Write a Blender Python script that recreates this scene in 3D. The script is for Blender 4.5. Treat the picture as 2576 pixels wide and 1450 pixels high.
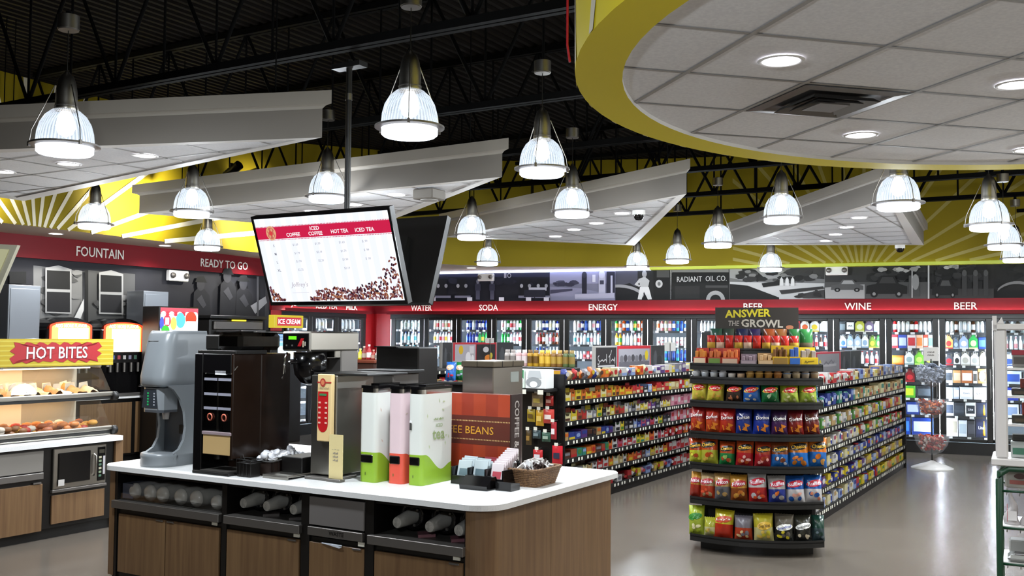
import bpy, math, random
from mathutils import Vector, Matrix
from math import sin, cos, tan, pi, radians, sqrt, atan2
for o in list(bpy.data.objects):
    bpy.data.objects.remove(o)
S = bpy.context.scene
COL = S.collection
R = random.Random(7)

# ------------------------------------------------------------------ camera, world, exposure
FPX, PITCH, ROLL, EYE = 2510.0, radians(2.75), radians(.45), 1.95
cam_d = bpy.data.cameras.new('camera')
cam_d.sensor_width = 36.0
cam_d.lens = FPX / 2576 * 36.0
cam_d.clip_end = 200
cam = bpy.data.objects.new('camera', cam_d)
COL.objects.link(cam)
FW = Vector((0, cos(PITCH), sin(PITCH)))
_u0 = Vector((0, -sin(PITCH), cos(PITCH)))
RT = Vector((1, 0, 0)) * cos(ROLL) + _u0 * sin(ROLL)
UP = _u0 * cos(ROLL) - Vector((1, 0, 0)) * sin(ROLL)
EYEP = Vector((0, 0, EYE))
cam.matrix_world = Matrix(((RT.x, UP.x, -FW.x, 0), (RT.y, UP.y, -FW.y, 0), (RT.z, UP.z, -FW.z, EYE), (0, 0, 0, 1)))
S.camera = cam
S.view_settings.view_transform = 'Standard'
S.view_settings.look = 'None'
S.view_settings.gamma = 1.0
S.view_settings.use_curve_mapping = False
S.view_settings.exposure = 0.5
wd = bpy.data.worlds.new('world')
S.world = wd
wd.use_nodes = True
wd.node_tree.nodes['Background'].inputs[0].default_value = (.8, .85, 1, 1)
wd.node_tree.nodes['Background'].inputs[1].default_value = .02
S.cycles.use_adaptive_sampling = True
S.cycles.adaptive_threshold = .03
S.cycles.max_bounces = 6
S.cycles.diffuse_bounces = 3
S.cycles.glossy_bounces = 3
S.cycles.transmission_bounces = 4
S.cycles.transparent_max_bounces = 8
S.cycles.sample_clamp_indirect = 4.0
S.cycles.caustics_reflective = False
S.cycles.caustics_refractive = False
PENDANT_W, GLOW_W, DOWN_W, COOLER_E, WASH_W, FILL_W = 150.0, 40.0, 60.0, 110.0, 420.0, 190.0     # lamp strengths

# ------------------------------------------------------------------ measuring helpers (pixels of the 2576x1450 frame -> points)
def ray(u, v):
    return FW + RT * ((u - 1288) / FPX) + UP * ((725 - v) / FPX)
def at_z(u, v, z):
    d = ray(u, v); return EYEP + d * ((z - EYE) / d.z)
def at_Y(u, v, Y):
    d = ray(u, v); return EYEP + d * (Y / d.y)
def on_pl(u, v, P, n):
    d = ray(u, v); return EYEP + d * ((P - EYEP).dot(n) / d.dot(n))
G = radians(30.5)                       # the shop's grid against the view
E1 = Vector((cos(G), -sin(G), 0)); E2 = Vector((sin(G), cos(G), 0)); EZ = Vector((0, 0, 1))
def GP(a, b, z=0.0):
    return E1 * a + E2 * b + EZ * z
def gxy(p):
    return p.dot(E1), p.dot(E2)
W1 = at_Y(1078, 800, 20.8); W1.z = 0
W2 = at_Y(2576, 800, 16.65); W2.z = 0
WD = (W2 - W1).normalized()             # along the back wall, to the right
WN = Vector((WD.y, -WD.x, 0))           # out of the back wall, into the shop
WA = atan2(WD.y, WD.x)
CN = on_pl(940, 800, W1, WN); CN.z = 0  # corner of left and back wall
def BW(s, off=0.0, z=0.0):
    return W1 + WD * s + WN * off + EZ * z
def bw_s(u, v=860):
    return (on_pl(u, v, W1, WN) - W1).dot(WD)
LEFT_A = CN.dot(E1); LEFT_B = CN.dot(E2)

# ------------------------------------------------------------------ materials
def lin(c):
    return tuple(((x / 12.92) if x <= .04045 else ((x + .055) / 1.055) ** 2.4) for x in c)
def hx(h):
    return lin((int(h[0:2], 16) / 255, int(h[2:4], 16) / 255, int(h[4:6], 16) / 255))
_mats = {}
def mat(name, h, rough=.5, metal=0.0, emit=0.0, spec=.5, ehex=None):
    if name in _mats: return _mats[name]
    m = bpy.data.materials.new(name); m.use_nodes = True
    b = m.node_tree.nodes['Principled BSDF']
    c = hx(h) if isinstance(h, str) else h
    b.inputs['Base Color'].default_value = (*c, 1)
    b.inputs['Roughness'].default_value = rough
    b.inputs['Metallic'].default_value = metal
    b.inputs['Specular IOR Level'].default_value = spec
    if emit:
        b.inputs['Emission Color'].default_value = (*(hx(ehex) if ehex else c), 1)
        b.inputs['Emission Strength'].default_value = emit
    _mats[name] = m
    return m
def col(h, rough=.45):
    return mat('paint_' + h + '_%d' % int(rough * 100), h, rough)
def nodes(m):
    nt = m.node_tree; return nt, nt.nodes, nt.links, nt.nodes['Principled BSDF']
def noise_mix(m, c1, c2, scale, stretch=(1, 1, 1), detail=4, lo=.35, hi=.65, rough=None, bump=0, coord='Object'):
    nt, N, L, b = nodes(m)
    tc = N.new('ShaderNodeTexCoord'); mp = N.new('ShaderNodeMapping'); mp.inputs['Scale'].default_value = stretch
    nz = N.new('ShaderNodeTexNoise'); nz.inputs['Scale'].default_value = scale; nz.inputs['Detail'].default_value = detail
    rp = N.new('ShaderNodeValToRGB')
    rp.color_ramp.elements[0].position = lo; rp.color_ramp.elements[1].position = hi
    rp.color_ramp.elements[0].color = (*hx(c1), 1); rp.color_ramp.elements[1].color = (*hx(c2), 1)
    L.new(tc.outputs[coord], mp.inputs[0]); L.new(mp.outputs[0], nz.inputs['Vector'])
    L.new(nz.outputs['Fac'], rp.inputs[0]); L.new(rp.outputs[0], b.inputs['Base Color'])
    if rough:
        mr = N.new('ShaderNodeMapRange'); mr.inputs[3].default_value = rough[0]; mr.inputs[4].default_value = rough[1]
        L.new(nz.outputs['Fac'], mr.inputs[0]); L.new(mr.outputs[0], b.inputs['Roughness'])
    if bump:
        bp = N.new('ShaderNodeBump'); bp.inputs['Strength'].default_value = bump; bp.inputs['Distance'].default_value = .01
        L.new(nz.outputs['Fac'], bp.inputs['Height']); L.new(bp.outputs[0], b.inputs['Normal'])
    return m
BLACK = mat('black_laminate', '0d0b0a', .35)
BLACKM = mat('black_metal', '121110', .45)
BLACKG = mat('black_gloss_plastic', '0b0a0b', .15)
DKBROWN = mat('dark_brown_panel', '1d120c', .22)
STEEL = mat('brushed_steel', 'a8a49c', .32, 1.0)
STEELD = mat('dull_steel', '77736f', .45, .8)
CHROME = mat('chrome', 'd8d8d8', .12, 1.0)
WHITE = mat('white_plastic', 'dcdad6', .4)
WHITEG = mat('white_enamel', 'd4d2d0', .3)
CREAM = mat('cream_panel', 'd8bf8e', .5)
RED = mat('red_fascia', '720c16', .5, spec=.2)
REDB = mat('red_wall', 'b3121c', .4)
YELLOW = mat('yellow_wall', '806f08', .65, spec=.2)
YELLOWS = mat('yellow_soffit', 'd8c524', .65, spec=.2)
RAYD = mat('faded_sunray', '94863c', .55)
RAYW = mat('sunray_white', 'd6cdb4', .55)
CLOUD = mat('cloud_face_taupe', '68625a', .6)
CROWN = mat('cloud_crown_grey', '837c72', .6)
SOFT = mat('cloud_border_white', 'd6d1cb', .6)
TILE = noise_mix(mat('ceiling_tile', 'e6e5e6', .85), 'dfdee0', 'eae9ea', 60)
TBAR = mat('ceiling_grid_bar', '9d9994', .6)
QUARTZ = noise_mix(mat('white_quartz', 'e2e2e2', .25), 'bdbcba', 'e4e4e3', 260, lo=.3, hi=.42)
WOOD = mat('oak_laminate', '8a6a45', .42)
noise_mix(WOOD, '614730', '7d6142', 3.5, (9, 9, .4), detail=6, lo=.25, hi=.78)
FLOORM = mat('polished_concrete', '7c746a', .24, spec=.35)
noise_mix(FLOORM, '544d45', '635b52', .7, detail=3, lo=.2, hi=.8)
DECK = mat('dark_roof_deck', '110d0a', .8, spec=.1)
TRUSS = mat('black_joist', '040404', .8, spec=.1)
WALLM = mat('beige_wall', 'b7ad9c', .7)
LAMP = mat('lamp_white', 'ffffff', .5, 0, 12.0, ehex='f4f7ff')
LENSB = mat('pendant_lens_band', 'dfe8f4', .2, 0, 1.6, ehex='eef4ff')
DOWNL = mat('downlight_lens', 'ffffff', .5, 0, 5.0, ehex='f6f4ff')
COOLL = mat('cooler_light', 'ffffff', .5, 0, COOLER_E, ehex='e6f0ff')
LINER = mat('cooler_liner', '79828a', .5)
LETTER = mat('sign_letter_white', 'd9d4cc', .4)
def glass(name, tint=(1, 1, 1), refl=.1, rough=.02):
    m = bpy.data.materials.new(name); m.use_nodes = True
    nt = m.node_tree; N = nt.nodes; L = nt.links; N.remove(N['Principled BSDF'])
    t = N.new('ShaderNodeBsdfTransparent'); t.inputs[0].default_value = (*tint, 1)
    g = N.new('ShaderNodeBsdfGlossy'); g.inputs['Roughness'].default_value = rough
    lw = N.new('ShaderNodeLayerWeight'); lw.inputs[0].default_value = .25
    mr = N.new('ShaderNodeMapRange'); mr.inputs[3].default_value = refl * .4; mr.inputs[4].default_value = min(1, refl * 5)
    mx = N.new('ShaderNodeMixShader')
    L.new(lw.outputs['Facing'], mr.inputs[0]); L.new(mr.outputs[0], mx.inputs[0])
    L.new(t.outputs[0], mx.inputs[1]); L.new(g.outputs[0], mx.inputs[2]); L.new(mx.outputs[0], N['Material Output'].inputs[0])
    return m
GLASS = glass('clear_pane', (.95, .97, .97), .07)
ACRYL = glass('clear_acrylic', (.86, .86, .86), .1, .08)
SMOKE = glass('smoked_plastic', (.22, .2, .17), .12, .06)
def cloudy(name, h, mixv, rough=.3):
    m = bpy.data.materials.new(name); m.use_nodes = True
    nt, N, L, b = nodes(m)
    b.inputs['Base Color'].default_value = (*hx(h), 1); b.inputs['Roughness'].default_value = rough
    t = N.new('ShaderNodeBsdfTransparent'); mx = N.new('ShaderNodeMixShader'); mx.inputs[0].default_value = mixv
    L.new(t.outputs[0], mx.inputs[1]); L.new(b.outputs[0], mx.inputs[2]); L.new(mx.outputs[0], N['Material Output'].inputs[0])
    return m
CUPM = cloudy('clear_cup_plastic', 'dcd8d0', .34)
CUPB = cloudy('lit_cup_base_plastic', 'dcd8d0', .75)  # same cup plastic, made more opaque so the front discs look lit
BOWLM = cloudy('clear_bowl_plastic', 'cfd2d6', .22, .1)
def dome_mat():
    m = bpy.data.materials.new('prismatic_glass'); m.use_nodes = True
    nt, N, L, b = nodes(m)
    tc = N.new('ShaderNodeTexCoord'); sx = N.new('ShaderNodeSeparateXYZ'); L.new(tc.outputs['Object'], sx.inputs[0])
    at = N.new('ShaderNodeMath'); at.operation = 'ARCTAN2'; L.new(sx.outputs[1], at.inputs[0]); L.new(sx.outputs[0], at.inputs[1])
    ml = N.new('ShaderNodeMath'); ml.operation = 'MULTIPLY'; ml.inputs[1].default_value = 46; L.new(at.outputs[0], ml.inputs[0])
    sn = N.new('ShaderNodeMath'); sn.operation = 'SINE'; L.new(ml.outputs[0], sn.inputs[0])
    mr = N.new('ShaderNodeMapRange'); mr.inputs[1].default_value = -1; mr.inputs[3].default_value = .16; mr.inputs[4].default_value = .62
    L.new(sn.outputs[0], mr.inputs[0])
    b.inputs['Base Color'].default_value = (.10, .115, .13, 1); b.inputs['Roughness'].default_value = .1
    b.inputs['Emission Color'].default_value = (.80, .85, .93, 1)
    L.new(mr.outputs[0], b.inputs['Emission Strength'])
    t = N.new('ShaderNodeBsdfTransparent'); mx = N.new('ShaderNodeMixShader')
    m2 = N.new('ShaderNodeMapRange'); m2.inputs[1].default_value = -1; m2.inputs[3].default_value = .45; m2.inputs[4].default_value = .72
    L.new(sn.outputs[0], m2.inputs[0]); L.new(m2.outputs[0], mx.inputs[0])
    L.new(t.outputs[0], mx.inputs[1]); L.new(b.outputs[0], mx.inputs[2]); L.new(mx.outputs[0], N['Material Output'].inputs[0])
    return m
DOME = dome_mat()

# ------------------------------------------------------------------ mesh builder
_tcache = {}
def text_geo(s, bold=0.0, extrude=0.0):
    k = (s, bold, extrude)
    if k in _tcache: return _tcache[k]
    cu = bpy.data.curves.new('t', 'FONT'); cu.body = s; cu.size = 1; cu.offset = bold; cu.extrude = extrude; cu.resolution_u = 2
    ob = bpy.data.objects.new('t', cu); COL.objects.link(ob)
    me = bpy.data.meshes.new_from_object(ob)
    vs = [v.co.copy() for v in me.vertices]; fs = [tuple(p.vertices) for p in me.polygons]
    bpy.data.objects.remove(ob); bpy.data.curves.remove(cu); bpy.data.meshes.remove(me)
    xs = [v.x for v in vs]; ys = [v.y for v in vs]
    _tcache[k] = (vs, fs, min(xs), max(xs), min(ys), max(ys))
    return _tcache[k]

class MB:
    def __init__(s):
        s.v = []; s.f = []; s.mi = []; s.mats = []; s.sm = []
        s.X = Matrix.Identity(4)
    def _m(s, m):
        if m not in s.mats: s.mats.append(m)
        return s.mats.index(m)
    def add(s, vs, fs, m, smooth=False):
        o = len(s.v); i = s._m(m)
        s.v += [s.X @ Vector(p) for p in vs]
        for f in fs:
            s.f.append(tuple(o + k for k in f)); s.mi.append(i); s.sm.append(smooth)
        return s
    def poly(s, pts, m):
        return s.add(pts, [tuple(range(len(pts)))], m)
    def box(s, x0, x1, y0, y1, z0, z1, m, c=0.0):
        if x0 > x1: x0, x1 = x1, x0
        if y0 > y1: y0, y1 = y1, y0
        if z0 > z1: z0, z1 = z1, z0
        c = min(c, (x1 - x0) * .45, (y1 - y0) * .45, (z1 - z0) * .45)
        if c <= 0:
            vs = [(x, y, z) for z in (z0, z1) for y in (y0, y1) for x in (x0, x1)]
            return s.add(vs, [(0, 2, 3, 1), (4, 5, 7, 6), (0, 1, 5, 4), (2, 6, 7, 3), (0, 4, 6, 2), (1, 3, 7, 5)], m)
        vs = []; idx = {}
        for ix, (X, sx) in enumerate(((x0, 1), (x1, -1))):
            for iy, (Y, sy) in enumerate(((y0, 1), (y1, -1))):
                for iz, (Z, sz) in enumerate(((z0, 1), (z1, -1))):
                    for ax in range(3):
                        p = [X + sx * c, Y + sy * c, Z + sz * c]; p[ax] = (X, Y, Z)[ax]
                        idx[ix, iy, iz, ax] = len(vs); vs.append(p)
        fs = []
        for ax in range(3):
            for k in (0, 1):
                o = [a for a in range(3) if a != ax]; q = []
                for a, b in ((0, 0), (1, 0), (1, 1), (0, 1)):
                    t = [0, 0, 0]; t[ax] = k; t[o[0]] = a; t[o[1]] = b; q.append(idx[t[0], t[1], t[2], ax])
                flip = (ax == 1) != (k == 0)
                fs.append(tuple(reversed(q)) if flip else tuple(q))
        for ax in range(3):
            o = [a for a in range(3) if a != ax]
            for a in (0, 1):
                for b in (0, 1):
                    t0 = [0, 0, 0]; t0[o[0]] = a; t0[o[1]] = b; t1 = list(t0); t1[ax] = 1
                    q = (idx[(*t0, o[0])], idx[(*t1, o[0])], idx[(*t1, o[1])], idx[(*t0, o[1])])
                    fs.append(q)
        for ix in (0, 1):
            for iy in (0, 1):
                for iz in (0, 1):
                    fs.append((idx[ix, iy, iz, 0], idx[ix, iy, iz, 1], idx[ix, iy, iz, 2]))
        return s.add(vs, fs, m)
    def prism(s, pts, z0, z1, m, axis='z', cap=None, smooth=False):
        n = len(pts)
        def P(a, b, h): return {'z': (a, b, h), 'y': (a, h, b), 'x': (h, a, b)}[axis]
        vs = [P(a, b, z0) for a, b in pts] + [P(a, b, z1) for a, b in pts]
        s.add(vs, [(i, (i + 1) % n, n + (i + 1) % n, n + i) for i in range(n)], m, smooth)
        s.add(vs, [tuple(reversed(range(n))), tuple(range(n, 2 * n))], cap or m)
        return s
    def lathe(s, prof, n, m, at=(0, 0, 0), smooth=True, axis='z', a0=0.0, a1=2 * pi, scale=(1, 1)):
        full = abs(a1 - a0 - 2 * pi) < 1e-6; k = n if full else n + 1; vs = []
        for r, z in prof:
            for i in range(k):
                a = a0 + (a1 - a0) * i / n
                x, y = r * cos(a) * scale[0], r * sin(a) * scale[1]
                p = {'z': (x, y, z), 'y': (x, z, y), 'x': (z, x, y)}[axis]
                vs.append((p[0] + at[0], p[1] + at[1], p[2] + at[2]))
        fs = []
        for j in range(len(prof) - 1):
            for i in range(n):
                a, b = j * k + i, j * k + (i + 1) % k
                fs.append((a, b, b + k, a + k))
        return s.add(vs, fs, m, smooth)
    def cyl(s, r, z0, z1, m, at=(0, 0, 0), n=20, axis='z', scale=(1, 1)):
        e = .0005
        return s.lathe([(0, z0), (r, z0)], n, m, at, False, axis, scale=scale).lathe([(r, z0), (r, z1)], n, m, at, True, axis, scale=scale).lathe([(r, z1), (0, z1)], n, m, at, False, axis, scale=scale)
    def tube(s, pts, r, m, n=6, closed=False):
        pts = [Vector(p) for p in pts]; vs = []; N = len(pts)
        for i, p in enumerate(pts):
            a = pts[(i - 1) % N] if closed or i else p; b = pts[(i + 1) % N] if closed or i < N - 1 else p
            t = (b - a).normalized()
            q = Vector((0, 0, 1)) if abs(t.z) < .9 else Vector((1, 0, 0))
            x = t.cross(q).normalized(); y = t.cross(x)
            vs += [p + x * (r * cos(2 * pi * k / n)) + y * (r * sin(2 * pi * k / n)) for k in range(n)]
        fs = []
        for i in range(N if closed else N - 1):
            j = (i + 1) % N
            fs += [(i * n + k, i * n + (k + 1) % n, j * n + (k + 1) % n, j * n + k) for k in range(n)]
        s.add(vs, fs, m, True)
        if not closed:
            s.add(vs[:n], [tuple(range(n))], m); s.add(vs[-n:], [tuple(range(n))], m)
        return s
    def grid(s, fn, nu, nv, m, smooth=True, mf=None):
        vs = [fn(i / nu, j / nv) for j in range(nv + 1) for i in range(nu + 1)]
        w = nu + 1
        if mf is None:
            return s.add(vs, [(j * w + i, j * w + i + 1, (j + 1) * w + i + 1, (j + 1) * w + i) for j in range(nv) for i in range(nu)], m, smooth)
        o = len(s.v); s.v += [s.X @ Vector(p) for p in vs]
        for j in range(nv):
            for i in range(nu):
                s.f.append((o + j * w + i, o + j * w + i + 1, o + (j + 1) * w + i + 1, o + (j + 1) * w + i))
                s.mi.append(s._m(mf((i + .5) / nu, (j + .5) / nv))); s.sm.append(smooth)
        return s
    def text(s, t, P, X, Y, h, m, w=None, bold=0.0, ex=0.0, off=0.0, warp=None):
        vs, fs, x0, x1, y0, y1 = text_geo(t, bold, ex)
        X = Vector(X); Y = Vector(Y); Z = X.cross(Y); P = Vector(P)
        sy = h / (y1 - y0); sx = (w / (x1 - x0)) if w else sy
        out = []
        for v in vs:
            a = (v.x - (x0 + x1) / 2) * sx; b = (v.y - (y0 + y1) / 2) * sy
            p = P + X * a + Y * b + Z * (v.z * sy + off)
            out.append(warp(a, b, p) if warp else p)
        return s.add(out, fs, m)
    def marks(s, P, X, Y, w, h, m, n=7, off=.001):
        """a line of unreadable small print"""
        P = Vector(P); X = Vector(X); Y = Vector(Y); P = P + X.cross(Y) * off; x = -w / 2
        for k in range(n):
            a = w / n * (.55 + .3 * ((k * 7) % 3) / 2); q = P + X * x; hh = h * (.7 + .3 * ((k * 5) % 2))
            s.poly([q - Y * h / 2, q + X * a - Y * h / 2, q + X * a + Y * (hh - h / 2), q + Y * (hh - h / 2)], m); x += w / n
        return s
    def stroke(s, pts, r, m):
        """flat brush stroke through points"""
        pts = [Vector(p) for p in pts]
        for a, b in zip(pts, pts[1:]):
            d = (b - a).normalized(); n = d.cross(Vector((0, 1, 0))).normalized() * r
            s.poly([a - n, b - n, b + n, a + n], m)
        return s
    def disc(s, P, X, Y, rx, ry, m, n=14):
        P = Vector(P); X = Vector(X); Y = Vector(Y)
        return s.poly([P + X * (rx * cos(2 * pi * k / n)) + Y * (ry * sin(2 * pi * k / n)) for k in range(n)], m)
    def mesh(s, name):
        me = bpy.data.meshes.new(name); me.from_pydata([tuple(v) for v in s.v], [], s.f)
        for m in s.mats: me.materials.append(m)
        me.polygons.foreach_set('material_index', s.mi)
        me.polygons.foreach_set('use_smooth', s.sm)
        me.validate(); me.update()
        return me
    def build(s, name, parent=None, loc=(0, 0, 0), rz=0.0):
        o = bpy.data.objects.new(name, s.mesh(name)); COL.objects.link(o)
        o.location = loc; o.rotation_euler = (0, 0, rz)
        if parent: o.parent = parent
        return o
def tag(o, label, cat, group=None, kind=None):
    o['label'] = label; o['category'] = cat
    if group: o['group'] = group
    if kind: o['kind'] = kind
    return o
def thing(name, label, cat, loc=(0, 0, 0), rz=0.0, group=None):
    o = bpy.data.objects.new(name, None); COL.objects.link(o)
    o.empty_display_size = .05
    o.location = loc; o.rotation_euler = (0, 0, rz)
    return tag(o, label, cat, group)
def struct(o, label=None):
    o['kind'] = 'structure'
    if label: o['label'] = label
    return o
def kids(o, _c={}):
    return [c for c in o.children]
def dup(o, loc=None, rz=None, label=None, group=None, parent=None):
    r = o.copy(); COL.objects.link(r)
    if parent is not None: r.parent = parent
    if loc is not None: r.location = loc
    if rz is not None: r.rotation_euler = (r.rotation_euler[0], r.rotation_euler[1], rz)
    if label: r['label'] = label
    if group: r['group'] = group
    for ch in o.children: dup(ch, parent=r)
    return r
def lamp(kind, name, loc, power, color=(1, 1, 1), parent=None, aim=(0, 0, -1), size=.1, spot=None, blend=.6):
    l = bpy.data.lights.new(name, kind); l.energy = power; l.color = color
    o = bpy.data.objects.new(name, l); COL.objects.link(o); o.location = loc
    o.rotation_euler = Vector(aim).to_track_quat('-Z', 'Y').to_euler()
    if kind == 'AREA': l.shape = 'DISK'; l.size = size
    else: l.shadow_soft_size = size
    if spot: l.spot_size = spot; l.spot_blend = blend
    if parent: o.parent = parent
    return o
ORD = ['first', 'second', 'third', 'fourth', 'fifth', 'sixth', 'seventh', 'eighth', 'ninth', 'tenth', 'eleventh', 'twelfth', 'thirteenth', 'fourteenth', 'fifteenth', 'sixteenth', 'seventeenth', 'eighteenth', 'nineteenth', 'twentieth']
ORD += ['twenty-' + o for o in ORD[:9]] + ['thirtieth'] + ['thirty-' + o for o in ORD[:9]] + ['fortieth'] + ['forty-' + o for o in ORD[:9]] + ['fiftieth'] + ['fifty-' + o for o in ORD[:9]]
RG = -G
# ------------------------------------------------------------------ room shell
LN = E1.copy()                                      # out of the left wall
def LW(s, off=0.0, z=0.0):                          # s metres from the corner towards the camera
    return CN - E2 * s + LN * off + EZ * z
DECK_Z, CHORD_Z = 5.3, 4.1
pA = CN - E2 * 27; pB = CN.copy(); pC = BW(14.0); pD = pC - E2 * 26
fm = MB(); fm.poly([pA + EZ * 0, pD, pC, pB], FLOORM)
struct(fm.build('floor'))
def wall_box(name, a, b, n, z0, z1, m, t=.15, mb=None):
    mb = mb or MB(); o = n * -t
    q = [a, b, b + o, a + o]
    vs = [p + EZ * z0 for p in q] + [p + EZ * z1 for p in q]
    mb.add(vs, [(0, 1, 5, 4), (1, 2, 6, 5), (2, 3, 7, 6), (3, 0, 4, 7), (4, 5, 6, 7), (3, 2, 1, 0)], m)
    return mb
sj0, sj1 = .30, 2.80                                # juice coolers in the left wall, metres from the corner
WL = mat('dark_mural_wall', '2a282b', .5)
wl = wall_box('w', pA, CN - E2 * sj1, LN, 0, DECK_Z, WL)
wall_box('w', CN - E2 * sj0, CN.copy(), LN, 0, DECK_Z, WL, mb=wl)
wall_box('w', CN - E2 * sj1, CN - E2 * sj0, LN, 2.38, DECK_Z, WL, mb=wl)
struct(wl.build('wall_left'))
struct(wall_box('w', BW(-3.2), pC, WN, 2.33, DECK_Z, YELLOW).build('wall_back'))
struct(wall_box('w', pC, pD, -E1, 0, DECK_Z, WALLM).build('wall_right'))
struct(wall_box('w', pD, pA, (pC - pD).normalized(), 0, DECK_Z, WALLM).build('wall_front'))
# red plain walls round the inner corner
mb = MB()
s985 = bw_s(983)
q0 = CN + WN * .02
for a, b in ((BW(bw_s(940), .03), BW(s985, .03)),):
    mb.poly([a, b, b + EZ * 2.66, a + EZ * 2.66], REDB)
    c = BW(s985, -1.0); mb.poly([b, c, c + EZ * 2.66, b + EZ * 2.66], REDB)
for a, b in ((0.0, sj0), (sj1, 3.1)):
    p, q = LW(a, .03), LW(b, .03)
    mb.poly([p, q, q + EZ * 2.66, p + EZ * 2.66], REDB)
struct(mb.build('trim_1'))
# corrugated roof deck
a0, a1 = LEFT_A - .1, pC.dot(E1) + .4
b0, b1 = LEFT_B - 27, LEFT_B + 1.5
mb = MB(); p = .13; x = a0; vs = []
while x < a1:
    for dx, dz in ((0, 0), (.05, 0), (.065, .04), (.115, .04)):
        vs += [GP(x + dx, b0, DECK_Z + dz), GP(x + dx, b1, DECK_Z + dz)]
    x += p
n = len(vs) // 2
mb.add(vs, [(2 * i, 2 * i + 1, 2 * i + 3, 2 * i + 2) for i in range(n - 1)], DECK)
struct(mb.build('ceiling'))
# joists: trusses along E1
def truss(e2, lo, hi, z0, z1, step):
    t = thing('roof_joist', 'black open web steel joist', 'joist', GP((lo + hi) / 2, e2, z0), RG)
    L = (hi - lo) / 2
    for z in (0, z1 - z0):
        c = MB(); c.box(-L, L, -.06, -.01, z - .03, z + .03, TRUSS); c.box(-L, L, .01, .06, z - .03, z + .03, TRUSS)
        c.build('chord', t)
    w = MB(); x = -L; k = 0; h = z1 - z0
    while x < L - step:
        w.tube([(x, 0, 0 if k % 2 else h), (x + step, 0, h if k % 2 else 0)], .022, TRUSS, 4)
        w.tube([(x + step, 0, 0), (x + step, 0, h)], .014, TRUSS, 4)
        x += step; k += 1
    w.build('web', t)
    return t
tr0 = gxy(at_z(815, 125, CHORD_Z))[1]; tr1 = gxy(at_z(1278, 259, CHORD_Z))[1]
TRS = [tr0 - (tr1 - tr0), tr0, tr1] + [tr1 + (tr1 - tr0) * k for k in range(1, 9)]
TRS = [b for b in TRS if b < 20.5]
for i, b in enumerate(TRS):
    lo = max(LEFT_A + 1.6, (W1 - GP(0, b)).dot(WN) / E1.dot(WN) + .6)
    j = truss(b, lo, 7.2, CHORD_Z, DECK_Z - .05, .62)
    j['label'] = 'black open web steel joist, %s from the camera, under the dark roof deck' % ORD[i]
    j['group'] = 'roof joists'

# ------------------------------------------------------------------ yellow bulkhead with its soffit
SZL, SZR = 3.35, 3.27
bl = [at_z(-420, 512, SZL), at_z(0, 560, SZL), at_z(640, 635, SZL)]
br = [at_z(1090, 664, SZR), at_z(1250, 671, SZR)]
tail = [BW(bw_s(1450), .75, SZR), BW(bw_s(1700), .3, SZR), BW(bw_s(1850), .16, SZR), BW(13.9, .16, SZR)]
line = bl + br + tail
mb = MB()
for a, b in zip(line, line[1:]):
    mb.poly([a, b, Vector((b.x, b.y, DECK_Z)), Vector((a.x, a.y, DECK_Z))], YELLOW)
LEDGE = mat('lit_ledge', 'c3cf3e', .5)  # yellow bulkhead lip; the tube's glow is put into this lime colour
lo_, hi_ = BW(bw_s(1640), .2, SZR - .05), BW(13.9, .2, SZR - .05)
mb.poly([lo_, hi_, hi_ + EZ * .055, lo_ + EZ * .055], LEDGE)
mb.poly([lo_, hi_, hi_ - WN * .2, lo_ - WN * .2], LEDGE)
def rays(mb, P, X, z0, z1, t0, t1, angs, w0, N, RM=RAYW):
    for a in angs:
        a = radians(a); d = X * cos(a) + EZ * sin(a); sd = X * -sin(a) + EZ * cos(a)
        r0 = max((z0 - P.z) / sin(a), .3)
        r1 = (z1 - P.z) / sin(a)
        if cos(a) > 0: r1 = min(r1, t1 / cos(a))
        if cos(a) < 0: r1 = min(r1, t0 / cos(a))
        if r1 <= r0 + .1: continue
        wa, wb = w0 * (.5 + .10 * r0), w0 * (.5 + .10 * r1)
        o = N * .002
        mb.poly([P + d * r0 - sd * wa + o, P + d * r1 - sd * wb + o, P + d * r1 + sd * wb + o, P + d * r0 + sd * wa + o], RM)
cR = BW(bw_s(2168), .16, SZR - .35)
rays(mb, cR, WD, SZR + .02, DECK_Z, -5.0, 4.6, [12, 17, 24, 33, 44, 56, 68, 78, 88, 98, 108, 118, 129, 139, 148, 156, 163, 168], .04, WN, RAYD)
lx = (bl[2] - bl[0]); lx.z = 0; LXD = lx.normalized(); LBN = Vector((LXD.y, -LXD.x, 0))
if LBN.dot(E1) < 0: LBN = -LBN
cL = bl[1] + LXD * ((on_pl(92, 600, bl[1], LBN) - bl[1]).dot(LXD)); cL.z = SZL - .35
rays(mb, cL, LXD, SZL + .005, DECK_Z, -3.6, 6.0, [9, 14, 22, 36, 48, 60, 72, 84, 96, 108, 120, 132, 145, 158, 168], .045, LBN)
struct(mb.build('trim_2'))
SOF = mat('soffit_beige', 'c9bba6', .6)
mb = MB()
def wallfoot(p):          # nearest wall point behind a bulkhead point
    a = CN - E2 * ((CN - p).dot(E2)); a.z = p.z
    return a
wl_pts = [wallfoot(q) for q in bl]
cz = Vector((CN.x, CN.y, SZL))
for i in range(2):
    mb.poly([bl[i], bl[i + 1], wl_pts[i + 1], wl_pts[i]], SOF)
mb.poly([bl[2], br[0], Vector((CN.x, CN.y, SZR)), wl_pts[2]], SOF)
bpts = br + tail[:3]
ws = [Vector((CN.x, CN.y, SZR))] + [BW((q - W1).dot(WD), .01, SZR) for q in bpts[1:]]
for i in range(len(bpts) - 1):
    mb.poly([bpts[i], bpts[i + 1], ws[i + 1], ws[i]], SOF)
struct(mb.build('trim_3'))
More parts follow.
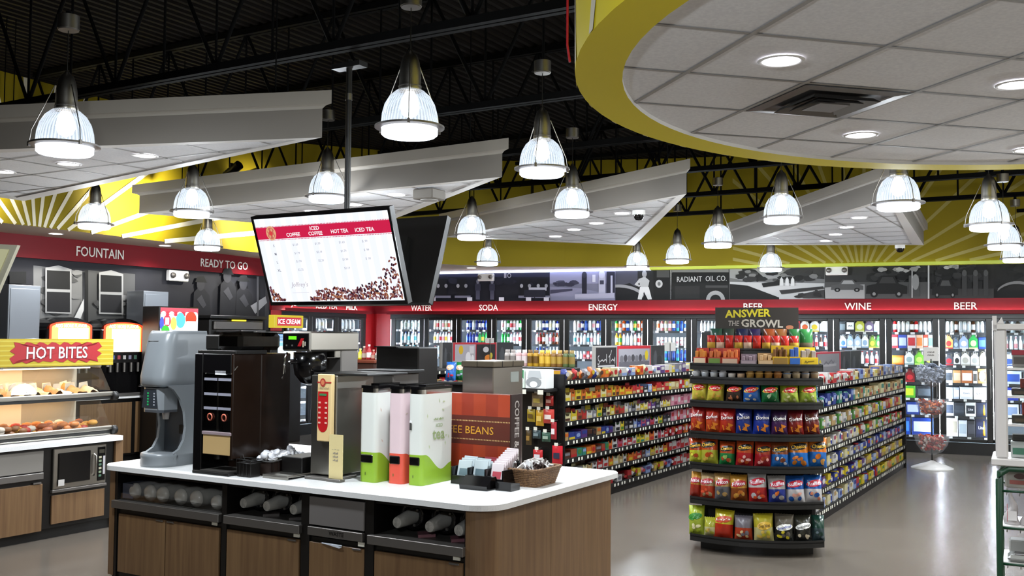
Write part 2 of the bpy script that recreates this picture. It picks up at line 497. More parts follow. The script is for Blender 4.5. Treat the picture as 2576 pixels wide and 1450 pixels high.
# ------------------------------------------------------------------ red fascia bands with letters
mb = MB()
def band(mb, P0, P1, N, z0, z1, t, m):
    a, b = P0 + N * t, P1 + N * t
    mb.add([P0 + EZ * z0, P1 + EZ * z0, b + EZ * z0, a + EZ * z0, P0 + EZ * z1, P1 + EZ * z1, b + EZ * z1, a + EZ * z1],
           [(3, 2, 6, 7), (0, 3, 7, 4), (1, 5, 6, 2), (4, 7, 6, 5), (0, 1, 2, 3)], m)
sB0 = s985 - .02
band(mb, BW(bw_s(940)), BW(13.9), WN, 2.40, 2.65, .05, RED)
band(mb, BW(sB0), BW(13.9), WN, 2.385, 2.405, .16, RED)
band(mb, BW(sB0, .145), BW(13.9, .145), WN, 2.405, 2.45, .015, RED)
band(mb, LW(sj0 - .04, .145), LW(sj1 + .04, .145), LN, 2.405, 2.45, .015, RED)
band(mb, LW(0), LW(3.1), LN, 2.40, 2.65, .05, RED)
band(mb, LW(sj0 - .04), LW(sj1 + .04), LN, 2.385, 2.405, .16, RED)
struct(mb.build('trim_4'))
mb = MB()
band(mb, LW(3.1), LW(16), LN, 3.02, 3.35, .06, RED)
struct(mb.build('trim_5'))
COVE = mat('cove_strip_light', 'ffffff', .5, 0, 12.0, ehex='fff0f0')
def strip_light(name, label, a, b, N, z, w, m, h=.012):
    mb = MB(); band(mb, a, b, N, z, z + h, w, m)
    return tag(mb.build(name), label, 'strip light', 'strip lights of the red fascia')
strip_light('strip_light', 'slim strip light on the lip of the long red fascia over the coolers', BW(sB0, .11), BW(13.8, .11), WN, 2.407, .03, COVE)
strip_light('strip_light', 'slim strip light on the short red fascia over the milk coolers', LW(sj0, .11), LW(sj1, .11), LN, 2.407, .03, COVE)
COVE2 = mat('cool_cove_light', 'ffffff', .5, 0, 3.0, ehex='c4d4ff')
tag(MB().tube([BW(s, .07, SZR - .03) for s in (bw_s(1000), bw_s(1300), bw_s(1640))], .022, COVE2, 8).build('cove_light'),
    'long cool white tube light along the top of the murals', 'tube light')

tag(MB().tube([BW(s, .12, SZR - .02) for s in (bw_s(1660), 9.0, 13.8)], .018, mat('hidden_cove_tube', 'ffffff', .5, 0, 7.0, ehex='f4ffd0'), 8).build('cove_light'), 'tube light tucked behind the bulkhead ledge over the right murals', 'tube light')
def letters(word, P, X, h, w=None, label=None, bold=.006):
    mb = MB(); mb.text(word, (0, 0, 0), X, EZ, h, LETTER, w, bold=bold, ex=.02)
    o = mb.build('sign_lettering', None, P)
    return tag(o, label, 'sign', 'department names on the red fascia')
def bwword(word, u0, u1, label, hz=.12):
    a, b = bw_s(u0, 770), bw_s(u1, 770)
    letters(word, BW((a + b) / 2, .07, 2.52), WD, hz, b - a, label)
bwword('WATER', 1038, 1090, 'white WATER letters on the red fascia')
bwword('SODA', 1209, 1256, 'white SODA letters on the red fascia')
bwword('ENERGY', 1484, 1556, 'white ENERGY letters on the red fascia')
bwword('BEER', 1872, 1922, 'white BEER letters on the red fascia above the chips sign')
bwword('WINE', 2125, 2192, 'white WINE letters on the red fascia')
bwword('BEER', 2400, 2458, 'white BEER letters on the red fascia at the right end')
def lword(word, u0, v0, u1, v1, z, h, label):
    a = on_pl(u0, v0, LW(0, .07), LN); b = on_pl(u1, v1, LW(0, .07), LN)
    m = (a + b) / 2; m.z = z
    letters(word, m, E2, h, (b - a).dot(E2), label)
lword('FOUNTAIN', 192, 640, 311, 640, 3.18, .15, 'white FOUNTAIN letters on the left red fascia')
lword('READY TO GO', 505, 665, 623, 670, 3.17, .14, 'white READY TO GO letters on the left red fascia')
lword('JUICE', 732, 770, 770, 770, 2.52, .12, 'white JUICE letters half hidden below the hanging menu screen')
lword('ICED TEA', 795, 770, 848, 770, 2.52, .12, 'white ICED TEA letters below the hanging menu screen')
lword('MILK', 871, 770, 899, 770, 2.52, .12, 'white MILK letters on the red fascia near the corner')

# ------------------------------------------------------------------ photo murals (flat black and white prints)
def grey(v, tint=0):
    v = max(0, min(255, v)); v = int(v * .72) if v < 110 else v
    return col('%02x%02x%02x' % (v, v, min(255, v + tint)), .8)
def mtop(u): return 688 + (u - 1078) * (656 - 688) / 1498
def mbot(u): return 758.7 + (u - 1078) * (752 - 758.7) / 1498
class Print:
    """flat print on a plane: shapes laid on in order, each a hair further out"""
    def __init__(s, P, N): s.mb = MB(); s.P = P; s.N = N; s.k = 0
    def px(s, pts, m):
        s.k += 1
        q = s.P + s.N * (.004 + .0012 * s.k)
        s.mb.poly([on_pl(u, v, q, s.N) for u, v in pts], m); return s
    def rect(s, u0, v0, u1, v1, m): return s.px([(u0, v0), (u1, v0), (u1, v1), (u0, v1)], m)
    def ell(s, u, v, ru, rv, m, n=16, a0=0, a1=360):
        return s.px([(u + ru * cos(radians(a0 + (a1 - a0) * k / n)), v + rv * sin(radians(a0 + (a1 - a0) * k / n))) for k in range(n + (a1 - a0 < 360))], m)
    def blobs(s, u0, v0, u1, v1, n, r, lo, hi, tint=0, sq=.5):
        for _ in range(n):
            rr = r * R.uniform(.5, 1.3); u = R.uniform(u0 + rr, u1 - rr); v = R.uniform(v0 + rr * sq, v1 - rr * sq)
            m = grey(8 * (R.randint(lo, hi) // 8), tint)
            k = R.randint(6, 9); ph = R.uniform(0, 6)
            s.px([(u + rr * R.uniform(.6, 1) * cos(ph + 2 * pi * i / k), v + rr * sq * R.uniform(.6, 1) * sin(ph + 2 * pi * i / k)) for i in range(k)], m)
        return s
def mural(u0, u1, base, label, draw, tint=0):
    pr = Print(BW(0, .0), WN)
    pr.px([(u0, mbot(u0)), (u1, mbot(u1)), (u1, mtop(u1)), (u0, mtop(u0))], grey(base, tint))
    draw(pr, u0, u1, (mtop(u0) + mtop(u1)) / 2, (mbot(u0) + mbot(u1)) / 2)
    tag(pr.mb.build('photo_mural'), label, 'mural', 'old photographs above the coolers')
def d1(p, a, b, t, m):
    p.rect(a, t + 1, b, t + 12, grey(46, 22))
    p.blobs(a, t + 6, b, t + 40, 26, 16, 14, 60, 16)
    for u in (1100, 1150, 1310, 1352):
        p.rect(u, t + 16, u + 24, t + 60, grey(16, 10)); p.ell(u + 2, t + 34, 4, 5, grey(176, 10)); p.ell(u + 22, t + 34, 4, 5, grey(160, 10))
        p.rect(u - 6, m - 14, u + 34, m - 8, grey(120, 20))
    for u in (1202, 1238):
        p.rect(u - 5, t + 28, u + 5, m - 4, grey(96, 20)); p.ell(u, t + 23, 4, 6, grey(120, 16)); p.rect(u - 7, t + 30, u + 7, t + 46, grey(70, 20))
    for u in (1090, 1182, 1262, 1330, 1375): p.rect(u - 7, m - 10, u + 6, m - 1, grey(206, 12))
    p.rect(1330, t + 38, 1375, t + 46, grey(190, 16)); p.rect(1318, t + 44, 1372, t + 62, grey(40, 16))
    p.rect(1268, t + 2, 1274, t + 14, grey(170, 20)); p.ell(1281, t + 8, 5, 6, grey(170, 20)); p.ell(1281, t + 8, 3, 4, grey(40, 20))
def d2(p, a, b, t, m):
    p.rect(a, t + 1, b, t + 34, grey(150, 30)); p.blobs(a, t + 24, 1460, t + 44, 10, 12, 60, 110, 20)
    p.px([(a, t + 42), (1460, t + 46), (b - 2, m - 14), (b - 2, m - 1), (a + 2, m - 1)], grey(136, 26))
    p.px([(a + 1, t + 50), (1440, t + 47), (1440, t + 52), (a + 1, t + 60)], grey(86, 22))
    p.rect(1464, t + 14, 1476, m - 18, grey(40, 16)); p.ell(1470, t + 12, 6, 8, grey(66, 16)); p.rect(1490, t + 12, 1498, t + 30, grey(210, 14))
    p.rect(1506, t + 16, 1523, m - 12, grey(180, 22)); p.ell(1514, t + 11, 8, 10, grey(196, 22)); p.rect(1509, t + 26, 1519, t + 36, grey(80, 20))
    p.rect(1526, t + 4, b - 1, m - 10, grey(46, 18)); p.rect(1536, t + 14, 1541, m - 14, grey(180, 22))
    p.px([(1446, m - 16), (b - 2, m - 20), (b - 2, m - 6), (1446, m - 4)], grey(166, 22))
def d3(p, a, b, t, m):
    p.rect(a, t + 1, 1604, t + 44, grey(96, 12)); p.px([(a, t + 46), (1584, t + 36), (1640, m - 8), (1640, m - 1), (a + 1, m - 1)], grey(24, 4))
    pts = [(1556 + 66 * cos(radians(x)), m - 6 + 34 * sin(radians(x))) for x in range(250, 350, 12)]
    p.px(pts + [(x - 3, y + 7) for x, y in reversed(pts)], grey(150, 4))
    p.px([(1606, t + 26), (1622, t + 20), (1634, t + 30), (1630, t + 48), (1612, t + 48)], grey(180)); p.ell(1621, t + 13, 6, 9, grey(150))
    p.px([(1610, t + 46), (1632, t + 46), (1640, m - 3), (1630, m - 2), (1620, t + 58), (1614, m - 2), (1604, m - 3)], grey(214))
    p.px([(1606, t + 28), (1596, t + 40), (1608, t + 46), (1612, t + 42), (1604, t + 39), (1612, t + 32)], grey(190))
    p.rect(1644, t + 2, b - 1, m - 1, grey(22)); p.ell(1658, t + 38, 9, 10, grey(190)); p.ell(1658, t + 38, 4, 5, grey(110)); p.rect(1652, t + 4, 1684, t + 22, grey(100))
def d4(p, a, b, t, m):
    p.rect(a, t + 1, b - 2, t + 14, grey(120)); p.rect(a + 1, t + 12, b - 1, t + 38, grey(20)); p.rect(a, t + 40, b - 1, m - 1, grey(34))
    p.k += 1; A = on_pl(1703, t + 30, p.P + p.N * .02, p.N); B = on_pl(1828, t + 27, p.P + p.N * .02, p.N)
    p.mb.text('RADIANT  OIL CO.', (A + B) / 2, (B - A).normalized(), EZ, .1, grey(200), (B - A).length, off=.002, bold=.004)
    p.rect(1775, t + 45, b - 4, t + 51, grey(90)); p.rect(1698, t + 46, 1760, m - 4, grey(54))
    pts = [(1800 + 24 * cos(radians(x)), m + 24 * sin(radians(x))) for x in range(180, 361, 15)]
    p.px(pts + [(1800 + 14 * cos(radians(x)), m + 14 * sin(radians(x))) for x in range(360, 179, -15)], grey(160)); p.rect(1686, t + 2, 1689, m - 2, grey(190))
def d5(p, a, b, t, m):
    p.px([(a, t + 2), (1950, t + 1), (1990, t + 26), (1880, t + 40), (a + 1, t + 30)], grey(148))
    p.px([(1865, t + 2), (1900, t + 10), (1925, t + 32), (1905, t + 40), (1870, t + 22)], grey(42)); p.px([(1990, t + 6), (b - 1, t + 4), (b - 1, t + 34), (1960, t + 22)], grey(70))
    p.px([(a + 1, t + 40), (1940, t + 42), (b - 1, t + 44), (b - 1, m - 2), (a + 1, m - 2)], grey(188))
    p.px([(a + 1, m - 40), (1880, m - 36), (1960, m - 6), (1960, m - 1), (a + 1, m - 1)], grey(32)); p.blobs(1840, t + 6, 2070, t + 46, 26, 15, 40, 130)
    p.px([(1916, t + 44), (1960, t + 38), (1966, t + 48), (1920, t + 54)], grey(30))
    for u in (1966, 1980, 1994): p.px([(u - 5, t + 50), (u - 4, t + 34), (u, t + 28), (u + 4, t + 34), (u + 5, t + 50)], grey(206))
    p.px([(1960, m - 24), (2070, m - 34), (2072, m - 28), (1966, m - 14)], grey(60)); p.px([(2010, m - 14), (2074, m - 26), (2074, m - 4), (2020, m - 4)], grey(70)); p.blobs(1960, m - 26, 2072, m - 2, 8, 12, 30, 90)
def carp(p, u, v, w, h, g, gw):
    p.px([(u, v), (u + .02 * w, v - .45 * h), (u + .25 * w, v - .55 * h), (u + .36 * w, v - h), (u + .68 * w, v - h), (u + .8 * w, v - .55 * h), (u + w, v - .42 * h), (u + w, v)], grey(g))
    p.px([(u + .32 * w, v - .58 * h), (u + .4 * w, v - .92 * h), (u + .65 * w, v - .92 * h), (u + .73 * w, v - .58 * h)], grey(gw))
    for k in (.2, .8): p.ell(u + k * w, v, .09 * w, .2 * h, grey(18)); p.ell(u + k * w, v, .04 * w, .09 * h, grey(130))
def d6(p, a, b, t, m):
    p.rect(a, t + 1, 2180, t + 50, grey(66)); p.blobs(2170, t + 2, b, t + 50, 40, 20, 12, 74); p.rect(a, t + 46, b, m - 2, grey(96)); p.px([(a, t + 60), (2175, t + 52), (2175, m - 2), (a + 1, m - 2)], grey(150))
    carp(p, 2090, t + 66, 82, 26, 108, 150); carp(p, 2178, t + 76, 104, 46, 20, 66); p.rect(2286, t + 30, 2312, m - 8, grey(92)); p.rect(2293, t + 8, 2296, m - 4, grey(170)); p.ell(2303, t + 46, 9, 20, grey(130)); p.rect(2334, t + 4, 2338, m - 2, grey(180)); p.blobs(2200, t + 4, 2330, t + 24, 10, 12, 120, 170)
def d7(p, a, b, t, m):
    p.blobs(a, t + 4, b, t + 54, 50, 22, 16, 80); p.rect(a, m - 26, b, m - 2, grey(66)); p.blobs(2360, t + 4, 2420, t + 20, 6, 14, 110, 160); carp(p, 2344, m - 10, 66, 40, 24, 96)
    for u in (2420, 2448, 2474): p.rect(u, t + 30, u + 12, m - 8, grey(72)); p.ell(u + 6, t + 28, 6, 8, grey(100))
def d8(p, a, b, t, m):
    p.blobs(a, t + 4, b, m - 10, 46, 24, 14, 62); pts = [(2560 + 60 * cos(radians(x)), m + 44 * sin(radians(x))) for x in range(215, 335, 12)]
    p.px(pts + [(x - 2, y + 7) for x, y in reversed(pts)], grey(120)); p.blobs(2600, t + 10, b, m - 10, 10, 20, 40, 110)
mural(1000, 1383, 22, 'mural of old trucks with men standing, left of the petrol pump mural', d1, 14)
mural(1383, 1548, 120, 'pale mural of old petrol pumps by a road', d2, 22)
mural(1548, 1690, 40, 'mural of a man in white beside an old car', d3)
mural(1690, 1835, 30, 'mural of a dark tanker lettered RADIANT OIL CO.', d4)
mural(1835, 2075, 110, 'mural of a pale landscape with three light peaks and dark logs', d5)
mural(2075, 2340, 60, 'mural of an old saloon car and a dark pickup', d6)
mural(2340, 2500, 40, 'dark mural of trees and old pumps right of the pickup mural', d7)
mural(2500, 2860, 34, 'darkest mural with a curved mudguard at the right end', d8)
# left wall mural: brick building with two tall windows, then three men
pr = Print(LW(0, .0), LN)
A = on_pl(668, 690, LW(0), LN); B = on_pl(-420, 690, LW(0), LN)
sA, sB = (CN - A).dot(E2), (CN - B).dot(E2)
pr.mb.poly([LW(sA, .004, 1.6), LW(sB, .004, 1.6), LW(sB, .004, 3.02), LW(sA, .004, 3.02)], grey(44, 6))
pr.px([(84, 668), (214, 684), (212, 860), (84, 860)], grey(110)); pr.px([(222, 680), (340, 690), (338, 860), (222, 860)], grey(104))
pr.blobs(90, 675, 212, 800, 22, 20, 84, 128); pr.blobs(226, 690, 336, 800, 18, 20, 80, 124)
for u, v, w, h in ((118, 678, 58, 106), (253, 690, 53, 96)):
    pr.px([(u - 4, v - 4), (u + w / 2, v - 10), (u + w + 4, v), (u + w + 4, v + h + 6), (u - 4, v + h + 4)], grey(150))
    pr.px([(u, v + 2), (u + w, v + 5), (u + w, v + h * .48), (u, v + h * .46)], grey(14)); pr.px([(u, v + h * .53), (u + w, v + h * .55), (u + w, v + h + 2), (u, v + h)], grey(22, 4))
pr.px([(211, 752), (186, 802), (202, 803), (211, 780)], grey(196)); pr.rect(214, 680, 222, 860, grey(10)); pr.rect(24, 684, 66, 714, grey(10))
for u, v in ((505, 742), (572, 722), (612, 740)):
    pr.px([(u - 20, 800), (u - 17, v - 6), (u - 8, v - 16), (u + 10, v - 14), (u + 22, v + 2), (u + 26, 800)], grey(30, 5)); pr.ell(u, v - 26, 10, 16, grey(62, 5)); pr.px([(u - 14, v - 32), (u - 8, v - 46), (u + 8, v - 47), (u + 16, v - 30)], grey(16))
    pr.px([(u - 10, v + 12), (u + 2, v), (u + 14, v + 26), (u + 6, v + 34)], grey(76, 5))
pr.px([(630, 770), (668, 746), (672, 762), (642, 790)], grey(132, 5)); pr.rect(646, 696, 651, 800, grey(96, 4))
tag(pr.mb.build('photo_mural'), 'dark mural with two tall windows and three men under the left fascia', 'mural', 'old photographs on the left wall')
# emergency lights
def emerg(P, X, N, label, k=1.0):
    t = thing('emergency_light', label, 'emergency light', P, atan2(X.y, X.x), 'emergency lights')
    b = MB(); b.box(-.17 * k, .17 * k, -.09, 0, -.075 * k, .075 * k, WHITE, .012); b.build('housing', t)
    for s in (-.12, .12):
        h = MB(); h.lathe([(0, -.13), (.035 * k, -.13), (.042 * k, -.1), (.03, -.09)], 14, STEELD, (s * k, 0, .005), axis='y'); h.build('lamp_head', t)
emerg(BW(bw_s(2107), .03, on_pl(2107, 682, W1, WN).z), WD, WN, 'white twin lamp emergency light on the pickup mural', 1.1)
emerg(BW(bw_s(1225), .03, on_pl(1225, 699, W1, WN).z), WD, WN, 'white twin lamp emergency light on the trucks mural', 1.0)
e = on_pl(442, 695, LW(0, .03), LN); emerg(e, E2, LN, 'white twin lamp emergency light under the left fascia', 1.2)
# ------------------------------------------------------------------ hung ceiling clouds
CZ = 3.4
def cloud(pts, label, hull=None):
    """pts: underside outline (world points at CZ); a tray with a stepped rim"""
    pts = [Vector((p.x, p.y, 0)) for p in pts]
    n = len(pts); area = sum(pts[i].x * pts[(i + 1) % n].y - pts[(i + 1) % n].x * pts[i].y for i in range(n))
    if area < 0: pts.reverse()
    c = sum(pts, Vector()) / n
    t = thing('ceiling_cloud', label, 'ceiling panel', (c.x, c.y, CZ), 0, 'hung ceiling clouds')
    loc = [p - c for p in pts]
    def offs(d):
        out = []
        for i in range(n):
            a, b, e = loc[i - 1], loc[i], loc[(i + 1) % n]
            d1 = (b - a).normalized(); d2 = (e - b).normalized()
            n1 = Vector((d1.y, -d1.x, 0)); n2 = Vector((d2.y, -d2.x, 0))
            m = (n1 + n2); m /= max(.35, m.dot(n1)); out.append(b + m * d)
        return out
    def ring(mb, lo, zl, hi, zh, m):
        for i in range(n):
            j = (i + 1) % n
            mb.poly([lo[i] + EZ * zl, lo[j] + EZ * zl, hi[j] + EZ * zh, hi[i] + EZ * zh], m)
    r = MB(); o0 = loc; oi = offs(-.16); o1 = offs(.055)
    ring(r, oi, 0, o0, 0, SOFT); ring(r, o0, 0, o0, .22, CLOUD); ring(r, oi, .012, oi, 0, TBAR)
    r.build('rim', t)
    k = MB(); o2 = offs(.05)
    ring(k, o0, .215, offs(.02), .235, CROWN); ring(k, offs(.02), .235, o1, .245, CROWN); ring(k, o1, .245, o1, .345, CROWN); k.poly([p + EZ * .345 for p in o1], CROWN)
    k.build('crown_trim', t)
    f = MB(); f.poly([p + EZ * .012 for p in reversed(oi)], TILE)
    # grid bars, cut to the outline
    for ax in (E1, E2):
        ot = E2 if ax is E1 else E1
        vals = [p.dot(ot) for p in oi]; v = math.floor(min(vals) / .61) * .61 + .2
        while v < max(vals):
            hits = []
            for i in range(n):
                a, b = oi[i], oi[(i + 1) % n]; da, db = a.dot(ot) - v, b.dot(ot) - v
                if da * db < 0: hits.append(a + (b - a) * (da / (da - db)))
            if len(hits) == 2 and (hits[0] - hits[1]).length > .1:
                w = ot * .012; z = EZ * .009
                f.poly([hits[0] - w + z, hits[1] - w + z, hits[1] + w + z, hits[0] + w + z], TBAR)
            v += .61
    f.build('tile_field', t)
    rods = MB()
    for p in offs(-.3): rods.tube([p + EZ * .34, p + EZ * (DECK_Z - CZ - .02)], .006, TRUSS, 4)
    rods.build('hanger_rods', t)
    return t
def P(u, v): return at_z(u, v, CZ)
c1a, c1b, c1c = P(0, 376), P(810, 346), P(60, 506)
cloud([c1b, c1a + (c1a - c1b) * .55, P(-330, 420), P(-60, 488), c1c], 'white wedge ceiling cloud nearest the camera above the hot food sign')
cloud([P(350, 537), P(1263, 445), P(910, 583)], 'white wedge ceiling cloud behind the hanging menu screen')
cloud([P(1117, 597), P(1727, 488), P(1596, 618)], 'white wedge ceiling cloud with a dome camera, above the candy gondola')
cloud([P(1839, 617), P(2246, 496), P(2324, 617)], 'white wedge ceiling cloud above the WINE letters with a camera at its corner')

# ------------------------------------------------------------------ round yellow soffit
RZ = 3.14
q = [at_z(u, v, RZ) for u, v in ((1557.5, 210), (1592, 269), (1742, 340), (1907, 379), (2094, 402), (2576, 413), (1656, 59), (1738, 0))]
CX, CY, RI = 2.975, 4.27, 2.49
rs = thing('round_soffit', 'large round yellow soffit with white tiles hanging at the upper right', 'ceiling soffit', (CX, CY, RZ))
RO = RI + .215
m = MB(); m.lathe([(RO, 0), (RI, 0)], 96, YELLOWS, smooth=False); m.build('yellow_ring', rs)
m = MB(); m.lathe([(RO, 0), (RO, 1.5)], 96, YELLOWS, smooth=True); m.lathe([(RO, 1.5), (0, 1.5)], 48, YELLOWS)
for k in range(40):          # sun rays on the drum
    a = 2 * pi * k / 40
    for tilt in (-.09, .09):
        r = RO + .004; vs = []
        for z in (.0, .75, 1.5):
            for w in (-.012 - z * .012, .012 + z * .012): vs.append((r * cos(a + tilt * z / .75 + w), r * sin(a + tilt * z / .75 + w), z))
        if k % 2 == (tilt > 0): m.add(vs, [(0, 1, 3, 2), (2, 3, 5, 4)], RAYW)
m.build('yellow_drum', rs)
m = MB(); m.lathe([(0, .022), (RI, .022)], 96, TILE, smooth=False); m.lathe([(RI, .0), (RI, .024)], 96, WHITE)
TA = radians(15.2); T1 = Vector((cos(TA), sin(TA), 0)); T2 = Vector((-sin(TA), cos(TA), 0))
g0 = at_z(1892, 83, RZ + .022) - Vector((CX, CY, RZ))
for ax, ot in ((T1, T2), (T2, T1)):
    base = g0.dot(ot)
    for k in range(-9, 10):
        v = base + k * .615
        if abs(v) < RI - .02:
            L = sqrt(RI * RI - v * v); w = ot * .012
            z = EZ * (.018 if ax is T1 else .0165); m.poly([ot * v - ax * L - w + z, ot * v + ax * L - w + z, ot * v + ax * L + w + z, ot * v - ax * L + w + z], TBAR)
m.build('tile_field', rs)
m = MB()
for k in range(8):
    a = k * pi / 4; m.tube([(2 * cos(a), 2 * sin(a), 1.5), (2 * cos(a), 2 * sin(a), DECK_Z - RZ - .02)], .008, TRUSS, 4)
m.build('hanger_rods', rs)
# square air diffuser in one tile
ij = [(at_z(2120, 262, RZ + .022) - Vector((CX, CY, RZ)) - g0).dot(a) / .615 for a in (T1, T2)]
cc = Vector((CX, CY, RZ)) + g0 + T1 * ((math.floor(ij[0]) + .5) * .615) + T2 * ((math.floor(ij[1]) + .5) * .615)
ad = thing('air_diffuser', 'square steel air diffuser set in the round soffit tiles', 'vent', Vector((cc.x, cc.y, RZ + .016)), TA)
m = MB(); h = .295
for a, b, za, zb in ((h, .235, -.004, -.008), (.235, .225, -.008, -.002), (.19, .165, -.028, -.006), (.135, .11, -.03, -.008)):
    A = [(-a, -a, za), (a, -a, za), (a, a, za), (-a, a, za)]; B = [(-b, -b, zb), (b, -b, zb), (b, b, zb), (-b, b, zb)]
    m.add(A + B, [(i, (i + 1) % 4, 4 + (i + 1) % 4, 4 + i) for i in range(4)], STEELD)
m.build('frame', ad)
m = MB(); m.box(-.085, .085, -.085, .085, -.03, -.024, STEELD); m.build('centre_plate', ad)
m = MB(); m.box(-.228, .228, -.228, .228, -.003, -.0005, BLACK); m.build('dark_opening', ad)
# ------------------------------------------------------------------ recessed downlights
def downlight(p, label, r=.075, power=None, ring=True):
    t = thing('recessed_downlight', label, 'downlight', p, 0, 'recessed downlights')
    m = MB(); m.lathe([(r + .02, -.001), (r + .012, -.007), (r, -.004), (r, .0)], 24, WHITE); m.build('trim_ring', t)
    m = MB(); m.lathe([(r, -.002), (0, -.002)], 24, DOWNL, smooth=False); m.build('lens', t)
    lamp('SPOT', 'downlight_beam', (0, 0, -.03), power or DOWN_W, (.96, .97, 1), t, size=.06, spot=radians(140), blend=.8)
    return t
for u, v, l in ((1965, 153, 'bright round downlight in the round soffit, left of the air diffuser'), (2166, 340, 'bright round downlight in the round soffit, below the air diffuser'),
                (2560, 213, 'bright round downlight in the round soffit at the right picture edge'), (2590, 377, 'round downlight in the round soffit, lowest at the right picture edge')):
    p = at_z(u, v, RZ + .016); downlight(p, l, .082)
for u, v, l in ((365, 391, 'downlight in the nearest cloud, right of the big pendant'), (173, 412, 'downlight in the nearest cloud, just under the big pendant'), (10, 432, 'downlight in the nearest cloud at the left picture edge'),
                (998, 490, 'downlight in the menu screen cloud, right of the black pole'), (890, 515, 'downlight in the menu screen cloud, just above the screen'), (785, 532, 'downlight in the menu screen cloud, left of the pole'),
                (1565, 537, 'downlight in the dome camera cloud, nearest the camera dome'), (1500, 562, 'downlight in the dome camera cloud, second from the dome'), (1444, 578, 'downlight in the dome camera cloud, third from the dome'), (1397, 595, 'downlight in the dome camera cloud, farthest from the dome'),
                (2162, 548, 'downlight in the WINE cloud, nearest the camera'), (2130, 572, 'downlight in the WINE cloud, second in its row'), (2102, 590, 'downlight in the WINE cloud, third in its row'), (2078, 606, 'downlight in the WINE cloud, last in its row')):
    p = at_z(u, v, CZ + .01); downlight(p - EZ * .003, l, .085)
for u, v, z, l in ((140, 588, SZL, 'downlight in the soffit above the FOUNTAIN letters'), (415, 618, SZL, 'downlight in the soffit between FOUNTAIN and READY TO GO'), (640, 643, SZL, 'downlight in the soffit beside the hanging menu screen'), (1186, 674, SZR, 'downlight in the soffit above the trucks mural')):
    p = at_z(u, v, z); downlight(p - EZ * .002, l, .09, DOWN_W * .8)
for x, y in ((3.6, 2.6), (4.7, 3.6), (4.6, 5.2), (2.4, 2.4)): downlight(Vector((x, y, RZ + .016)), 'added downlight in the unseen part of the round soffit', .082)['group'] = 'added downlights outside the view'  # added out of view to bounce more light up onto the soffit tiles
# dome cameras and a speaker box on the clouds
def domecam(p, label):
    t = thing('dome_camera', label, 'security camera', p, 0, 'dome cameras')
    m = MB(); m.cyl(.075, -.05, 0, WHITE, n=20); m.build('base', t)
    m = MB(); m.lathe([(.06, -.05), (.055, -.085), (.035, -.108), (0, -.115)], 20, BLACKG); m.build('dome', t)
domecam(at_z(1607, 530, CZ) - EZ * .001, 'white security camera dome under the cloud over the candy gondola')
domecam(at_z(2264, 617, CZ) - EZ * .001, 'white security camera dome at the corner of the WINE cloud')
t = thing('ceiling_speaker', 'square beige speaker box under the cloud behind the menu screen', 'speaker', at_z(1080, 478, CZ) - EZ * .001, RG)
m = MB(); m.box(-.12, .12, -.12, .12, -.1, 0, CLOUD, .01); m.build('housing', t)
m = MB(); m.cyl(.09, -.108, -.1, TBAR, n=20); m.build('grille', t)

# ------------------------------------------------------------------ bell pendants
DD = .36
BR = .18
def make_pendant(label):
    t = thing('pendant_lamp', label, 'pendant lamp', (0, 0, 0), 0, 'bell pendant lamps')
    m = MB(); m.lathe([(BR + .002, .0), (BR, .03), (BR * .97, .09), (BR * .88, .15), (BR * .72, .20), (BR * .5, .235), (BR * .36, .245)], 40, DOME); m.build('glass_dome', t)
    m = MB(); m.lathe([(BR * 1.0, .006), (BR * 1.22, .012), (BR * 1.22, .0), (BR * 1.0, -.004)], 40, STEELD, smooth=False)
    for k in range(3):
        a = k * 2 * pi / 3 + .4; m.box(BR * 1.2 * cos(a) - .008, BR * 1.2 * cos(a) + .008, BR * 1.2 * sin(a) - .008, BR * 1.2 * sin(a) + .008, -.012, .02, STEELD)
    m.build('rim_ring', t)
    m = MB(); m.lathe([(BR * .985, -.002), (BR * .985, -.04), (BR * .9, -.052)], 40, LENSB); m.build('lens_band', t)
    m = MB(); m.lathe([(.068, .235), (.072, .25), (.07, .262), (.068, .30), (.067, .36), (.058, .42), (.042, .465), (.02, .485), (.012, .50)], 24, STEEL); m.cyl(.072, .262, .268, STEELD, n=24); m.build('socket_housing', t)
    m = MB(); m.lathe([(0, .06), (.045, .085), (.062, .13), (.05, .19), (.03, .23)], 16, LAMP); m.build('bulb', t)
    for k in range(3):
        a = k * 2 * pi / 3 + .4; w = MB()
        w.tube([(BR * 1.2 * cos(a), BR * 1.2 * sin(a), .01), (BR * 1.13 * cos(a), BR * 1.13 * sin(a), .1), (.07 * cos(a), .07 * sin(a), .40)], .0035, STEEL, 5); w.build('guard_wire', t)
    m = MB(); m.tube([(0, 0, .49), (0, 0, .78)], .0035, BLACK, 5); m.build('cord', t)
    m = MB(); m.cyl(.068, .78, .87, STEEL, n=24); m.cyl(.064, .772, .78, STEELD, n=24); m.build('canopy', t)
    m = MB(); m.tube([(0, 0, .87), (0, 0, 1.0)], .02, TRUSS, 6); m.build('mounting_stem', t)
    lamp('SPOT', 'pendant_beam', (0, 0, -.06), PENDANT_W, (.87, .94, 1), t, size=.13, spot=radians(136), blend=.7)
    lamp('POINT', 'pendant_glow', (0, 0, -.12), GLOW_W, (.87, .94, 1), t, size=.06)
    return t
pend0 = make_pendant('')
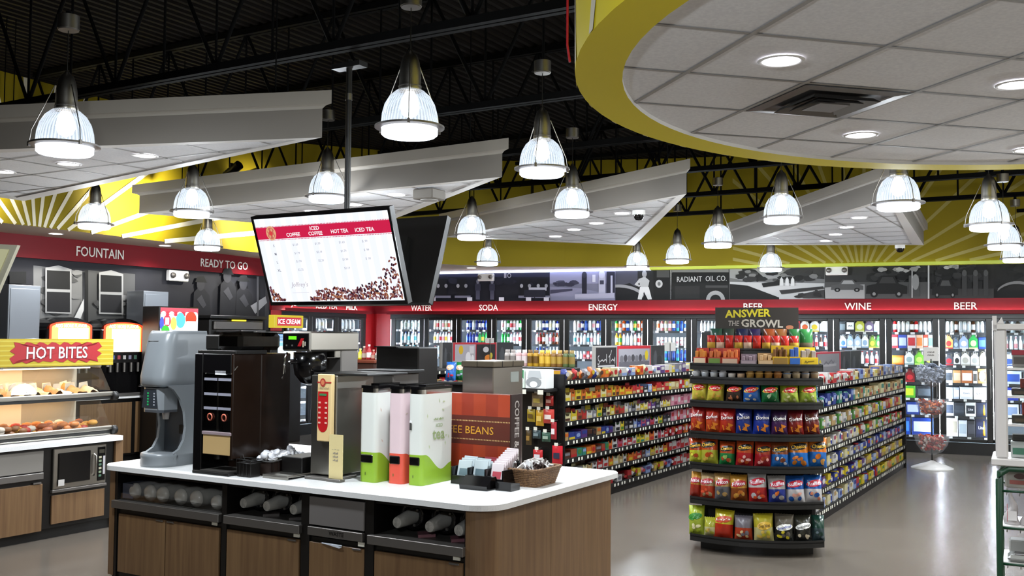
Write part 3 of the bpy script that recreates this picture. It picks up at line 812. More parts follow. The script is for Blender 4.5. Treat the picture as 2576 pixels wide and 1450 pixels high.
PEND = [(163, 388, 139, None, 'bell pendant at far left, in front of the nearest ceiling cloud', 2), (1030, 343, 145, None, 'largest bell pendant, top centre beside the black screen pole', 1),
        (1363, 443, 115, None, 'bell pendant under the steel canopy left of the round soffit', 1), (822, 508, 91, None, 'bell pendant partly behind the black screen pole', 1),
        (1439, 546, 88, None, 'bell pendant in front of the dome camera cloud', 1), (482, 546, 89, None, 'bell pendant left of the screen, in front of its cloud', 1),
        (237, 576, 78, None, 'bell pendant over the FOUNTAIN letters', 1), (521, 630, 64, None, 'bell pendant over the READY TO GO letters', 1),
        (1186, 603, 72, None, 'bell pendant just right of the black screen back', 1), (1226, 668, 52, 16.6, 'small bell pendant hanging over the trucks mural', 1),
        (1602, 678, 49, 17.2, 'small bell pendant over the man in white mural', 1), (1704, 663, 58, 15.6, 'bell pendant over the tanker mural', 1),
        (1966, 561, 88, None, 'bell pendant between the two right clouds, left of the WINE cloud middle', 1), (1806, 623, 69, None, 'bell pendant at the left tip of the WINE cloud', 1),
        (2260, 528, 105, None, 'bell pendant half hidden under the round soffit, before the WINE cloud', 1), (1939, 683, 53, 16.4, 'small bell pendant over the pale landscape mural', 1),
        (2489, 580, 94, None, 'upper pendant of the three at right edge', 1), (2525, 628, 75, None, 'middle pendant of the three at right edge', 1), (2556, 660, 62, None, 'lowest pendant of the three at right edge', 1)]
for i, (u, v, w, Y, l, _) in enumerate(PEND):
    Y = Y or DD * FPX / w
    p = at_Y(u, v, Y) + EZ * .05
    o = pend0 if i == 0 else dup(pend0)
    o.location = p; o['label'] = l; o.rotation_euler = (0, 0, R.uniform(0, 2))
    for c in o.children:
        if c.name.startswith('mounting_stem'):
            L = CHORD_Z - .03 - (p.z + .87)
            c.scale = (1, 1, max(.05, L / .13)); c.location = (0, 0, .87 - .87 * c.scale[2])
        
# bell pendants added out of view, hung low to brighten the round soffit tiles
fill_glow = None
for k, (x, y) in enumerate(((-.9, 1.0), (4.2, .2), (5.9, 1.6), (6.4, 3.6), (6.3, 6.0), (5.9, 8.2), (10.5, 11.5))):
    o = dup(pend0, (x, y, 2.8), 0, 'added unseen bell pendant brightening the round soffit tiles')
    o['group'] = 'fill pendants added outside the view'
    for c in o.children:
        if c.name.startswith('pendant_glow'):
            if fill_glow is None: fill_glow = c.data.copy(); fill_glow.energy = FILL_W
            c.data = fill_glow
        if c.name.startswith('mounting_stem'):
            c.scale = (1, 1, (CHORD_Z - 2.8 - .87) / .13); c.location = (0, 0, .87 - .87 * c.scale[2])
# black track spotlight over the FOUNTAIN wall, washing the yellow
def trackspot(p, aim, label, power):
    t = thing('track_spotlight', label, 'spotlight', p, 0, 'black spotlights washing the yellow wall')
    d = (aim - p).normalized(); rot = d.to_track_quat('Z', 'Y').to_matrix().to_4x4()
    m = MB(); m.X = rot; m.cyl(.06, -.16, .1, BLACKM, n=16); m.lathe([(.06, .1), (.05, .07), (0, .07)], 16, DOWNL); m.build('lamp_head', t)
    m = MB(); m.tube([(0, 0, 0), (0, 0, .1), (0, .0, CHORD_Z - p.z)], .022, BLACKM, 8); m.build('stem', t)
    l = lamp('SPOT', 'wash_beam', d * .12, power, (1, .96, .84), t, d, .06, radians(95), .8)
m0 = (bl[1] + bl[2]) / 2
for k, (f, dist, l) in enumerate(((-.15, 1.3, 'black spotlight hidden above the nearest cloud at the left'), (.45, 1.3, 'black spotlight behind the nearest cloud, left of its tip'), (.97, 1.3, 'black spotlight above the READY TO GO letters'))):
    b = bl[1] + (bl[2] - bl[1]) * f
    p = b + LBN * dist; p.z = 3.85
    a = b + EZ * .55
    trackspot(p, a, l, WASH_W)
bs = at_Y(582, 432, 12.5)
trackspot(bs, bs + Vector((-.8, .5, -.5)), 'black spotlight hanging on a stem against the bright yellow wall', 25)
# red conduit beside the drum
cr = at_Y(1427, 140, 4.45)
tag(MB().tube([cr + Vector((.012, 0, -.03)), cr + Vector((0, 0, .05)), Vector((cr.x, cr.y, DECK_Z))], .006, mat('red_conduit', 'b01020', .4), 6).build('conduit'), 'thin red conduit beside the yellow drum of the round soffit', 'pipe')
# ------------------------------------------------------------------ walk-in cooler along the back wall
DS = [bw_s(u) for u in (985, 1068, 1150, 1238, 1325, 1420, 1525, 1630, 1740, 1852, 1974, 2097, 2228, 2362, 2497, 2632, 2770)]
GZ0, GZ1 = .26, 2.29
SHELF = [2.065, 1.785, 1.50, 1.20, .925, .635, .285]
def wall_root(name, label, cat, s, group=None):
    return thing(name, label, cat, BW(s), WA, group)
def cooler(name, label, L, rootp, rz, bounds, depth=.95):
    t = thing(name, label, 'cooler', rootp, rz)
    m = MB(); m.box(0, L, depth, depth + .03, .18, 2.38, LINER); m.box(0, L, .05, depth, .17, .2, LINER); m.box(0, L, .05, depth, 2.34, 2.37, LINER)
    m.box(-.03, 0, .05, depth, .18, 2.38, LINER); m.box(L, L + .03, .05, depth, .18, 2.38, LINER); m.build('white_liner', t)
    m = MB(); m.box(-.02, L + .02, -.03, .06, GZ1, 2.385, BLACK); m.build('header', t)
    m = MB(); m.box(-.02, L + .02, 0.0, .06, 0, .2, BLACK); m.build('kick_base', t)
    for k, z in enumerate(SHELF):
        m = MB(); m.box(.01, L - .01, .13, depth - .05, z - .016, z, STEELD)
        m.box(.01, L - .01, .112, .128, z - .035, z + .004, mat('shelf_rail', '2a2a2c', .4))
        x = .12
        while x < L - .1:
            m.box(x, x + R.choice((.05, .06, .07)), .106, .111, z - .034, z + .003, WHITE); x += R.uniform(.14, .3)
        m.build('shelf', t)
    for b in bounds:
        m = MB(); m.box(b - .016, b + .016, .055, .072, .27, 2.27, COOLL); m.build('light_tube', t)
    return t
WIC = cooler('walk_in_cooler', 'long black walk-in cooler with glass doors along the back wall', DS[-1] - DS[0], BW(DS[0]), WA, [d - DS[0] for d in DS])
def cooler_door(t, x, w, hinge=-1):
    st = .1; h = w / 2 - .004
    m = MB(); z0, z1 = .215, GZ1 + .02
    m.box(-h, -h + st, -.035, .02, z0, z1, BLACK, .008); m.box(h - st, h, -.035, .02, z0, z1, BLACK, .008)
    m.box(-h + st, h - st, -.034, .02, z1 - .05, z1, BLACK, .008); m.box(-h + st, h - st, -.034, .02, z0, z0 + .05, BLACK, .008)
    d = m.build('door', t, (x, -.002, 0))
    m = MB(); m.box(-h + st, h - st, -.012, -.006, z0 + .05, z1 - .05, GLASS); m.build('glass_pane', d)
    m = MB(); x = -hinge * (h - .04); m.tube([(x, -.035, .95), (x, -.075, .98), (x, -.075, 1.42), (x, -.035, 1.45)], .011, STEELD, 6); m.build('handle', d)
for i in range(len(DS) - 1):
    cooler_door(WIC, (DS[i] + DS[i + 1]) / 2 - DS[0], DS[i + 1] - DS[i])
# products
CLEAR = mat('pale_drink', 'c4d2d8', .15)
def bottle_mesh(kind, body, lab, cap, n=10):
    m = MB(); b = col(body, .2); l = col(lab, .35); c = col(cap, .35)
    if kind == 'soda':
        m.lathe([(0, 0), (.03, 0), (.034, .012), (.034, .06)], n, b); m.lathe([(.0345, .06), (.033, .10), (.0345, .14)], n, l); m.lathe([(.034, .14), (.031, .165), (.017, .2), (.013, .212)], n, b); m.lathe([(.0145, .212), (.0145, .232), (0, .232)], n, c)
    elif kind == 'beer':
        m.lathe([(0, 0), (.03, 0), (.0305, .02)], n, b); m.lathe([(.031, .02), (.031, .10)], n, l); m.lathe([(.0305, .10), (.0295, .13), (.014, .175), (.0125, .185)], n, b); m.lathe([(.0135, .185), (.0135, .205)], n, l); m.lathe([(.0125, .205), (.014, .215), (.014, .228), (0, .228)], n, c)
    elif kind == 'wine':
        m.lathe([(0, 0), (.037, 0), (.037, .05)], n, b); m.lathe([(.0375, .05), (.0375, .14)], n, l); m.lathe([(.037, .14), (.035, .17), (.015, .205), (.014, .22)], n, b); m.lathe([(.015, .22), (.015, .262), (0, .262)], n, c)
    elif kind == 'can':
        m.lathe([(0, 0), (.026, 0), (.031, .01)], n, c); m.lathe([(.0312, .01), (.0312, .11)], n, b); m.lathe([(.0314, .045), (.0314, .085)], n, l); m.lathe([(.0312, .11), (.0315, .15), (.026, .162), (0, .16)], n, c)
    elif kind == 'jug':
        m.lathe([(0, 0), (.045, 0), (.048, .015), (.048, .06)], n, b); m.lathe([(.0485, .06), (.0485, .13)], n, l); m.lathe([(.048, .13), (.044, .165), (.022, .2), (.02, .214)], n, b); m.lathe([(.022, .214), (.022, .236), (0, .236)], n, c)
    return m.mesh(kind + '_shape')
_bm = {}
CN_NAMES = {'e8e8ea': 'white', 'c9d6dc': 'clear', '1c2a78': 'navy', '2050b0': 'blue', '1d8a3c': 'green', 'c01c24': 'red', 'd8581a': 'orange', 'e0b020': 'yellow', '6a3318': 'brown', 'd88a90': 'pink', '1a1a1c': 'black', '3aa0b0': 'teal', '88a098': 'grey green', '7a2a80': 'purple', 'b8bcc2': 'silver', '4a2410': 'amber', 'd8cfa8': 'cream'}
def bottle(name, kind, cols, P, label, cat, group):
    k = (kind, cols)
    if k not in _bm: _bm[k] = bottle_mesh(kind, *cols)
    o = bpy.data.objects.new(name, _bm[k]); COL.objects.link(o); o.location = P; o.rotation_euler = (0, 0, R.uniform(0, 6)); tag(o, label, cat, group); return o
W_, CL, NV, BL_, GR, RD, OR, YL, BRN, PK, BK, TL, GG, PU, SV, AM, CR = 'e8e8ea c9d6dc 1c2a78 2050b0 1d8a3c c01c24 d8581a e0b020 6a3318 d88a90 1a1a1c 3aa0b0 88a098 7a2a80 b8bcc2 4a2410 d8cfa8'.split()
ROWN = ['top row', 'second row', 'third row', 'fourth row', 'fifth row', 'sixth row', 'bottom row']
def row_bottles(di, row, kind, pal, n, name='drink_bottle', cat='bottle', s0=None, s1=None):
    a = DS[di] + .12 if s0 is None else s0; b = DS[di + 1] - .12 if s1 is None else s1
    for k in range(n):
        c = pal[k % len(pal)] if isinstance(pal, list) else pal
        s = a + (b - a) * (k + .5) / n
        bottle(name, kind, c, BW(s, -.19, SHELF[row] + .001), '%s %s with %s cap, %s in %s, %s door from red corner' % (CN_NAMES[c[0]], 'can' if kind == 'can' else 'bottle', CN_NAMES[c[2]], ORD[k], ROWN[row], ORD[di]), cat, 'drinks behind the cooler doors')
row_bottles(0, 0, 'soda', [(CL, W_, TL), (CL, GG, W_)], 7); row_bottles(0, 1, 'soda', [(CL, TL, W_), (CL, W_, BL_)], 7); row_bottles(0, 2, 'jug', [(CL, GG, W_), (CL, W_, TL)], 6)
row_bottles(1, 0, 'soda', [(W_, CR, RD), (W_, RD, RD), (W_, W_, YL), (W_, PK, RD)], 8); row_bottles(1, 1, 'soda', [(W_, YL, W_), (W_, W_, RD), (W_, RD, W_), (W_, PK, W_)], 8); row_bottles(1, 2, 'soda', [(W_, W_, RD), (CL, W_, W_)], 7)
row_bottles(2, 0, 'soda', [(NV, W_, W_), (NV, BL_, W_), (CL, W_, BL_), (NV, NV, BL_), (NV, W_, NV)], 8); row_bottles(2, 1, 'soda', [(NV, BL_, W_), (NV, BL_, BL_), (NV, NV, W_), (NV, W_, BL_), (GR, GR, W_), (GR, YL, GR), (GR, GR, GR), (OR, OR, W_)], 8); row_bottles(2, 2, 'can', [(BL_, W_, SV), (NV, BL_, SV)], 9)
row_bottles(3, 0, 'soda', [(W_, PK, W_), (CL, W_, PK), (GR, W_, W_), (W_, RD, W_)], 8); row_bottles(3, 1, 'soda', [(GR, GR, W_), (GR, GR, GR), (GR, W_, W_), (CL, W_, RD), (W_, PK, W_), (W_, W_, RD), (W_, RD, W_), (W_, PK, RD)], 8); row_bottles(3, 2, 'can', [(W_, PK, SV), (PK, W_, SV)], 8)
row_bottles(4, 0, 'soda', [(W_, CR, W_), (CL, W_, W_), (NV, W_, BL_), (BL_, W_, W_)], 8); row_bottles(4, 1, 'soda', [(W_, PK, RD), (BRN, RD, RD), (BRN, W_, RD), (W_, W_, OR)], 8); row_bottles(4, 2, 'soda', [(NV, W_, W_), (BL_, NV, BL_), (NV, BL_, W_), (W_, W_, BL_), (W_, W_, W_), (CL, W_, W_), (W_, CL, W_), (W_, W_, W_)], 8)
row_bottles(5, 0, 'soda', [(W_, W_, W_), (CL, PK, W_), (NV, W_, W_), (BL_, BL_, W_)], 8); row_bottles(5, 1, 'soda', [(W_, TL, W_), (W_, PK, W_), (CL, W_, W_), (W_, W_, RD)], 9); row_bottles(5, 2, 'can', [(W_, BL_, SV), (CL, W_, SV), (W_, W_, SV), (PK, RD, SV), (PK, W_, RD), (PK, RD, W_)], 9)
row_bottles(6, 0, 'soda', [(GR, YL, YL), (W_, OR, W_), (OR, W_, OR), (BL_, W_, OR), (W_, W_, BL_)], 8); row_bottles(6, 1, 'soda', [(YL, W_, YL), (YL, GR, OR), (W_, W_, OR), (W_, CL, W_), (W_, W_, W_), (W_, CR, RD), (W_, RD, W_), (W_, CR, W_)], 8); row_bottles(6, 2, 'can', [(W_, W_, SV), (CL, W_, SV)], 9)
row_bottles(7, 0, 'soda', [(W_, OR, OR), (PK, W_, W_), (CR, W_, OR), (PK, W_, PK), (BL_, W_, BL_), (TL, BL_, W_), (BL_, BL_, W_), (W_, BL_, BL_)], 8); row_bottles(7, 1, 'can', [(W_, PK, W_), (PK, W_, W_), (W_, W_, W_), (W_, CR, W_), (W_, SV, W_)], 8); row_bottles(7, 2, 'soda', [(BL_, NV, W_), (NV, BL_, W_), (TL, BL_, W_)], 8)
row_bottles(8, 0, 'beer', [(W_, W_, W_), (W_, CL, W_)], 9, 'beer_bottle'); row_bottles(8, 1, 'beer', [(W_, CL, W_), (W_, W_, SV)], 9, 'beer_bottle'); row_bottles(8, 2, 'beer', [(W_, PK, W_), (W_, W_, W_)], 9, 'beer_bottle')
row_bottles(9, 0, 'beer', [(W_, W_, W_), (W_, SV, W_)], 8, 'beer_bottle'); row_bottles(9, 1, 'beer', [(AM, W_, W_), (W_, CL, W_)], 7, 'beer_bottle')
row_bottles(10, 1, 'beer', [(CL, W_, W_), (CL, W_, W_), (AM, RD, W_), (AM, W_, RD), (AM, RD, RD), (W_, RD, W_), (AM, W_, W_), (CL, RD, W_)], 8, 'beer_bottle')
row_bottles(11, 2, 'beer', [(W_, W_, RD), (W_, RD, W_)], 8, 'beer_bottle')
row_bottles(12, 0, 'wine', [(RD, W_, RD), (CL, W_, W_), (W_, W_, NV), (CL, W_, W_), (AM, W_, W_)], 9, 'wine_bottle')
row_bottles(13, 0, 'wine', [(CL, W_, W_), (W_, CL, W_), (AM, W_, BK), (CL, SV, W_)], 9, 'wine_bottle')
row_bottles(14, 0, 'wine', [(CL, W_, W_), (BK, W_, W_)], 7, 'wine_bottle'); row_bottles(14, 1, 'beer', [(W_, W_, W_), (W_, PK, W_)], 8, 'beer_bottle')
# carriers and cases
def carrier(di, row, s, w, h, base, lab, name, what, text=None, tcol='1a1a1c', tops=True, shape='house'):
    m = MB(); b = col(base, .4); l = col(lab, .4); d = .13
    if shape == 'house':
        m.prism([(-w / 2, 0), (w / 2, 0), (w / 2, h * .6), (w * .16, h * .82), (w * .16, h), (-w * .16, h), (-w * .16, h * .82), (-w / 2, h * .6)], 0, d, b, 'y')
        m.disc((0, -.002, h * .36), (1, 0, 0), (0, 0, 1), w * .33, h * .2, l); m.poly([(-w / 2, -.001, .0), (w / 2, -.001, .0), (w / 2, -.001, h * .1), (-w / 2, -.001, h * .1)], l)
        m.poly([(-w * .09, -.002, h * .88), (w * .09, -.002, h * .88), (w * .09, -.002, h * .95), (-w * .09, -.002, h * .95)], BLACK)
        if tops:
            for x in (-w * .3, w * .3): m.lathe([(.013, h * .55), (.013, h * .86), (.015, h * .87), (.015, h * .93), (0, h * .93)], 8, col('d8d4c8'), (x, d * .3, 0))
    else:
        m.box(-w / 2, w / 2, 0, .2, 0, h, b, .004)
        m.poly([(-w * .42, -.002, h * .2), (w * .42, -.002, h * .2), (w * .42, -.002, h * .78), (-w * .42, -.002, h * .78)], l)
        if shape == 'oval': m.disc((0, -.004, h * .5), (1, 0, 0), (0, 0, 1), w * .36, h * .38, col('d8cda8'))
        if shape == 'bottle':
            m.lathe([(0, h * .1), (w * .1, h * .1), (w * .1, h * .5), (w * .04, h * .72), (w * .04, h * .85), (0, h * .85)], 8, col('c88a2a'), (w * .24, -.004, 0), scale=(1, .1))
    if text: m.text(text, (0, -.008, h * (.36 if shape == 'house' else .5)), (1, 0, 0), (0, 0, 1), h * .16, col(tcol), w * .5, bold=.01)
    o = m.build('beer_carrier' if shape == 'house' else 'beer_case', None, BW(s, -.16, SHELF[row] + .002), WA)
    tag(o, '%s in %s, %s door from red corner' % (what, ROWN[row], ORD[di]), 'beer pack', 'beer packs behind the cooler doors'); return o
def packs(di, row, items):
    a, b = DS[di] + .09, DS[di + 1] - .09; x = a
    tot = sum(i[0] for i in items); f = (b - a) / tot
    for k, it in enumerate(items):
        w = it[0] * f
        if it[1]: carrier(di, row, x + w / 2, w * .93, it[1], it[2], it[3], '', '%s, %s from left' % (it[4], ORD[k]), *it[5:])
        x += w
packs(10, 0, [(1, .2, 'b01c24', '2a2a30', 'dark red beer case', None, 'ffffff', False, 'case'), (1, .24, 'e6e2dc', 'd8581a', 'white and orange carrier'), (1, .24, 'e4e4e0', 'e0c020', 'white and yellow carrier'), (1, .23, 'e6e8ea', 'a8c0c8', 'white and pale blue carrier')])
packs(10, 2, [(1, .22, 'e8e8ea', 'b8bcc2', 'white carrier'), (1, .2, 'd88a2a', 'e8b060', 'orange pack', None, '1', False, 'case'), (1, .2, 'd88a2a', 'e8b060', 'orange pack', None, '1', False, 'case'), (1, .21, 'c01c24', 'e8e8ea', 'red and white case', None, '1', False, 'case')])
packs(11, 0, [(.8, .18, '202428', '50585c', 'dark beer pack', None, '1', False, 'case'), (1.1, .22, '15181a', 'e8e8e4', 'black and white beer case', 'IPA', '101010', False, 'case'), (1.2, .25, 'c2c43a', 'e8e8c0', 'lime carrier'), (1.1, .23, '6a5a78', 'd8d0c8', 'grey purple carrier'), (.8, .22, 'd8e0e6', '88a0a8', 'pale carrier')])
packs(11, 1, [(1, .23, 'c8d4e4', '3858a0', 'pale blue carrier'), (1, .24, '9ab0cc', 'dce4ec', 'blue white carrier'), (1, .24, 'b4c8dc', 'e8ecf0', 'sky blue carrier'), (1, .25, 'dfe5ea', '88a0b8', 'white carrier'), (1, .22, '6a8a30', 'c8b040', 'green and yellow carrier'), (.6, .22, '3aa040', 'a8d060', 'bright green carrier')])
packs(12, 1, [(.7, .24, 'c03038', 'e8d8d8', 'red and white case', None, '1', False, 'case'), (.9, .24, '30469a', 'a8b4d8', 'blue case', None, '1', False, 'case'), (.9, .24, 'd8ccc8', 'c02830', 'white and red case', None, '1', False, 'case'), (.7, .24, 'e0b498', 'd87838', 'peach case', None, '1', False, 'case'), (.5, .24, 'b8402c', 'e0c8a0', 'rust case', None, '1', False, 'case'), (.5, .24, 'd8e4e8', '58a8b8', 'pale teal case', None, '1', False, 'case')])
packs(12, 2, [(1.3, .16, 'd86a1c', 'e89850', 'orange case', None, '1', False, 'case'), (1, .25, 'dfe4e2', '90a8a8', 'white carrier'), (1, .25, '70b830', 'b8e068', 'lime green carrier'), (.9, .24, '2a3424', '80803a', 'dark green carrier')])
packs(12, 3, [(1.3, .2, '2a50b0', 'b8d0f0', 'blue and white case', None, '1', False, 'case'), (1, .23, '7a1418', 'c02830', 'dark red carrier'), (1.2, .2, '1c2026', '5a6068', 'dark case', None, '1', False, 'case'), (.6, .2, 'e0e0e4', '8898a8', 'white case', None, '1', False, 'case')])
packs(12, 4, [(1.4, .21, '58b030', 'd0d838', 'green and yellow case', None, '1', False, 'case'), (1, .21, '1c2228', '4a525a', 'dark case', None, '1', False, 'case')])
packs(12, 5, [(1, .22, '20389a', 'd87a28', 'blue case with orange panel', None, '1', False, 'case'), (1, .22, '203a8a', 'b8c4e0', 'blue and white case', None, '1', False, 'case'), (1, .22, 'c8ccd4', '8890a0', 'silver case', None, '1', False, 'case')])
packs(12, 6, [(1, .3, '1440a0', '4080d8', 'bright blue case', None, '1', False, 'case'), (1.2, .3, '1a3c98', 'd8e0f0', 'blue case', 'Coors', 'e8ecf8', False, 'case')])
packs(13, 1, [(1, .25, 'd89a50', 'b82828', 'orange carrier with red badge'), (.7, .2, '586880', 'a8b8c8', 'slate carrier'), (1.1, .25, '9fb4d8', 'e8ecf4', 'pale blue carrier'), (1.1, .27, '18a048', 'e8e0a0', 'bright green carrier'), (.9, .2, '1a3a90', '4a70c8', 'blue case', None, '1', False, 'case')])
packs(13, 2, [(1, .21, '3a3c42', 'b02028', 'dark carrier with red badge'), (.8, .23, 'e0e0e0', '202020', 'white carrier'), (1.1, .25, 'dcdad4', 'b0aca0', 'white carrier'), (1, .24, 'd8d8d6', 'a8a8a0', 'pale carrier'), (.8, .25, 'c8c0a4', 'e4dcc0', 'cream carrier')])
packs(13, 3, [(.9, .22, 'e0dcd8', '3a4048', 'white case with dark letters', None, '1', False, 'case'), (.9, .22, 'c8905a', 'e0c0a0', 'tan case', None, '1', False, 'case'), (1.3, .22, 'b86a38', 'e4dcd0', 'brown and white case', None, '1', False, 'case'), (.5, .21, 'd4d0c8', '50504c', 'grey case', None, '1', False, 'case'), (1, .25, 'c89a60', '4a3a28', 'tan case with cream oval', None, '1', False, 'oval')])
packs(13, 4, [(.8, .2, 'b8c4d8', 'e4e8f0', 'silver blue case', None, '1', False, 'case'), (.6, .2, 'a8b0c0', 'd8dce4', 'silver case', None, '1', False, 'case'), (1.3, .21, 'd8dadc', 'eceeee', 'white case', 'Coors', '405070', False, 'case'), (1.3, .21, 'dcdcd8', 'eeeeea', 'white case', 'Lite', '505058', False, 'case')])
packs(13, 5, [(.9, .24, 'd8dce0', '404858', 'white case', None, '1', False, 'case'), (1.1, .23, '24282e', '383e46', 'charcoal case', None, '1', False, 'case'), (1.1, .24, 'e4e4e2', '22262c', 'white case with dark panel', 'Lite', 'e8e8e8', False, 'case'), (1.1, .24, '23283a', '2a3040', 'navy case with bottle', None, '1', False, 'bottle')])
packs(13, 6, [(1.3, .33, 'e2e2e0', 'a8a090', 'tall white case', None, '1', False, 'case'), (.9, .28, 'd0d4d8', 'a8b4bc', 'pale case', None, '1', False, 'case'), (.8, .28, '2c2c30', '44444a', 'dark case', None, '1', False, 'case'), (1.2, .33, '1c2036', '252a44', 'navy case with bottle', 'Lite', 'e8e8ec', False, 'bottle')])
packs(14, 2, [(1, .23, 'c8ccd4', '3858a0', 'pale carrier'), (1, .23, 'b8bcc8', 'e0e0e4', 'silver carrier')]); packs(14, 3, [(1.4, .22, 'd0dcec', '2a50a8', 'white and blue case', None, '1', False, 'case'), (1, .2, '202838', '405080', 'navy case', None, '1', False, 'case')])
packs(14, 4, [(1, .22, '2038a0', 'e0e4f0', 'blue and white case', None, '1', False, 'case'), (1, .22, 'd8dce4', '3048b0', 'white case', None, '1', False, 'case')]); packs(14, 5, [(1, .23, 'e0e0e2', '8090b0', 'white case', None, '1', False, 'case'), (1, .23, '283048', '7080a0', 'navy case', None, '1', False, 'case')])
# juice cooler in the left wall
JB = [sj1 - (CN - on_pl(u, 800, LW(0), LN)).dot(E2) for u in (722, 783, 848)] + [sj1 - sj0]
JB[0] = 0.0
JCO = cooler('juice_cooler', 'black three door cooler under the MILK and ICED TEA letters', sj1 - sj0, LW(sj1, 0), pi / 2 - G, JB, .9)
JN = ['left', 'middle', 'right']
for i in range(3):
    a, b = JB[i], JB[i + 1]
    cooler_door(JCO, (a + b) / 2, b - a)
    for row in range(3):
        for k in range(6):
            c = [[(W_, CL, W_), (PK, W_, RD), (W_, W_, W_), (NV, W_, W_)], [(W_, W_, RD), (W_, CR, W_), (W_, W_, W_)], [(W_, W_, W_), (W_, W_, BL_), (W_, CL, W_)]][i][(k + row) % 3]
            bottle('juice_bottle', 'jug', c, LW(sj1 - a - .1 - (b - a - .2) * (k + .5) / 6, -.2, SHELF[row] + .001), '%s bottle with %s cap, %s in %s, %s door of milk cooler' % (CN_NAMES[c[0]], CN_NAMES[c[2]], ORD[k], ROWN[row], JN[i]), 'bottle', 'bottles behind the milk cooler doors')
# ------------------------------------------------------------------ gondolas
TAGM = mat('price_tag', 'd9d6c8', .5)
SH_Z = [1.44, 1.20, .97, .755, .55, .345, .125]
def gondola(label, ec, b0, b1, hw=.53, levels=SH_Z, left=True):
    L = b1 - b0
    t = thing('shelf_gondola', label, 'store shelf', GP(ec, b0), RG, 'double sided store gondolas')
    m = MB(); m.box(-.03, .03, .02, L - .02, .1, 1.44, BLACKM); m.build('back_panel', t)
    m = MB(); m.box(-hw + .03, hw - .03, 0, L, 0, .1, BLACKM); m.build('base_deck', t)
    for y in (0, L): 
        m = MB(); m.box(-hw, hw, y - .02, y + .02, 0, 1.52, BLACK); m.build('end_panel', t)
    for k, z in enumerate(levels):
        m = MB(); m.box(-hw + .02, hw - .02, .02, L - .02, z - .012, z, BLACKM)
        for s in (1, -1):
            x = s * (hw - .01); m.box(x - .008, x + .008, .02, L - .02, z - .045, z + .012, BLACKM)
            y = .08
            while y < L - .1:
                if s > 0: m.box(x + .0085, x + .011, y, y + .035, z - .034, z + .0, TAGM)
                y += R.uniform(.07, .17)
        m.build('shelf', t)
    return t
g1 = gondola('long black candy gondola with lit coolers behind, left of the chip rack', -5.75, 10.05, 16.3)
g2 = gondola('long black grocery gondola behind the chip rack, along the right aisle', -3.09, 10.55, 16.15)
g0 = gondola('black gondola half hidden behind the coffee island, with a red framed picture on top', -8.6, 10.3, 16.0)
CNAME = {'b0581c': 'orange', '961e20': 'red', 'b09a24': 'yellow', '402418': 'brown', 'aaa6a2': 'white', '263270': 'blue', '43265c': 'purple', '2c6a5a': 'teal', 'a8707c': 'pink', '68666c': 'grey', '181618': 'black', '947a50': 'tan', '3a6a28': 'green', '863824': 'rust', '7080a4': 'pale blue', '8c3a52': 'rose', 'b0a880': 'cream'}
O_, R_, Y_, N_, H_, B_, P_, T_, K_, Q_, X_, A_, E_, U_, V_, Z_, M_ = CNAME.keys()
_pm = {}
def pack_mesh(kind, c, d, w, h, v):
    k = (kind, c, d, round(w, 2), round(h, 2), v)
    if k in _pm: return _pm[k]
    m = MB(); a = col(c, .4); b = col(d, .4); x = .16        # faces +x (the aisle), width along y
    if kind == 'tray':       # open display box of bars
        m.box(-x, 0, -w / 2, w / 2, 0, h * .55, a); m.prism([(-w / 2, h * .55), (-w / 2, h), (-w * .36, h), (-w * .24, h * .7), (w * .24, h * .7), (w * .36, h), (w / 2, h), (w / 2, h * .55)], -.004, 0, a, 'x'); m.box(-x, -x + .004, -w / 2, w / 2, h * .5, h * 1.15, a)
        for i in range(3): m.box(-x * .9, -.012, -w * .42 + i * w * .29, -w * .42 + i * w * .29 + w * .24, h * .5, h * .74, b, .004)
        m.poly([(.002, -w * .36, h * .14), (.002, w * .36, h * .14), (.002, w * .36, h * .44), (.002, -w * .36, h * .44)], b)
    elif kind == 'bag':
        m.grid(lambda i, j: (-.05 + .05 * sin(pi * min(1, max(0, j))) ** .6 * (sin(pi * i) ** .5 if 0 < i < 1 else 0), (i - .5) * w, j * h), 6, 6, a)
        m.grid(lambda i, j: (-.052 - .04 * sin(pi * j) * sin(pi * i), (.5 - i) * w, j * h), 4, 4, a)
        m.disc((.006, 0, h * .55), (0, 1, 0), (0, 0, 1), w * .34, h * .2, b)
    elif kind == 'carton':
        m.box(-x, 0, -w / 2, w / 2, 0, h, a, .003)
        if v == 0: m.poly([(.002, -w * .4, h * .5), (.002, w * .4, h * .5), (.002, w * .4, h * .88), (.002, -w * .4, h * .88)], b)
        elif v == 1: m.poly([(.002, -w * .5, h * .12), (.002, w * .5, h * .12), (.002, w * .5, h * .4), (.002, -w * .5, h * .4)], b)
        else: m.disc((.002, 0, h * .55), (0, 1, 0), (0, 0, 1), w * .36, h * .28, b)
    elif kind == 'jar':
        m.lathe([(0, 0), (w * .46, 0), (w * .48, h * .05), (w * .48, h * .2)], 12, a, (-w * .5, 0, 0)); m.lathe([(w * .485, h * .2), (w * .485, h * .62)], 12, b, (-w * .5, 0, 0)); m.lathe([(w * .48, h * .62), (w * .46, h * .76), (w * .34, h * .82)], 12, a, (-w * .5, 0, 0)); m.lathe([(w * .36, h * .82), (w * .36, h), (0, h)], 12, b, (-w * .5, 0, 0))
    _pm[k] = m.mesh(kind + '_shape'); return _pm[k]
LEV = ['top shelf', 'second shelf', 'third shelf', 'fourth shelf', 'fifth shelf', 'sixth shelf', 'bottom shelf']
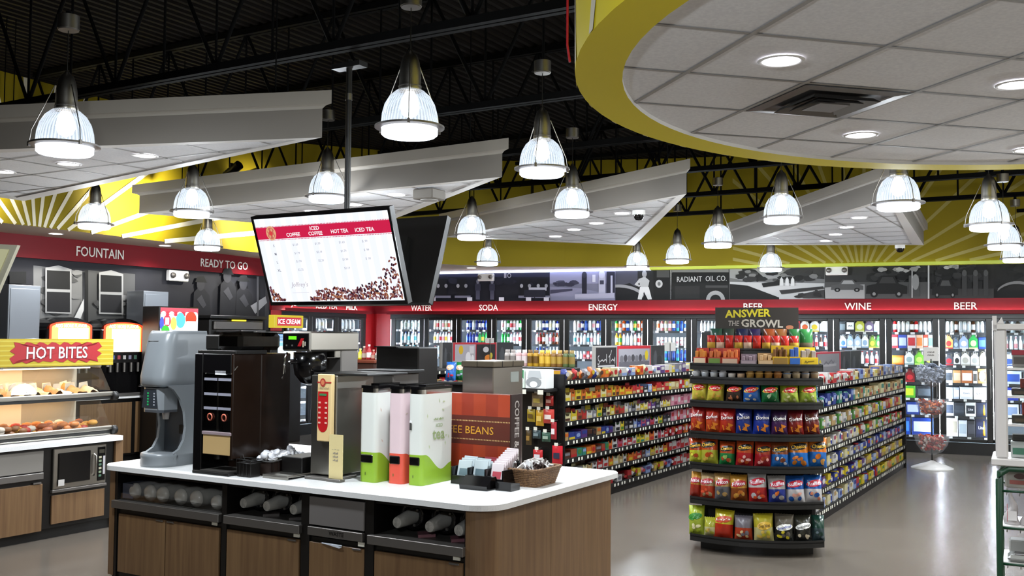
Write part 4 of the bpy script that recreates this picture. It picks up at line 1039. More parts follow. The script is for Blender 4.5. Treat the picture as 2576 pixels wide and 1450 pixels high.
def stock(ec, lev, b, end, pal, kind, name, cat, where, group, w=(.1, .15), h=.15, hw=.53, start=0, gap=.012, double=False):
    k = start; i = 0
    while b < end - .06:
        c, d = pal[i % len(pal)] if isinstance(pal, list) else pal
        kd = kind if isinstance(kind, str) else kind[i % len(kind)]
        ww = R.choice((w[0], (w[0] + w[1]) / 2, w[1])); hh = h * .74 * R.choice((.84, .94, 1, 1.1))
        o = bpy.data.objects.new(name, pack_mesh(kd, c, d, ww, hh, i % 3)); COL.objects.link(o)
        o.location = GP(ec + hw - .035, b + ww / 2, SH_Z[lev] + .0015); o.rotation_euler = (0, 0, RG + R.uniform(-.03, .03))
        lab = '%s %s with %s panel, %s along the %s of %s' % (CNAME[c], {'tray': 'display box', 'bag': 'bag', 'carton': 'carton', 'jar': 'jar'}[kd], CNAME[d], ORD[k], LEV[lev], where)
        tag(o, lab, cat, group)
        b += ww + gap; k += 1; i += 1
    return k
G1W, G1G = 'candy gondola', 'packages on the candy gondola'
def cand(lev, b, e, pal, kind='tray', st=0, **kw): return stock(-5.75, lev, b, e, pal, kind, 'candy_package', 'candy', G1W, G1G, start=st, **kw)
k = cand(0, 10.12, 11.2, [(B_, H_), (A_, N_), (R_, A_), (O_, N_), (Q_, H_), (O_, Y_)], 'bag', h=.18); k = cand(0, 11.2, 13.0, [(O_, Y_), (O_, R_), (M_, R_), (H_, R_), (H_, V_), (H_, P_), (V_, H_)], ['carton', 'bag'], k, h=.17); cand(0, 13.0, 14.6, [(P_, H_), (H_, R_), (M_, H_), (Y_, H_), (Q_, V_), (Q_, H_)], 'carton', k, h=.16)
k = cand(1, 10.12, 11.9, [(M_, Y_), (O_, A_), (Y_, N_), (O_, N_), (Y_, O_), (O_, Y_), (O_, R_)]); k = cand(1, 11.9, 13.3, [(O_, Y_), (R_, A_), (R_, M_), (R_, A_), (X_, H_), (V_, H_)], ['tray', 'carton'], k); cand(1, 13.3, 14.6, [(Y_, H_), (M_, A_), (A_, M_), (R_, H_), (R_, H_)], 'carton', k, h=.18)
k = cand(2, 10.12, 12.0, [(M_, N_), (Y_, M_), (U_, N_), (R_, U_), (H_, M_), (Q_, H_), (Y_, E_), (X_, Q_)]); k = cand(2, 12.0, 13.4, [(X_, Q_), (H_, A_), (Y_, M_), (M_, Y_), (Z_, H_), (P_, H_)], 'tray', k); cand(2, 13.4, 14.6, [(K_, H_), (K_, Z_)], 'carton', k, h=.2, w=(.1, .12))
k = cand(3, 10.12, 11.5, [(A_, O_), (B_, Y_), (B_, V_), (P_, B_), (N_, X_), (X_, N_)], 'carton', h=.12); k = cand(3, 11.5, 13.4, [(H_, X_), (Y_, E_), (X_, Q_), (X_, H_), (V_, H_), (B_, V_), (Z_, B_), (P_, H_), (Z_, R_)], 'tray', k); cand(3, 13.4, 14.6, [(K_, R_), (K_, H_), (R_, H_)], 'carton', k, h=.2, w=(.1, .12))
k = cand(4, 10.12, 11.3, [(N_, Q_), (U_, R_), (T_, E_), (T_, V_), (O_, Y_), (O_, R_)], 'carton', h=.12); k = cand(4, 11.3, 13.3, [(O_, R_), (H_, X_), (Z_, R_), (H_, R_), (R_, H_), (H_, Z_), (Y_, E_), (Y_, T_), (M_, Y_)], 'tray', k); cand(4, 13.3, 14.6, [(R_, H_), (R_, K_), (O_, H_)], ['bag', 'carton'], k, h=.18)
k = cand(5, 10.6, 11.9, [(M_, H_), (A_, M_), (H_, X_), (R_, H_), (H_, R_), (O_, Y_)], 'tray'); k = cand(5, 11.9, 13.3, [(O_, Y_), (O_, R_), (R_, M_), (N_, Q_), (V_, H_), (Y_, A_), (M_, R_), (H_, R_)], 'tray', k); cand(5, 13.3, 14.6, [(R_, H_), (H_, R_), (K_, R_)], 'carton', k, h=.18)
k = cand(6, 10.9, 12.1, [(H_, X_), (H_, Q_), (N_, R_), (R_, N_)], ['bag', 'carton'], h=.13); k = cand(6, 12.1, 13.5, [(Y_, R_), (Y_, M_), (K_, R_), (V_, P_), (V_, H_), (A_, Y_)], ['bag', 'carton'], k, h=.16); cand(6, 13.5, 14.6, [(R_, H_), (H_, R_)], 'carton', k, h=.18)
G2W, G2G = 'grocery gondola', 'packages on the grocery gondola'
def groc(lev, b, e, pal, kind='carton', st=0, **kw): return stock(-3.09, lev, b, e, pal, kind, 'grocery_package', 'packaged goods', G2W, G2G, start=st, **kw)
GP_ = [[(R_, H_), (H_, R_), (H_, A_), (M_, Y_), (A_, N_), (V_, B_), (H_, V_), (Q_, H_), (V_, H_)], [(B_, V_), (B_, H_), (T_, H_), (A_, M_), (M_, T_), (A_, U_), (A_, N_)], [(A_, H_), (H_, Q_), (E_, H_), (A_, U_), (Y_, A_), (H_, V_), (U_, A_), (R_, A_)],
       [(H_, Z_), (A_, M_), (H_, B_), (M_, H_), (E_, Y_), (U_, H_), (H_, N_), (R_, H_)], [(H_, Q_), (M_, H_), (B_, Y_), (Q_, H_), (B_, R_), (V_, H_), (Q_, B_), (Z_, H_)], [(B_, Y_), (Y_, B_), (P_, H_), (V_, H_), (A_, Y_), (Y_, A_), (M_, A_), (Q_, H_)], [(H_, A_), (M_, H_), (V_, B_), (R_, B_), (Y_, E_), (Y_, M_), (A_, O_), (O_, A_)]]
for lev in range(7):
    pal = GP_[lev]; h = [.16, .17, .16, .15, .14, .14, .15][lev]
    k = groc(lev, 10.7, 12.6, pal[:3], ['carton', 'bag'] if lev < 2 else ['carton', 'jar'], 0, w=(.11, .15), h=h)
    k = groc(lev, 12.6, 14.4, pal[2:6], ['carton', 'carton', 'jar'], k, w=(.1, .16), h=h); groc(lev, 14.4, 16.05, pal[4:], 'carton', k, w=(.12, .18), h=h * 1.05)
G0W, G0G = 'half hidden gondola', 'packages on the half hidden gondola'
def dim(h, f=.84): return ''.join('%02x' % int(int(h[i:i + 2], 16) * f) for i in (0, 2, 4))
def chip(name, P, rz, w, h, top, bot, label, cat, group, word=None, wcol='ffffff', disc=None, wpos=.68, wsize=.16, lab2=None, tilt=-.12, chips=None, wtilt=0.12, arc=None, depth=.06):
    """pillow snack bag; faces -y"""
    mt, mbt = col(dim(top), .25), col(dim(bot), .25)
    m = MB()
    def fx(i, j):
        e = (sin(pi * i) ** .45 if 0 < i < 1 else 0) * (sin(pi * min(1, max(0, (j - .04) / .92))) ** .5 if .04 < j < .96 else 0)
        wr = .006 * sin(17 * i + 5 * j) * sin(9 * j) * e
        ww = w * (1 - .05 * sin(pi * j))
        return e * depth + wr, ww
    def front(i, j):
        e, ww = fx(i, j); return ((i - .5) * ww, -e, j * h + .004 * sin(i * 40) * (j > .97))
    def back(i, j):
        e, ww = fx(1 - i, j); return ((.5 - i) * ww, e * .7, j * h)
    m.grid(front, 14, 16, mt, True, lambda i, j: mt if j > .5 + .03 * sin(i * 5) else mbt)
    m.grid(back, 6, 8, mt, True, lambda i, j: mt if j > .5 else mbt)
    def stick(a, b, lift=.003):       # point on the bag front at width a, height b
        i = min(.97, max(.03, a / w + .5)); j = min(.97, max(.03, b / h)); e, ww = fx(i, j)
        return Vector((a, -e - lift, b))
    def blob(ca, cb, ra, rb, mm, lift, n=14, rot=0.0):
        o = stick(ca, cb, lift); V = [o]
        for f in (.34, .68, 1.0):
            for k in range(n):
                x, y = f * ra * cos(2 * pi * k / n), f * rb * sin(2 * pi * k / n)
                V.append(stick(ca + x * cos(rot) - y * sin(rot), cb + x * sin(rot) + y * cos(rot), lift))
        F = [(0, k + 1, (k + 1) % n + 1) for k in range(n)]
        for q in (0, 1): F += [(1 + q * n + k, 1 + q * n + n + k, 1 + q * n + n + (k + 1) % n, 1 + q * n + (k + 1) % n) for k in range(n)]
        m.add(V, F, mm)
    if lab2:
        lc = col(lab2, .3); q = R.random() * 6
        for k in range(5): blob(w * (.24 * cos(q + k * 1.3)), h * (.25 + .1 * sin(q * 2 + k * 1.9)), w * (.10 + .06 * (k % 2)), h * (.055 + .03 * (k % 3 == 0)), lc if k % 3 else mt, .004 + .0004 * k, 9, q + k)
    if chips:
        for k, (a, b) in enumerate(((-.16, .24), (.1, .2), (.2, .32), (-.05, .34))[:3]):
            r = w * .2; ph = .3 + k; cc = col(chips, .4)
            pts = [stick(a * w + r * cos(ph + q * 2.09), b * h + r * sin(ph + q * 2.09), .005 + .001 * k) for q in range(3)]; m.poly(pts, cc)
    if disc: blob(0, h * wpos, w * .36, h * .15, col(disc, .3), .004, rot=.12); 
    if arc: blob(0, h * wpos, w * .44, h * .12, col(arc, .3), .0035, rot=.2)
    if word:
        ct, st = cos(wtilt), sin(wtilt)
        m.text(word, (0, 0, 0), (1, 0, 0), EZ, h * wsize * .8, col(wcol, .3), w * .72 if not disc else w * .56, bold=.012,
               warp=lambda a, b, p: stick(a * ct - b * st, h * wpos + a * st + b * ct, .0065))
    o = m.build(name, None, P); o.rotation_euler = (Matrix.Rotation(rz + R.uniform(-.12, .12), 3, 'Z') @ Matrix.Rotation(tilt, 3, 'X') @ Matrix.Rotation(R.uniform(-.06, .06), 3, 'Y')).to_euler()
    return tag(o, label, cat, group)
stock(-8.6, 0, 12.3, 14.6, [(H_, R_), (Q_, X_), (A_, Y_), (O_, H_), (R_, H_)], ['carton', 'jar'], 'snack_package', 'packaged goods', G0W, G0G, h=.16)
stock(-8.6, 1, 10.5, 13.5, [(O_, R_), (A_, N_), (R_, H_), (B_, H_)], ['bag', 'carton'], 'snack_package', 'packaged goods', G0W, G0G, h=.18)
# header pictures on top of the gondolas
def header(P, L, h, panels, label, sq=None):
    t = thing('header_sign', label, 'sign', P, pi / 2 - G, None)
    m = MB(); m.box(-L / 2, L / 2, 0, .05, 0, h, col('9a9894'), .004); m.build('box_frame', t)
    x = -L / 2
    for i, (w, kind) in enumerate(panels):
        a, b = x + .01, x + w - .01; x += w
        m = MB(); y = -.002
        def rc(u0, v0, u1, v1, c, d=0.0): m.poly([(a + (b - a) * u0, y - d, h * v0), (a + (b - a) * u1, y - d, h * v0), (a + (b - a) * u1, y - d, h * v1), (a + (b - a) * u0, y - d, h * v1)], col(c))
        def el(u, v, ru, rv, c, d): m.disc((a + (b - a) * u, y - d, h * v), (1, 0, 0), (0, 0, 1), (b - a) * ru, h * rv, col(c))
        if kind == 'dark': rc(0, 0, 1, 1, '2c2e30'); rc(.1, .1, .9, .6, '3c3e40', .001); el(.3, .5, .12, .3, '4a4c50', .002); el(.6, .4, .2, .2, '232527', .002)
        if kind == 'script':
            rc(.02, .08, .98, .94, '1e1c1e'); rc(.1, .24, .9, .3, 'b0b0b0', .002); U = lambda p, q: (a + (b - a) * p, y - .003, h * q)
            for st in ([(.16, .66), (.1, .6), (.12, .5), (.18, .44), (.14, .34), (.08, .36)], [(.2, .44), (.3, .5), (.36, .44), (.44, .52), (.5, .46)], [(.5, .7), (.5, .4)], [(.6, .58), (.7, .7), (.74, .84)], [(.66, .66), (.66, .36)], [(.72, .44), (.8, .52), (.86, .44), (.9, .6), (.9, .34)]): m.stroke([U(*t) for t in st], h * .02, col('b0b0b0'))
        if kind == 'redphoto':
            rc(0, 0, 1, 1, 'b8202c'); rc(.03, .1, .97, .88, '8e8c94', .001); rc(.05, .12, .95, .4, '5c5a62', .002); rc(.05, .6, .95, .86, '98969e', .002)
            for q in range(7): el(.12 + .11 * q, .5 + .03 * (q % 2), .05, .14, '403e44' if q % 2 else '6a686e', .003)
            el(.86, .62, .05, .2, 'c8b020', .004)
        if kind == 'redcups':
            rc(0, 0, 1, 1, 'b8202c'); rc(.04, .1, .5, .92, 'a8a4aa', .001); rc(.52, .1, .97, .92, '1c1a1c', .001); el(.17, .7, .05, .18, 'd0a81c', .002); el(.33, .36, .06, .26, 'dcdadc', .003); el(.43, .32, .035, .18, 'dcdadc', .003); rc(.36, .55, .46, .85, 'cccacc', .002); rc(.05, .1, .26, .24, '302c30', .002)
            el(.72, .6, .13, .24, '120c0c', .003); el(.74, .7, .07, .12, 'c8c4c4', .004); el(.8, .35, .09, .14, 'd07820', .004); el(.86, .45, .04, .12, 'c0b030', .005); rc(.84, .15, .96, .3, '98989c', .002)
        if kind == 'redpale': rc(0, 0, 1, 1, 'a02838'); rc(.04, .08, .94, .92, '77757a', .001); rc(.1, .4, .8, .5, '908e92', .002); m.stroke([(a + (b - a) * p, y - .003, h * q_) for p, q_ in ((.3, .5), (.38, .6), (.46, .5), (.54, .6), (.6, .66), (.66, .52), (.72, .62))], h * .03, col('56545c')); el(.14, .5, .05, .2, 'b0a030', .003)
        m.build('picture_panel', t)
    return t
def hd(e1, u0, u1, v0, v1, panels, label):
    Pn = GP(e1, 0)
    a = on_pl(u0, (v0 + v1) / 2, Pn, E1); b = on_pl(u1, (v0 + v1) / 2, Pn, E1); L = (b - a).dot(E2)
    mid = (a + b) / 2; zt = on_pl((u0 + u1) / 2, v0, Pn, E1).z; zb = on_pl((u0 + u1) / 2, v1, Pn, E1).z
    tot = sum(p[0] for p in panels)
    mid.z = 1.452
    return header(mid, L, max(.2, zt - 1.452), [(p[0] / tot * L, p[1]) for p in panels], label)
hd(-5.75, 1497, 1672, 870, 922, [(48, 'script'), (84, 'redphoto'), (38, 'dark')], 'header sign with red framed street photo on the candy gondola')
hd(-8.6, 1112, 1292, 862, 912, [(24, 'dark'), (108, 'redcups'), (46, 'dark')], 'header sign with red framed photos of white shapes and a snack, behind the steel box')
hd(-3.09, 2040, 2166, 885, 928, [(10, 'dark'), (58, 'redpale'), (26, 'dark'), (30, 'dark')], 'header sign with pale red framed panel on the grocery gondola')
for e1, u0, u1, v0, v1, l in ((-5.78, 1670, 1699, 862, 884, 'small white card sign above the candy gondola'), (-8.6, 1221, 1242, 851, 864, 'small white card sign above the red framed photos')):
    Pn = GP(e1, 0); a = on_pl(u0, v1, Pn, E1); b = on_pl(u1, v1, Pn, E1); zt = on_pl(u0, v0, Pn, E1).z
    t = thing('card_sign', l, 'sign', Vector(((a.x + b.x) / 2, (a.y + b.y) / 2, 1.445)), pi / 2 - G); w = (b - a).length / 2
    m = MB(); m.box(-w, w, -.004, .004, a.z - 1.445, zt - 1.445, col('cfccc6')); m.build('card', t)
    m = MB(); m.box(-.008, .008, -.012, -.004, .0, zt - 1.46, STEELD); m.build('stem', t)
# end display of the candy gondola: shelf with white green boxes above hanging packs
def endpt(u, v, off=0.0): return on_pl(u, v, GP(0, 10.05 - .02 - off), -E2)
t = thing('end_display', 'black end display with hanging packets on the near end of the candy gondola', 'store shelf', GP(-5.75, 10.03), RG)
m = MB(); m.box(-.5, .44, -.02, -.001, .0, 1.36, BLACK); m.build('peg_panel', t)
m = MB(); m.box(-.5, .46, -.26, -.02, 1.33, 1.36, BLACKM)
for x in (-.02, .12, .34): m.box(x, x + .07, -.268, -.26, 1.30, 1.35, TAGM)
m.build('shelf', t)
for k, (u, v0, v1, w, c, d, l) in enumerate(((1352, 990, 1024, 28, 'b09a78', 'd8c060', 'tan'), (1382, 996, 1022, 20, '8c2420', 'c89080', 'dark red'), (1336, 1030, 1062, 20, 'a89028', '604818', 'mustard'), (1358, 1032, 1072, 20, 'c89a2c', 'e0c060', 'yellow'), (1380, 1030, 1066, 28, 'b84038', 'd8c8c0', 'red and white'),
        (1350, 1082, 1104, 20, '3c4c50', '708084', 'slate'), (1374, 1088, 1112, 22, '385848', '90a090', 'dark green'), (1393, 1062, 1106, 14, 'a02830', 'e0d8d8', 'narrow red'), (1353, 1132, 1162, 24, 'b02c30', 'c8c4c8', 'red and grey'), (1402, 1122, 1168, 26, 'c02430', '2a2c40', 'bright red twin'), (1330, 1082, 1120, 14, '4a3a20', '886830', 'brown'))):
    p = endpt(u, v1, .1); zt = endpt(u, v0, .1).z; ww = w / FPX * p.y / .9; h = zt - p.z
    o = thing('hanging_pack', '%s packet hanging on the end display of the candy gondola' % l, 'packet', p, RG, 'packets hanging on the end display')
    m = MB(); m.grid(lambda i, j: ((i - .5) * ww, -.02 * (sin(pi * i) * sin(pi * j)) ** .5 if 0 < i < 1 and 0 < j < 1 else 0, j * h), 6, 6, col(c, .25)); m.poly([(-ww / 2, .004, 0), (ww / 2, .004, 0), (ww / 2, .004, h), (-ww / 2, .004, h)], col(c, .25))
    m.poly([(-ww * .3, -.024, h * .3), (ww * .3, -.024, h * .3), (ww * .3, -.024, h * .62), (-ww * .3, -.024, h * .62)], col(d)); m.build('packet', o)
    m = MB(); m.tube([(0, .09, h + .012), (0, -.03, h + .012)], .003, STEELD, 5); m.build('peg_hook', o)
    m = MB(); m.box(-.022, .022, -.034, -.03, h + .0, h + .035, TAGM); m.build('price_tag', o)
for k, (x, l) in enumerate(((.03, 'green and white box with paper rolls picture, left on the end display shelf'), (.3, 'white and grey box, right on the end display shelf'))):
    m = MB(); m.box(-.13, .13, 0, .2, 0, .215, col('d6d6d4' if k else 'c8d4c8'), .006)
    if k == 0:
        m.poly([(-.13, -.001, .11), (.12, -.001, .11), (.12, -.001, .205), (-.13, -.001, .205)], col('20804c')); m.poly([(-.13, -.002, .0), (.0, -.002, .0), (-.09, -.002, .1), (-.13, -.002, .1)], col('1c6c40')); m.disc((.05, -.003, .09), (1, 0, 0), (0, 0, 1), .07, .06, col('e4e4e2')); m.poly([(-.12, -.003, .13), (-.06, -.003, .13), (-.09, -.003, .19)], col('d8d8a0'))
    else:
        m.disc((-.02, -.002, .07), (1, 0, 0), (0, 0, 1), .1, .06, col('8a8e90')); m.disc((-.02, -.003, .05), (1, 0, 0), (0, 0, 1), .05, .035, col('e4e4e4')); m.poly([(-.1, -.002, .12), (.08, -.002, .12), (.06, -.002, .2), (-.08, -.002, .2)], col('b0b4b6'))
    tag(m.build('paper_goods_box', None, GP(-5.75 + x, 10.03 - .25, 1.3605), RG), l, 'box')
m = MB(); m.box(-.5, .5, -.06, .06, 0, .13, BLACKM, .006); m.box(-.5, .5, -.064, -.06, .02, .1, col('b08890')); m.box(.0, .3, -.067, -.064, .03, .09, col('c09020'))
tag(m.build('tub_riser', None, GP(-5.78, 10.5, 1.452), RG), 'low riser with pink and yellow strip under the snack tubs', 'display riser')
for k in range(12):
    c, d, n = [('b4aca8', '8c8480', 'grey'), ('c8a0a0', 'e0d0d0', 'pale pink'), ('b08820', '6a4a18', 'mustard'), ('a87c1c', 'd8b040', 'gold'), ('7a5424', 'a88838', 'brown'), ('4c5c34', '806830', 'olive')][k // 2]
    o = bpy.data.objects.new('snack_tub', pack_mesh('jar', c, d, .078, .2, 0)); COL.objects.link(o); o.location = GP(-5.78 - .42 + k * .08, 10.5, 1.584); o.rotation_euler = (0, 0, RG)
    tag(o, '%s snack tub, %s from left on the striped riser' % (n, ORD[k]), 'tub', 'snack tubs behind the steel box')
# ------------------------------------------------------------------ curved chip rack in front of the grocery gondola
CRZ = radians(-14); CRP = Vector((2.30, 9.42, 0))
cr = thing('chip_rack', 'black curved end rack full of chip bags under the growl sign', 'display rack', CRP, CRZ)
RW, RDp, BOW = .585, .30, .17
def rfront(x, out=0.0): return -RDp - BOW * (1 - (x / RW) ** 2) - out
def rshelf_mesh(z, w=1.0, lip=.064, d=1.0):
    m = MB(); n = 16; xs = [-RW * w + 2 * RW * w * k / n for k in range(n + 1)]
    fr = [(x, rfront(x / w) * d) for x in xs]
    m.prism(fr + [(RW * w, .12), (-RW * w, .12)], z - .012, z, BLACKM)
    for (x0, y0), (x1, y1) in zip(fr, fr[1:]):
        m.add([(x0, y0, z - lip * .75), (x1, y1, z - lip * .75), (x1, y1, z + lip * .25), (x0, y0, z + lip * .25), (x0, y0 + .012, z - lip * .75), (x1, y1 + .012, z - lip * .75), (x1, y1 + .012, z + lip * .25), (x0, y0 + .012, z + lip * .25)], [(0, 1, 2, 3), (7, 6, 5, 4), (3, 2, 6, 7), (0, 4, 5, 1)], BLACKM)
    for sx in (-1, 1):
        m.box(sx * RW * w - .006, sx * RW * w + .006, rfront(RW) * d, .12, z - lip * .75, z + lip * .25, BLACKM)
    return m
CRS = [.135, .475, .79, 1.075, 1.36, 1.575, 1.70]
for k, z in enumerate(CRS):
    m = rshelf_mesh(z); m.build('shelf', cr)
m = MB(); m.box(-.5, .5, .02, .14, .04, 2.0, BLACK); m.build('back_column', cr)
m = MB(); n = 16; m.prism([(-.5 + k / n, rfront((-.5 + k / n) * 1.1) * .6) for k in range(n + 1)] + [(.5, .14), (-.5, .14)], 0, .07, BLACK); m.build('base', cr)
for sx in (-1, 1):
    m = MB(); m.tube([(sx * .30, .0, 1.7), (sx * .30, .0, 2.2)], .01, BLACKM, 6); m.build('sign_post', cr)
m = MB(); m.box(-.37, .39, -.04, -.02, 2.0, 2.235, mat('growl_board', '2b2520', .5))
m.text('ANSWER', (-.07, -.041, 2.18), (1, 0, .03), (0, 0, 1), .075, col('d8c828'), .42, bold=.03, off=.002); m.text('THE', (-.2, -.041, 2.085), (1, 0, 0), (.1, 0, 1), .05, col('a8a098'), .1, bold=.02, off=.002); m.text('GROWL', (.06, -.041, 2.085), (1, 0, -.02), (0, 0, 1), .075, col('b8b0a4'), .38, bold=.03, off=.002)
m.disc((.31, -.042, 2.05), (1, 0, 0), (0, 0, 1), .035, .02, col('b07050')); m.build('sign_board', cr)
def on_rack(x, z, back=.05): 
    return CRP + Matrix.Rotation(CRZ, 3, 'Z') @ Vector((x, rfront(x) + back, z))
def rack_rz(x): return CRZ + math.atan(2 * BOW * x / RW ** 2) * .55
RNAME = {4: 'top chip shelf', 3: 'second chip shelf', 2: 'third chip shelf', 1: 'fourth chip shelf', 0: 'lowest chip shelf'}
def rackbags(lev, items):
    for k, it in enumerate(items):
        x, w, h, top, bot, desc = it[:6]; h *= 1.07 if lev < 4 else 1.0; kw = it[6] if len(it) > 6 else {}
        chip('chip_bag', on_rack(x, CRS[lev] + .003, .06), rack_rz(x), w, h, top, bot, '%s chip bag, %s from left on the %s' % (desc, ORD[k], RNAME[lev]), 'chips', 'chip bags on the curved rack', **kw)
L_ = dict(word="Lay's", wcol='f0ece4', disc='c8202c', wpos=.64, wsize=.14)
def lay(d2, **k): return dict(L_, lab2=d2, arc='d8b838', **k)
rackbags(4, [(-.50, .15, .19, 'd8c83c', 'e0d050', 'bright yellow', lay('c8a040')), (-.36, .155, .188, 'd8c83c', 'e0d050', 'plain yellow', lay('c89838')), (-.19, .15, .18, '3a2a22', '3a2a22', 'dark brown', lay('a86440')), (-.03, .155, .18, '2a66b8', '3070c8', 'blue', lay('b8b0a0')), (.13, .16, .182, '1c7038', '207840', 'dark green', lay('a8c098')), (.30, .165, .184, '9ab030', 'b8c850', 'lime green', lay('c8c888')), (.46, .165, .186, '90b030', 'b4c848', 'bright lime', lay('d0d098'))])
Dd = dict(word='Doritos', wcol='f4f0ec', wpos=.62, wsize=.15, chips='d88020')
rackbags(3, [(-.52, .15, .23, 'a01c1c', 'b83820', 'dark red', Dd), (-.375, .145, .215, 'b02818', 'c8481c', 'orange red', Dd), (-.25, .145, .215, 'b01c1c', 'c03018', 'red', Dd), (-.10, .15, .225, '1c2c78', '203890', 'blue', Dd), (.05, .155, .23, '182c80', '2038a0', 'bright blue', Dd), (.205, .15, .22, '3a2048', '4c2458', 'purple', Dd), (.345, .15, .215, '701820', '8c2018', 'maroon', Dd), (.485, .16, .225, '5a1418', '701c18', 'deep maroon', Dd)])
Ch = dict(word='Cheetos', wcol='e8b420', wpos=.7, wsize=.16)
def che(l2, **k): return dict(Ch, arc='1c1814', lab2=l2, **k)
rackbags(2, [(-.53, .14, .21, 'c04818', 'c8cc30', 'orange over lime', che('d8d048')), (-.41, .16, .235, 'c84c18', 'b8b838', 'large orange over lime', che('c8a840')), (-.255, .14, .20, 'c04c1c', '1c8040', 'orange over green', che('88a858')), (-.10, .155, .225, 'c85020', 'b81c24', 'orange over red', che('d8a8a0')), (.06, .15, .21, 'b03c1c', 'a81c24', 'dull orange over red', che('d89890')), (.21, .165, .215, '8c4420', '1c68b8', 'brown over blue', che('c8c8d0')), (.37, .18, .245, 'd87c1c', '1c70c8', 'orange over blue', che('d07830')), (.535, .18, .25, 'e07818', '1c6cc0', 'bright orange over blue', che('d8a050'))])
Fr = dict(word='Fritos', wcol='f0eef2', wpos=.66, wsize=.17, arc='a81c28')
Ru = dict(word='Ruffles', wcol='e8e8f0', wpos=.7, wsize=.17, arc='c02038', disc=None)
rackbags(1, [(-.545, .11, .215, 'c88c30', 'a83020', 'tan over red', Fr), (-.43, .145, .215, 'b89c70', 'c04020', 'tan over orange', dict(Fr, lab2='d85030')), (-.29, .15, .225, 'c8a060', '6c6c70', 'gold over grey', dict(Fr, lab2='404044')), (-.145, .155, .22, 'd89c3c', '8a4418', 'gold over brown', dict(Fr, lab2='b86820')), (.02, .165, .245, 'd0d0d0', 'b82424', 'silver over red', dict(Ru, lab2='c84820')), (.19, .16, .225, 'b4b0ac', '283890', 'grey over navy', dict(Ru, lab2='c86820')), (.345, .165, .225, '2058a8', 'd8d4d4', 'blue over white', dict(Ru, lab2='c89080')), (.50, .165, .23, '1c5cb0', 'dcd8d8', 'bright blue over white', dict(Ru, lab2='c87858'))])
rackbags(0, [(-.53, .155, .245, 'b8c830', 'a8b838', 'lime with green band', dict(arc='2c7828', wpos=.62, disc=None, lab2='d8d0a0')), (-.40, .13, .16, 'b8b838', 'd0c890', 'small pale lime', dict(lab2='b89848')), (-.29, .175, .235, 'd8c828', 'c03018', 'yellow over red', dict(word="Lay's", wcol='e8e0d0', arc='c04828', wpos=.66, wsize=.13)), (-.11, .16, .20, '7c7880', 'b84020', 'grey over orange', dict(lab2='c8b080')), (.07, .175, .225, 'c8bc30', 'd0c888', 'pale yellow', dict(word='Oven Baked', wcol='5a4828', disc='d0a838', wpos=.56, lab2='c8a848')), (.24, .165, .225, '6c6458', '24241f', 'black with pale stripe', dict(word='Smartfood', wcol='4050a8', arc='e8e8e0', wpos=.52, wsize=.12, wtilt=.3, lab2='c8b828')), (.41, .16, .215, '3a3a30', '1c1c1a', 'black with yellow top', dict(word='Smartfood', wcol='2c3038', arc='e8e8e4', wpos=.58, wsize=.12, wtilt=.25, lab2='d8cbb0')), (.54, .12, .21, '1c4438', '384c50', 'dark teal', dict(lab2='607078'))])
# side bags hanging over the right edge of the rack
for k, (z, c, d, l) in enumerate(((1.36, '1c88a0', '88c0c8', 'teal'), (1.075, 'b8b060', '50482c', 'pale gold'), (.79, '78706c', '503830', 'grey brown'), (.49, '80382c', 'a88050', 'rust'))):
    chip('chip_bag', CRP + Matrix.Rotation(CRZ, 3, 'Z') @ Vector((.50, -.14, z + .003)), CRZ + 1.15, .15, .22, c, d, '%s bag turned to the aisle at the right end, %s of four from above' % (l, ORD[k]), 'chips', 'bags at the right end of the curved rack', lab2=d)
# dip cups on the narrow shelf
def dipcup(x, c, lid, label, lev=5, two=False):
    m = MB(); a = col(c, .3); l = col(lid, .3)
    m.lathe([(0, 0), (.03, 0), (.037, .05)], 14, a); m.lathe([(.04, .05), (.04, .06), (0, .06)], 14, l)
    if two: m.lathe([(.03, .06), (.037, .105)], 14, a); m.lathe([(.04, .105), (.04, .115), (0, .115)], 14, l)
    o = m.build('dip_cup', None, on_rack(x, CRS[lev] + .002, .07)); tag(o, label, 'dip cup', 'dip cups on the narrow shelf of the curved rack')
for k, (c, lid, n, tw) in enumerate([('b8b8ba', 'c8c8c8', 'white', 1), ('b0b4b8', 'c8c8c8', 'white', 1), ('b8b8b8', 'a8b0b8', 'white', 1), ('b0b0b4', 'c0c0c0', 'white', 1), ('d0c8c0', '201c20', 'dark lidded', 0), ('c8a888', '241c20', 'dark lidded', 0), ('a88040', 'c8a058', 'gold', 1), ('a87c38', 'c09848', 'gold', 1), ('a07030', 'b88c48', 'gold', 1), ('a86c34', 'b8844c', 'amber', 1), ('a89880', '8090a8', 'tan', 1), ('a89474', 'b8a890', 'tan', 1), ('a09080', '9098a8', 'tan', 1), ('b09474', 'c0b098', 'tan', 1)]):
    dipcup(-.53 + k * .0805, c, lid, '%s dip cup, %s from left on the narrow shelf above the chips' % (n, ORD[k]), 5, tw)
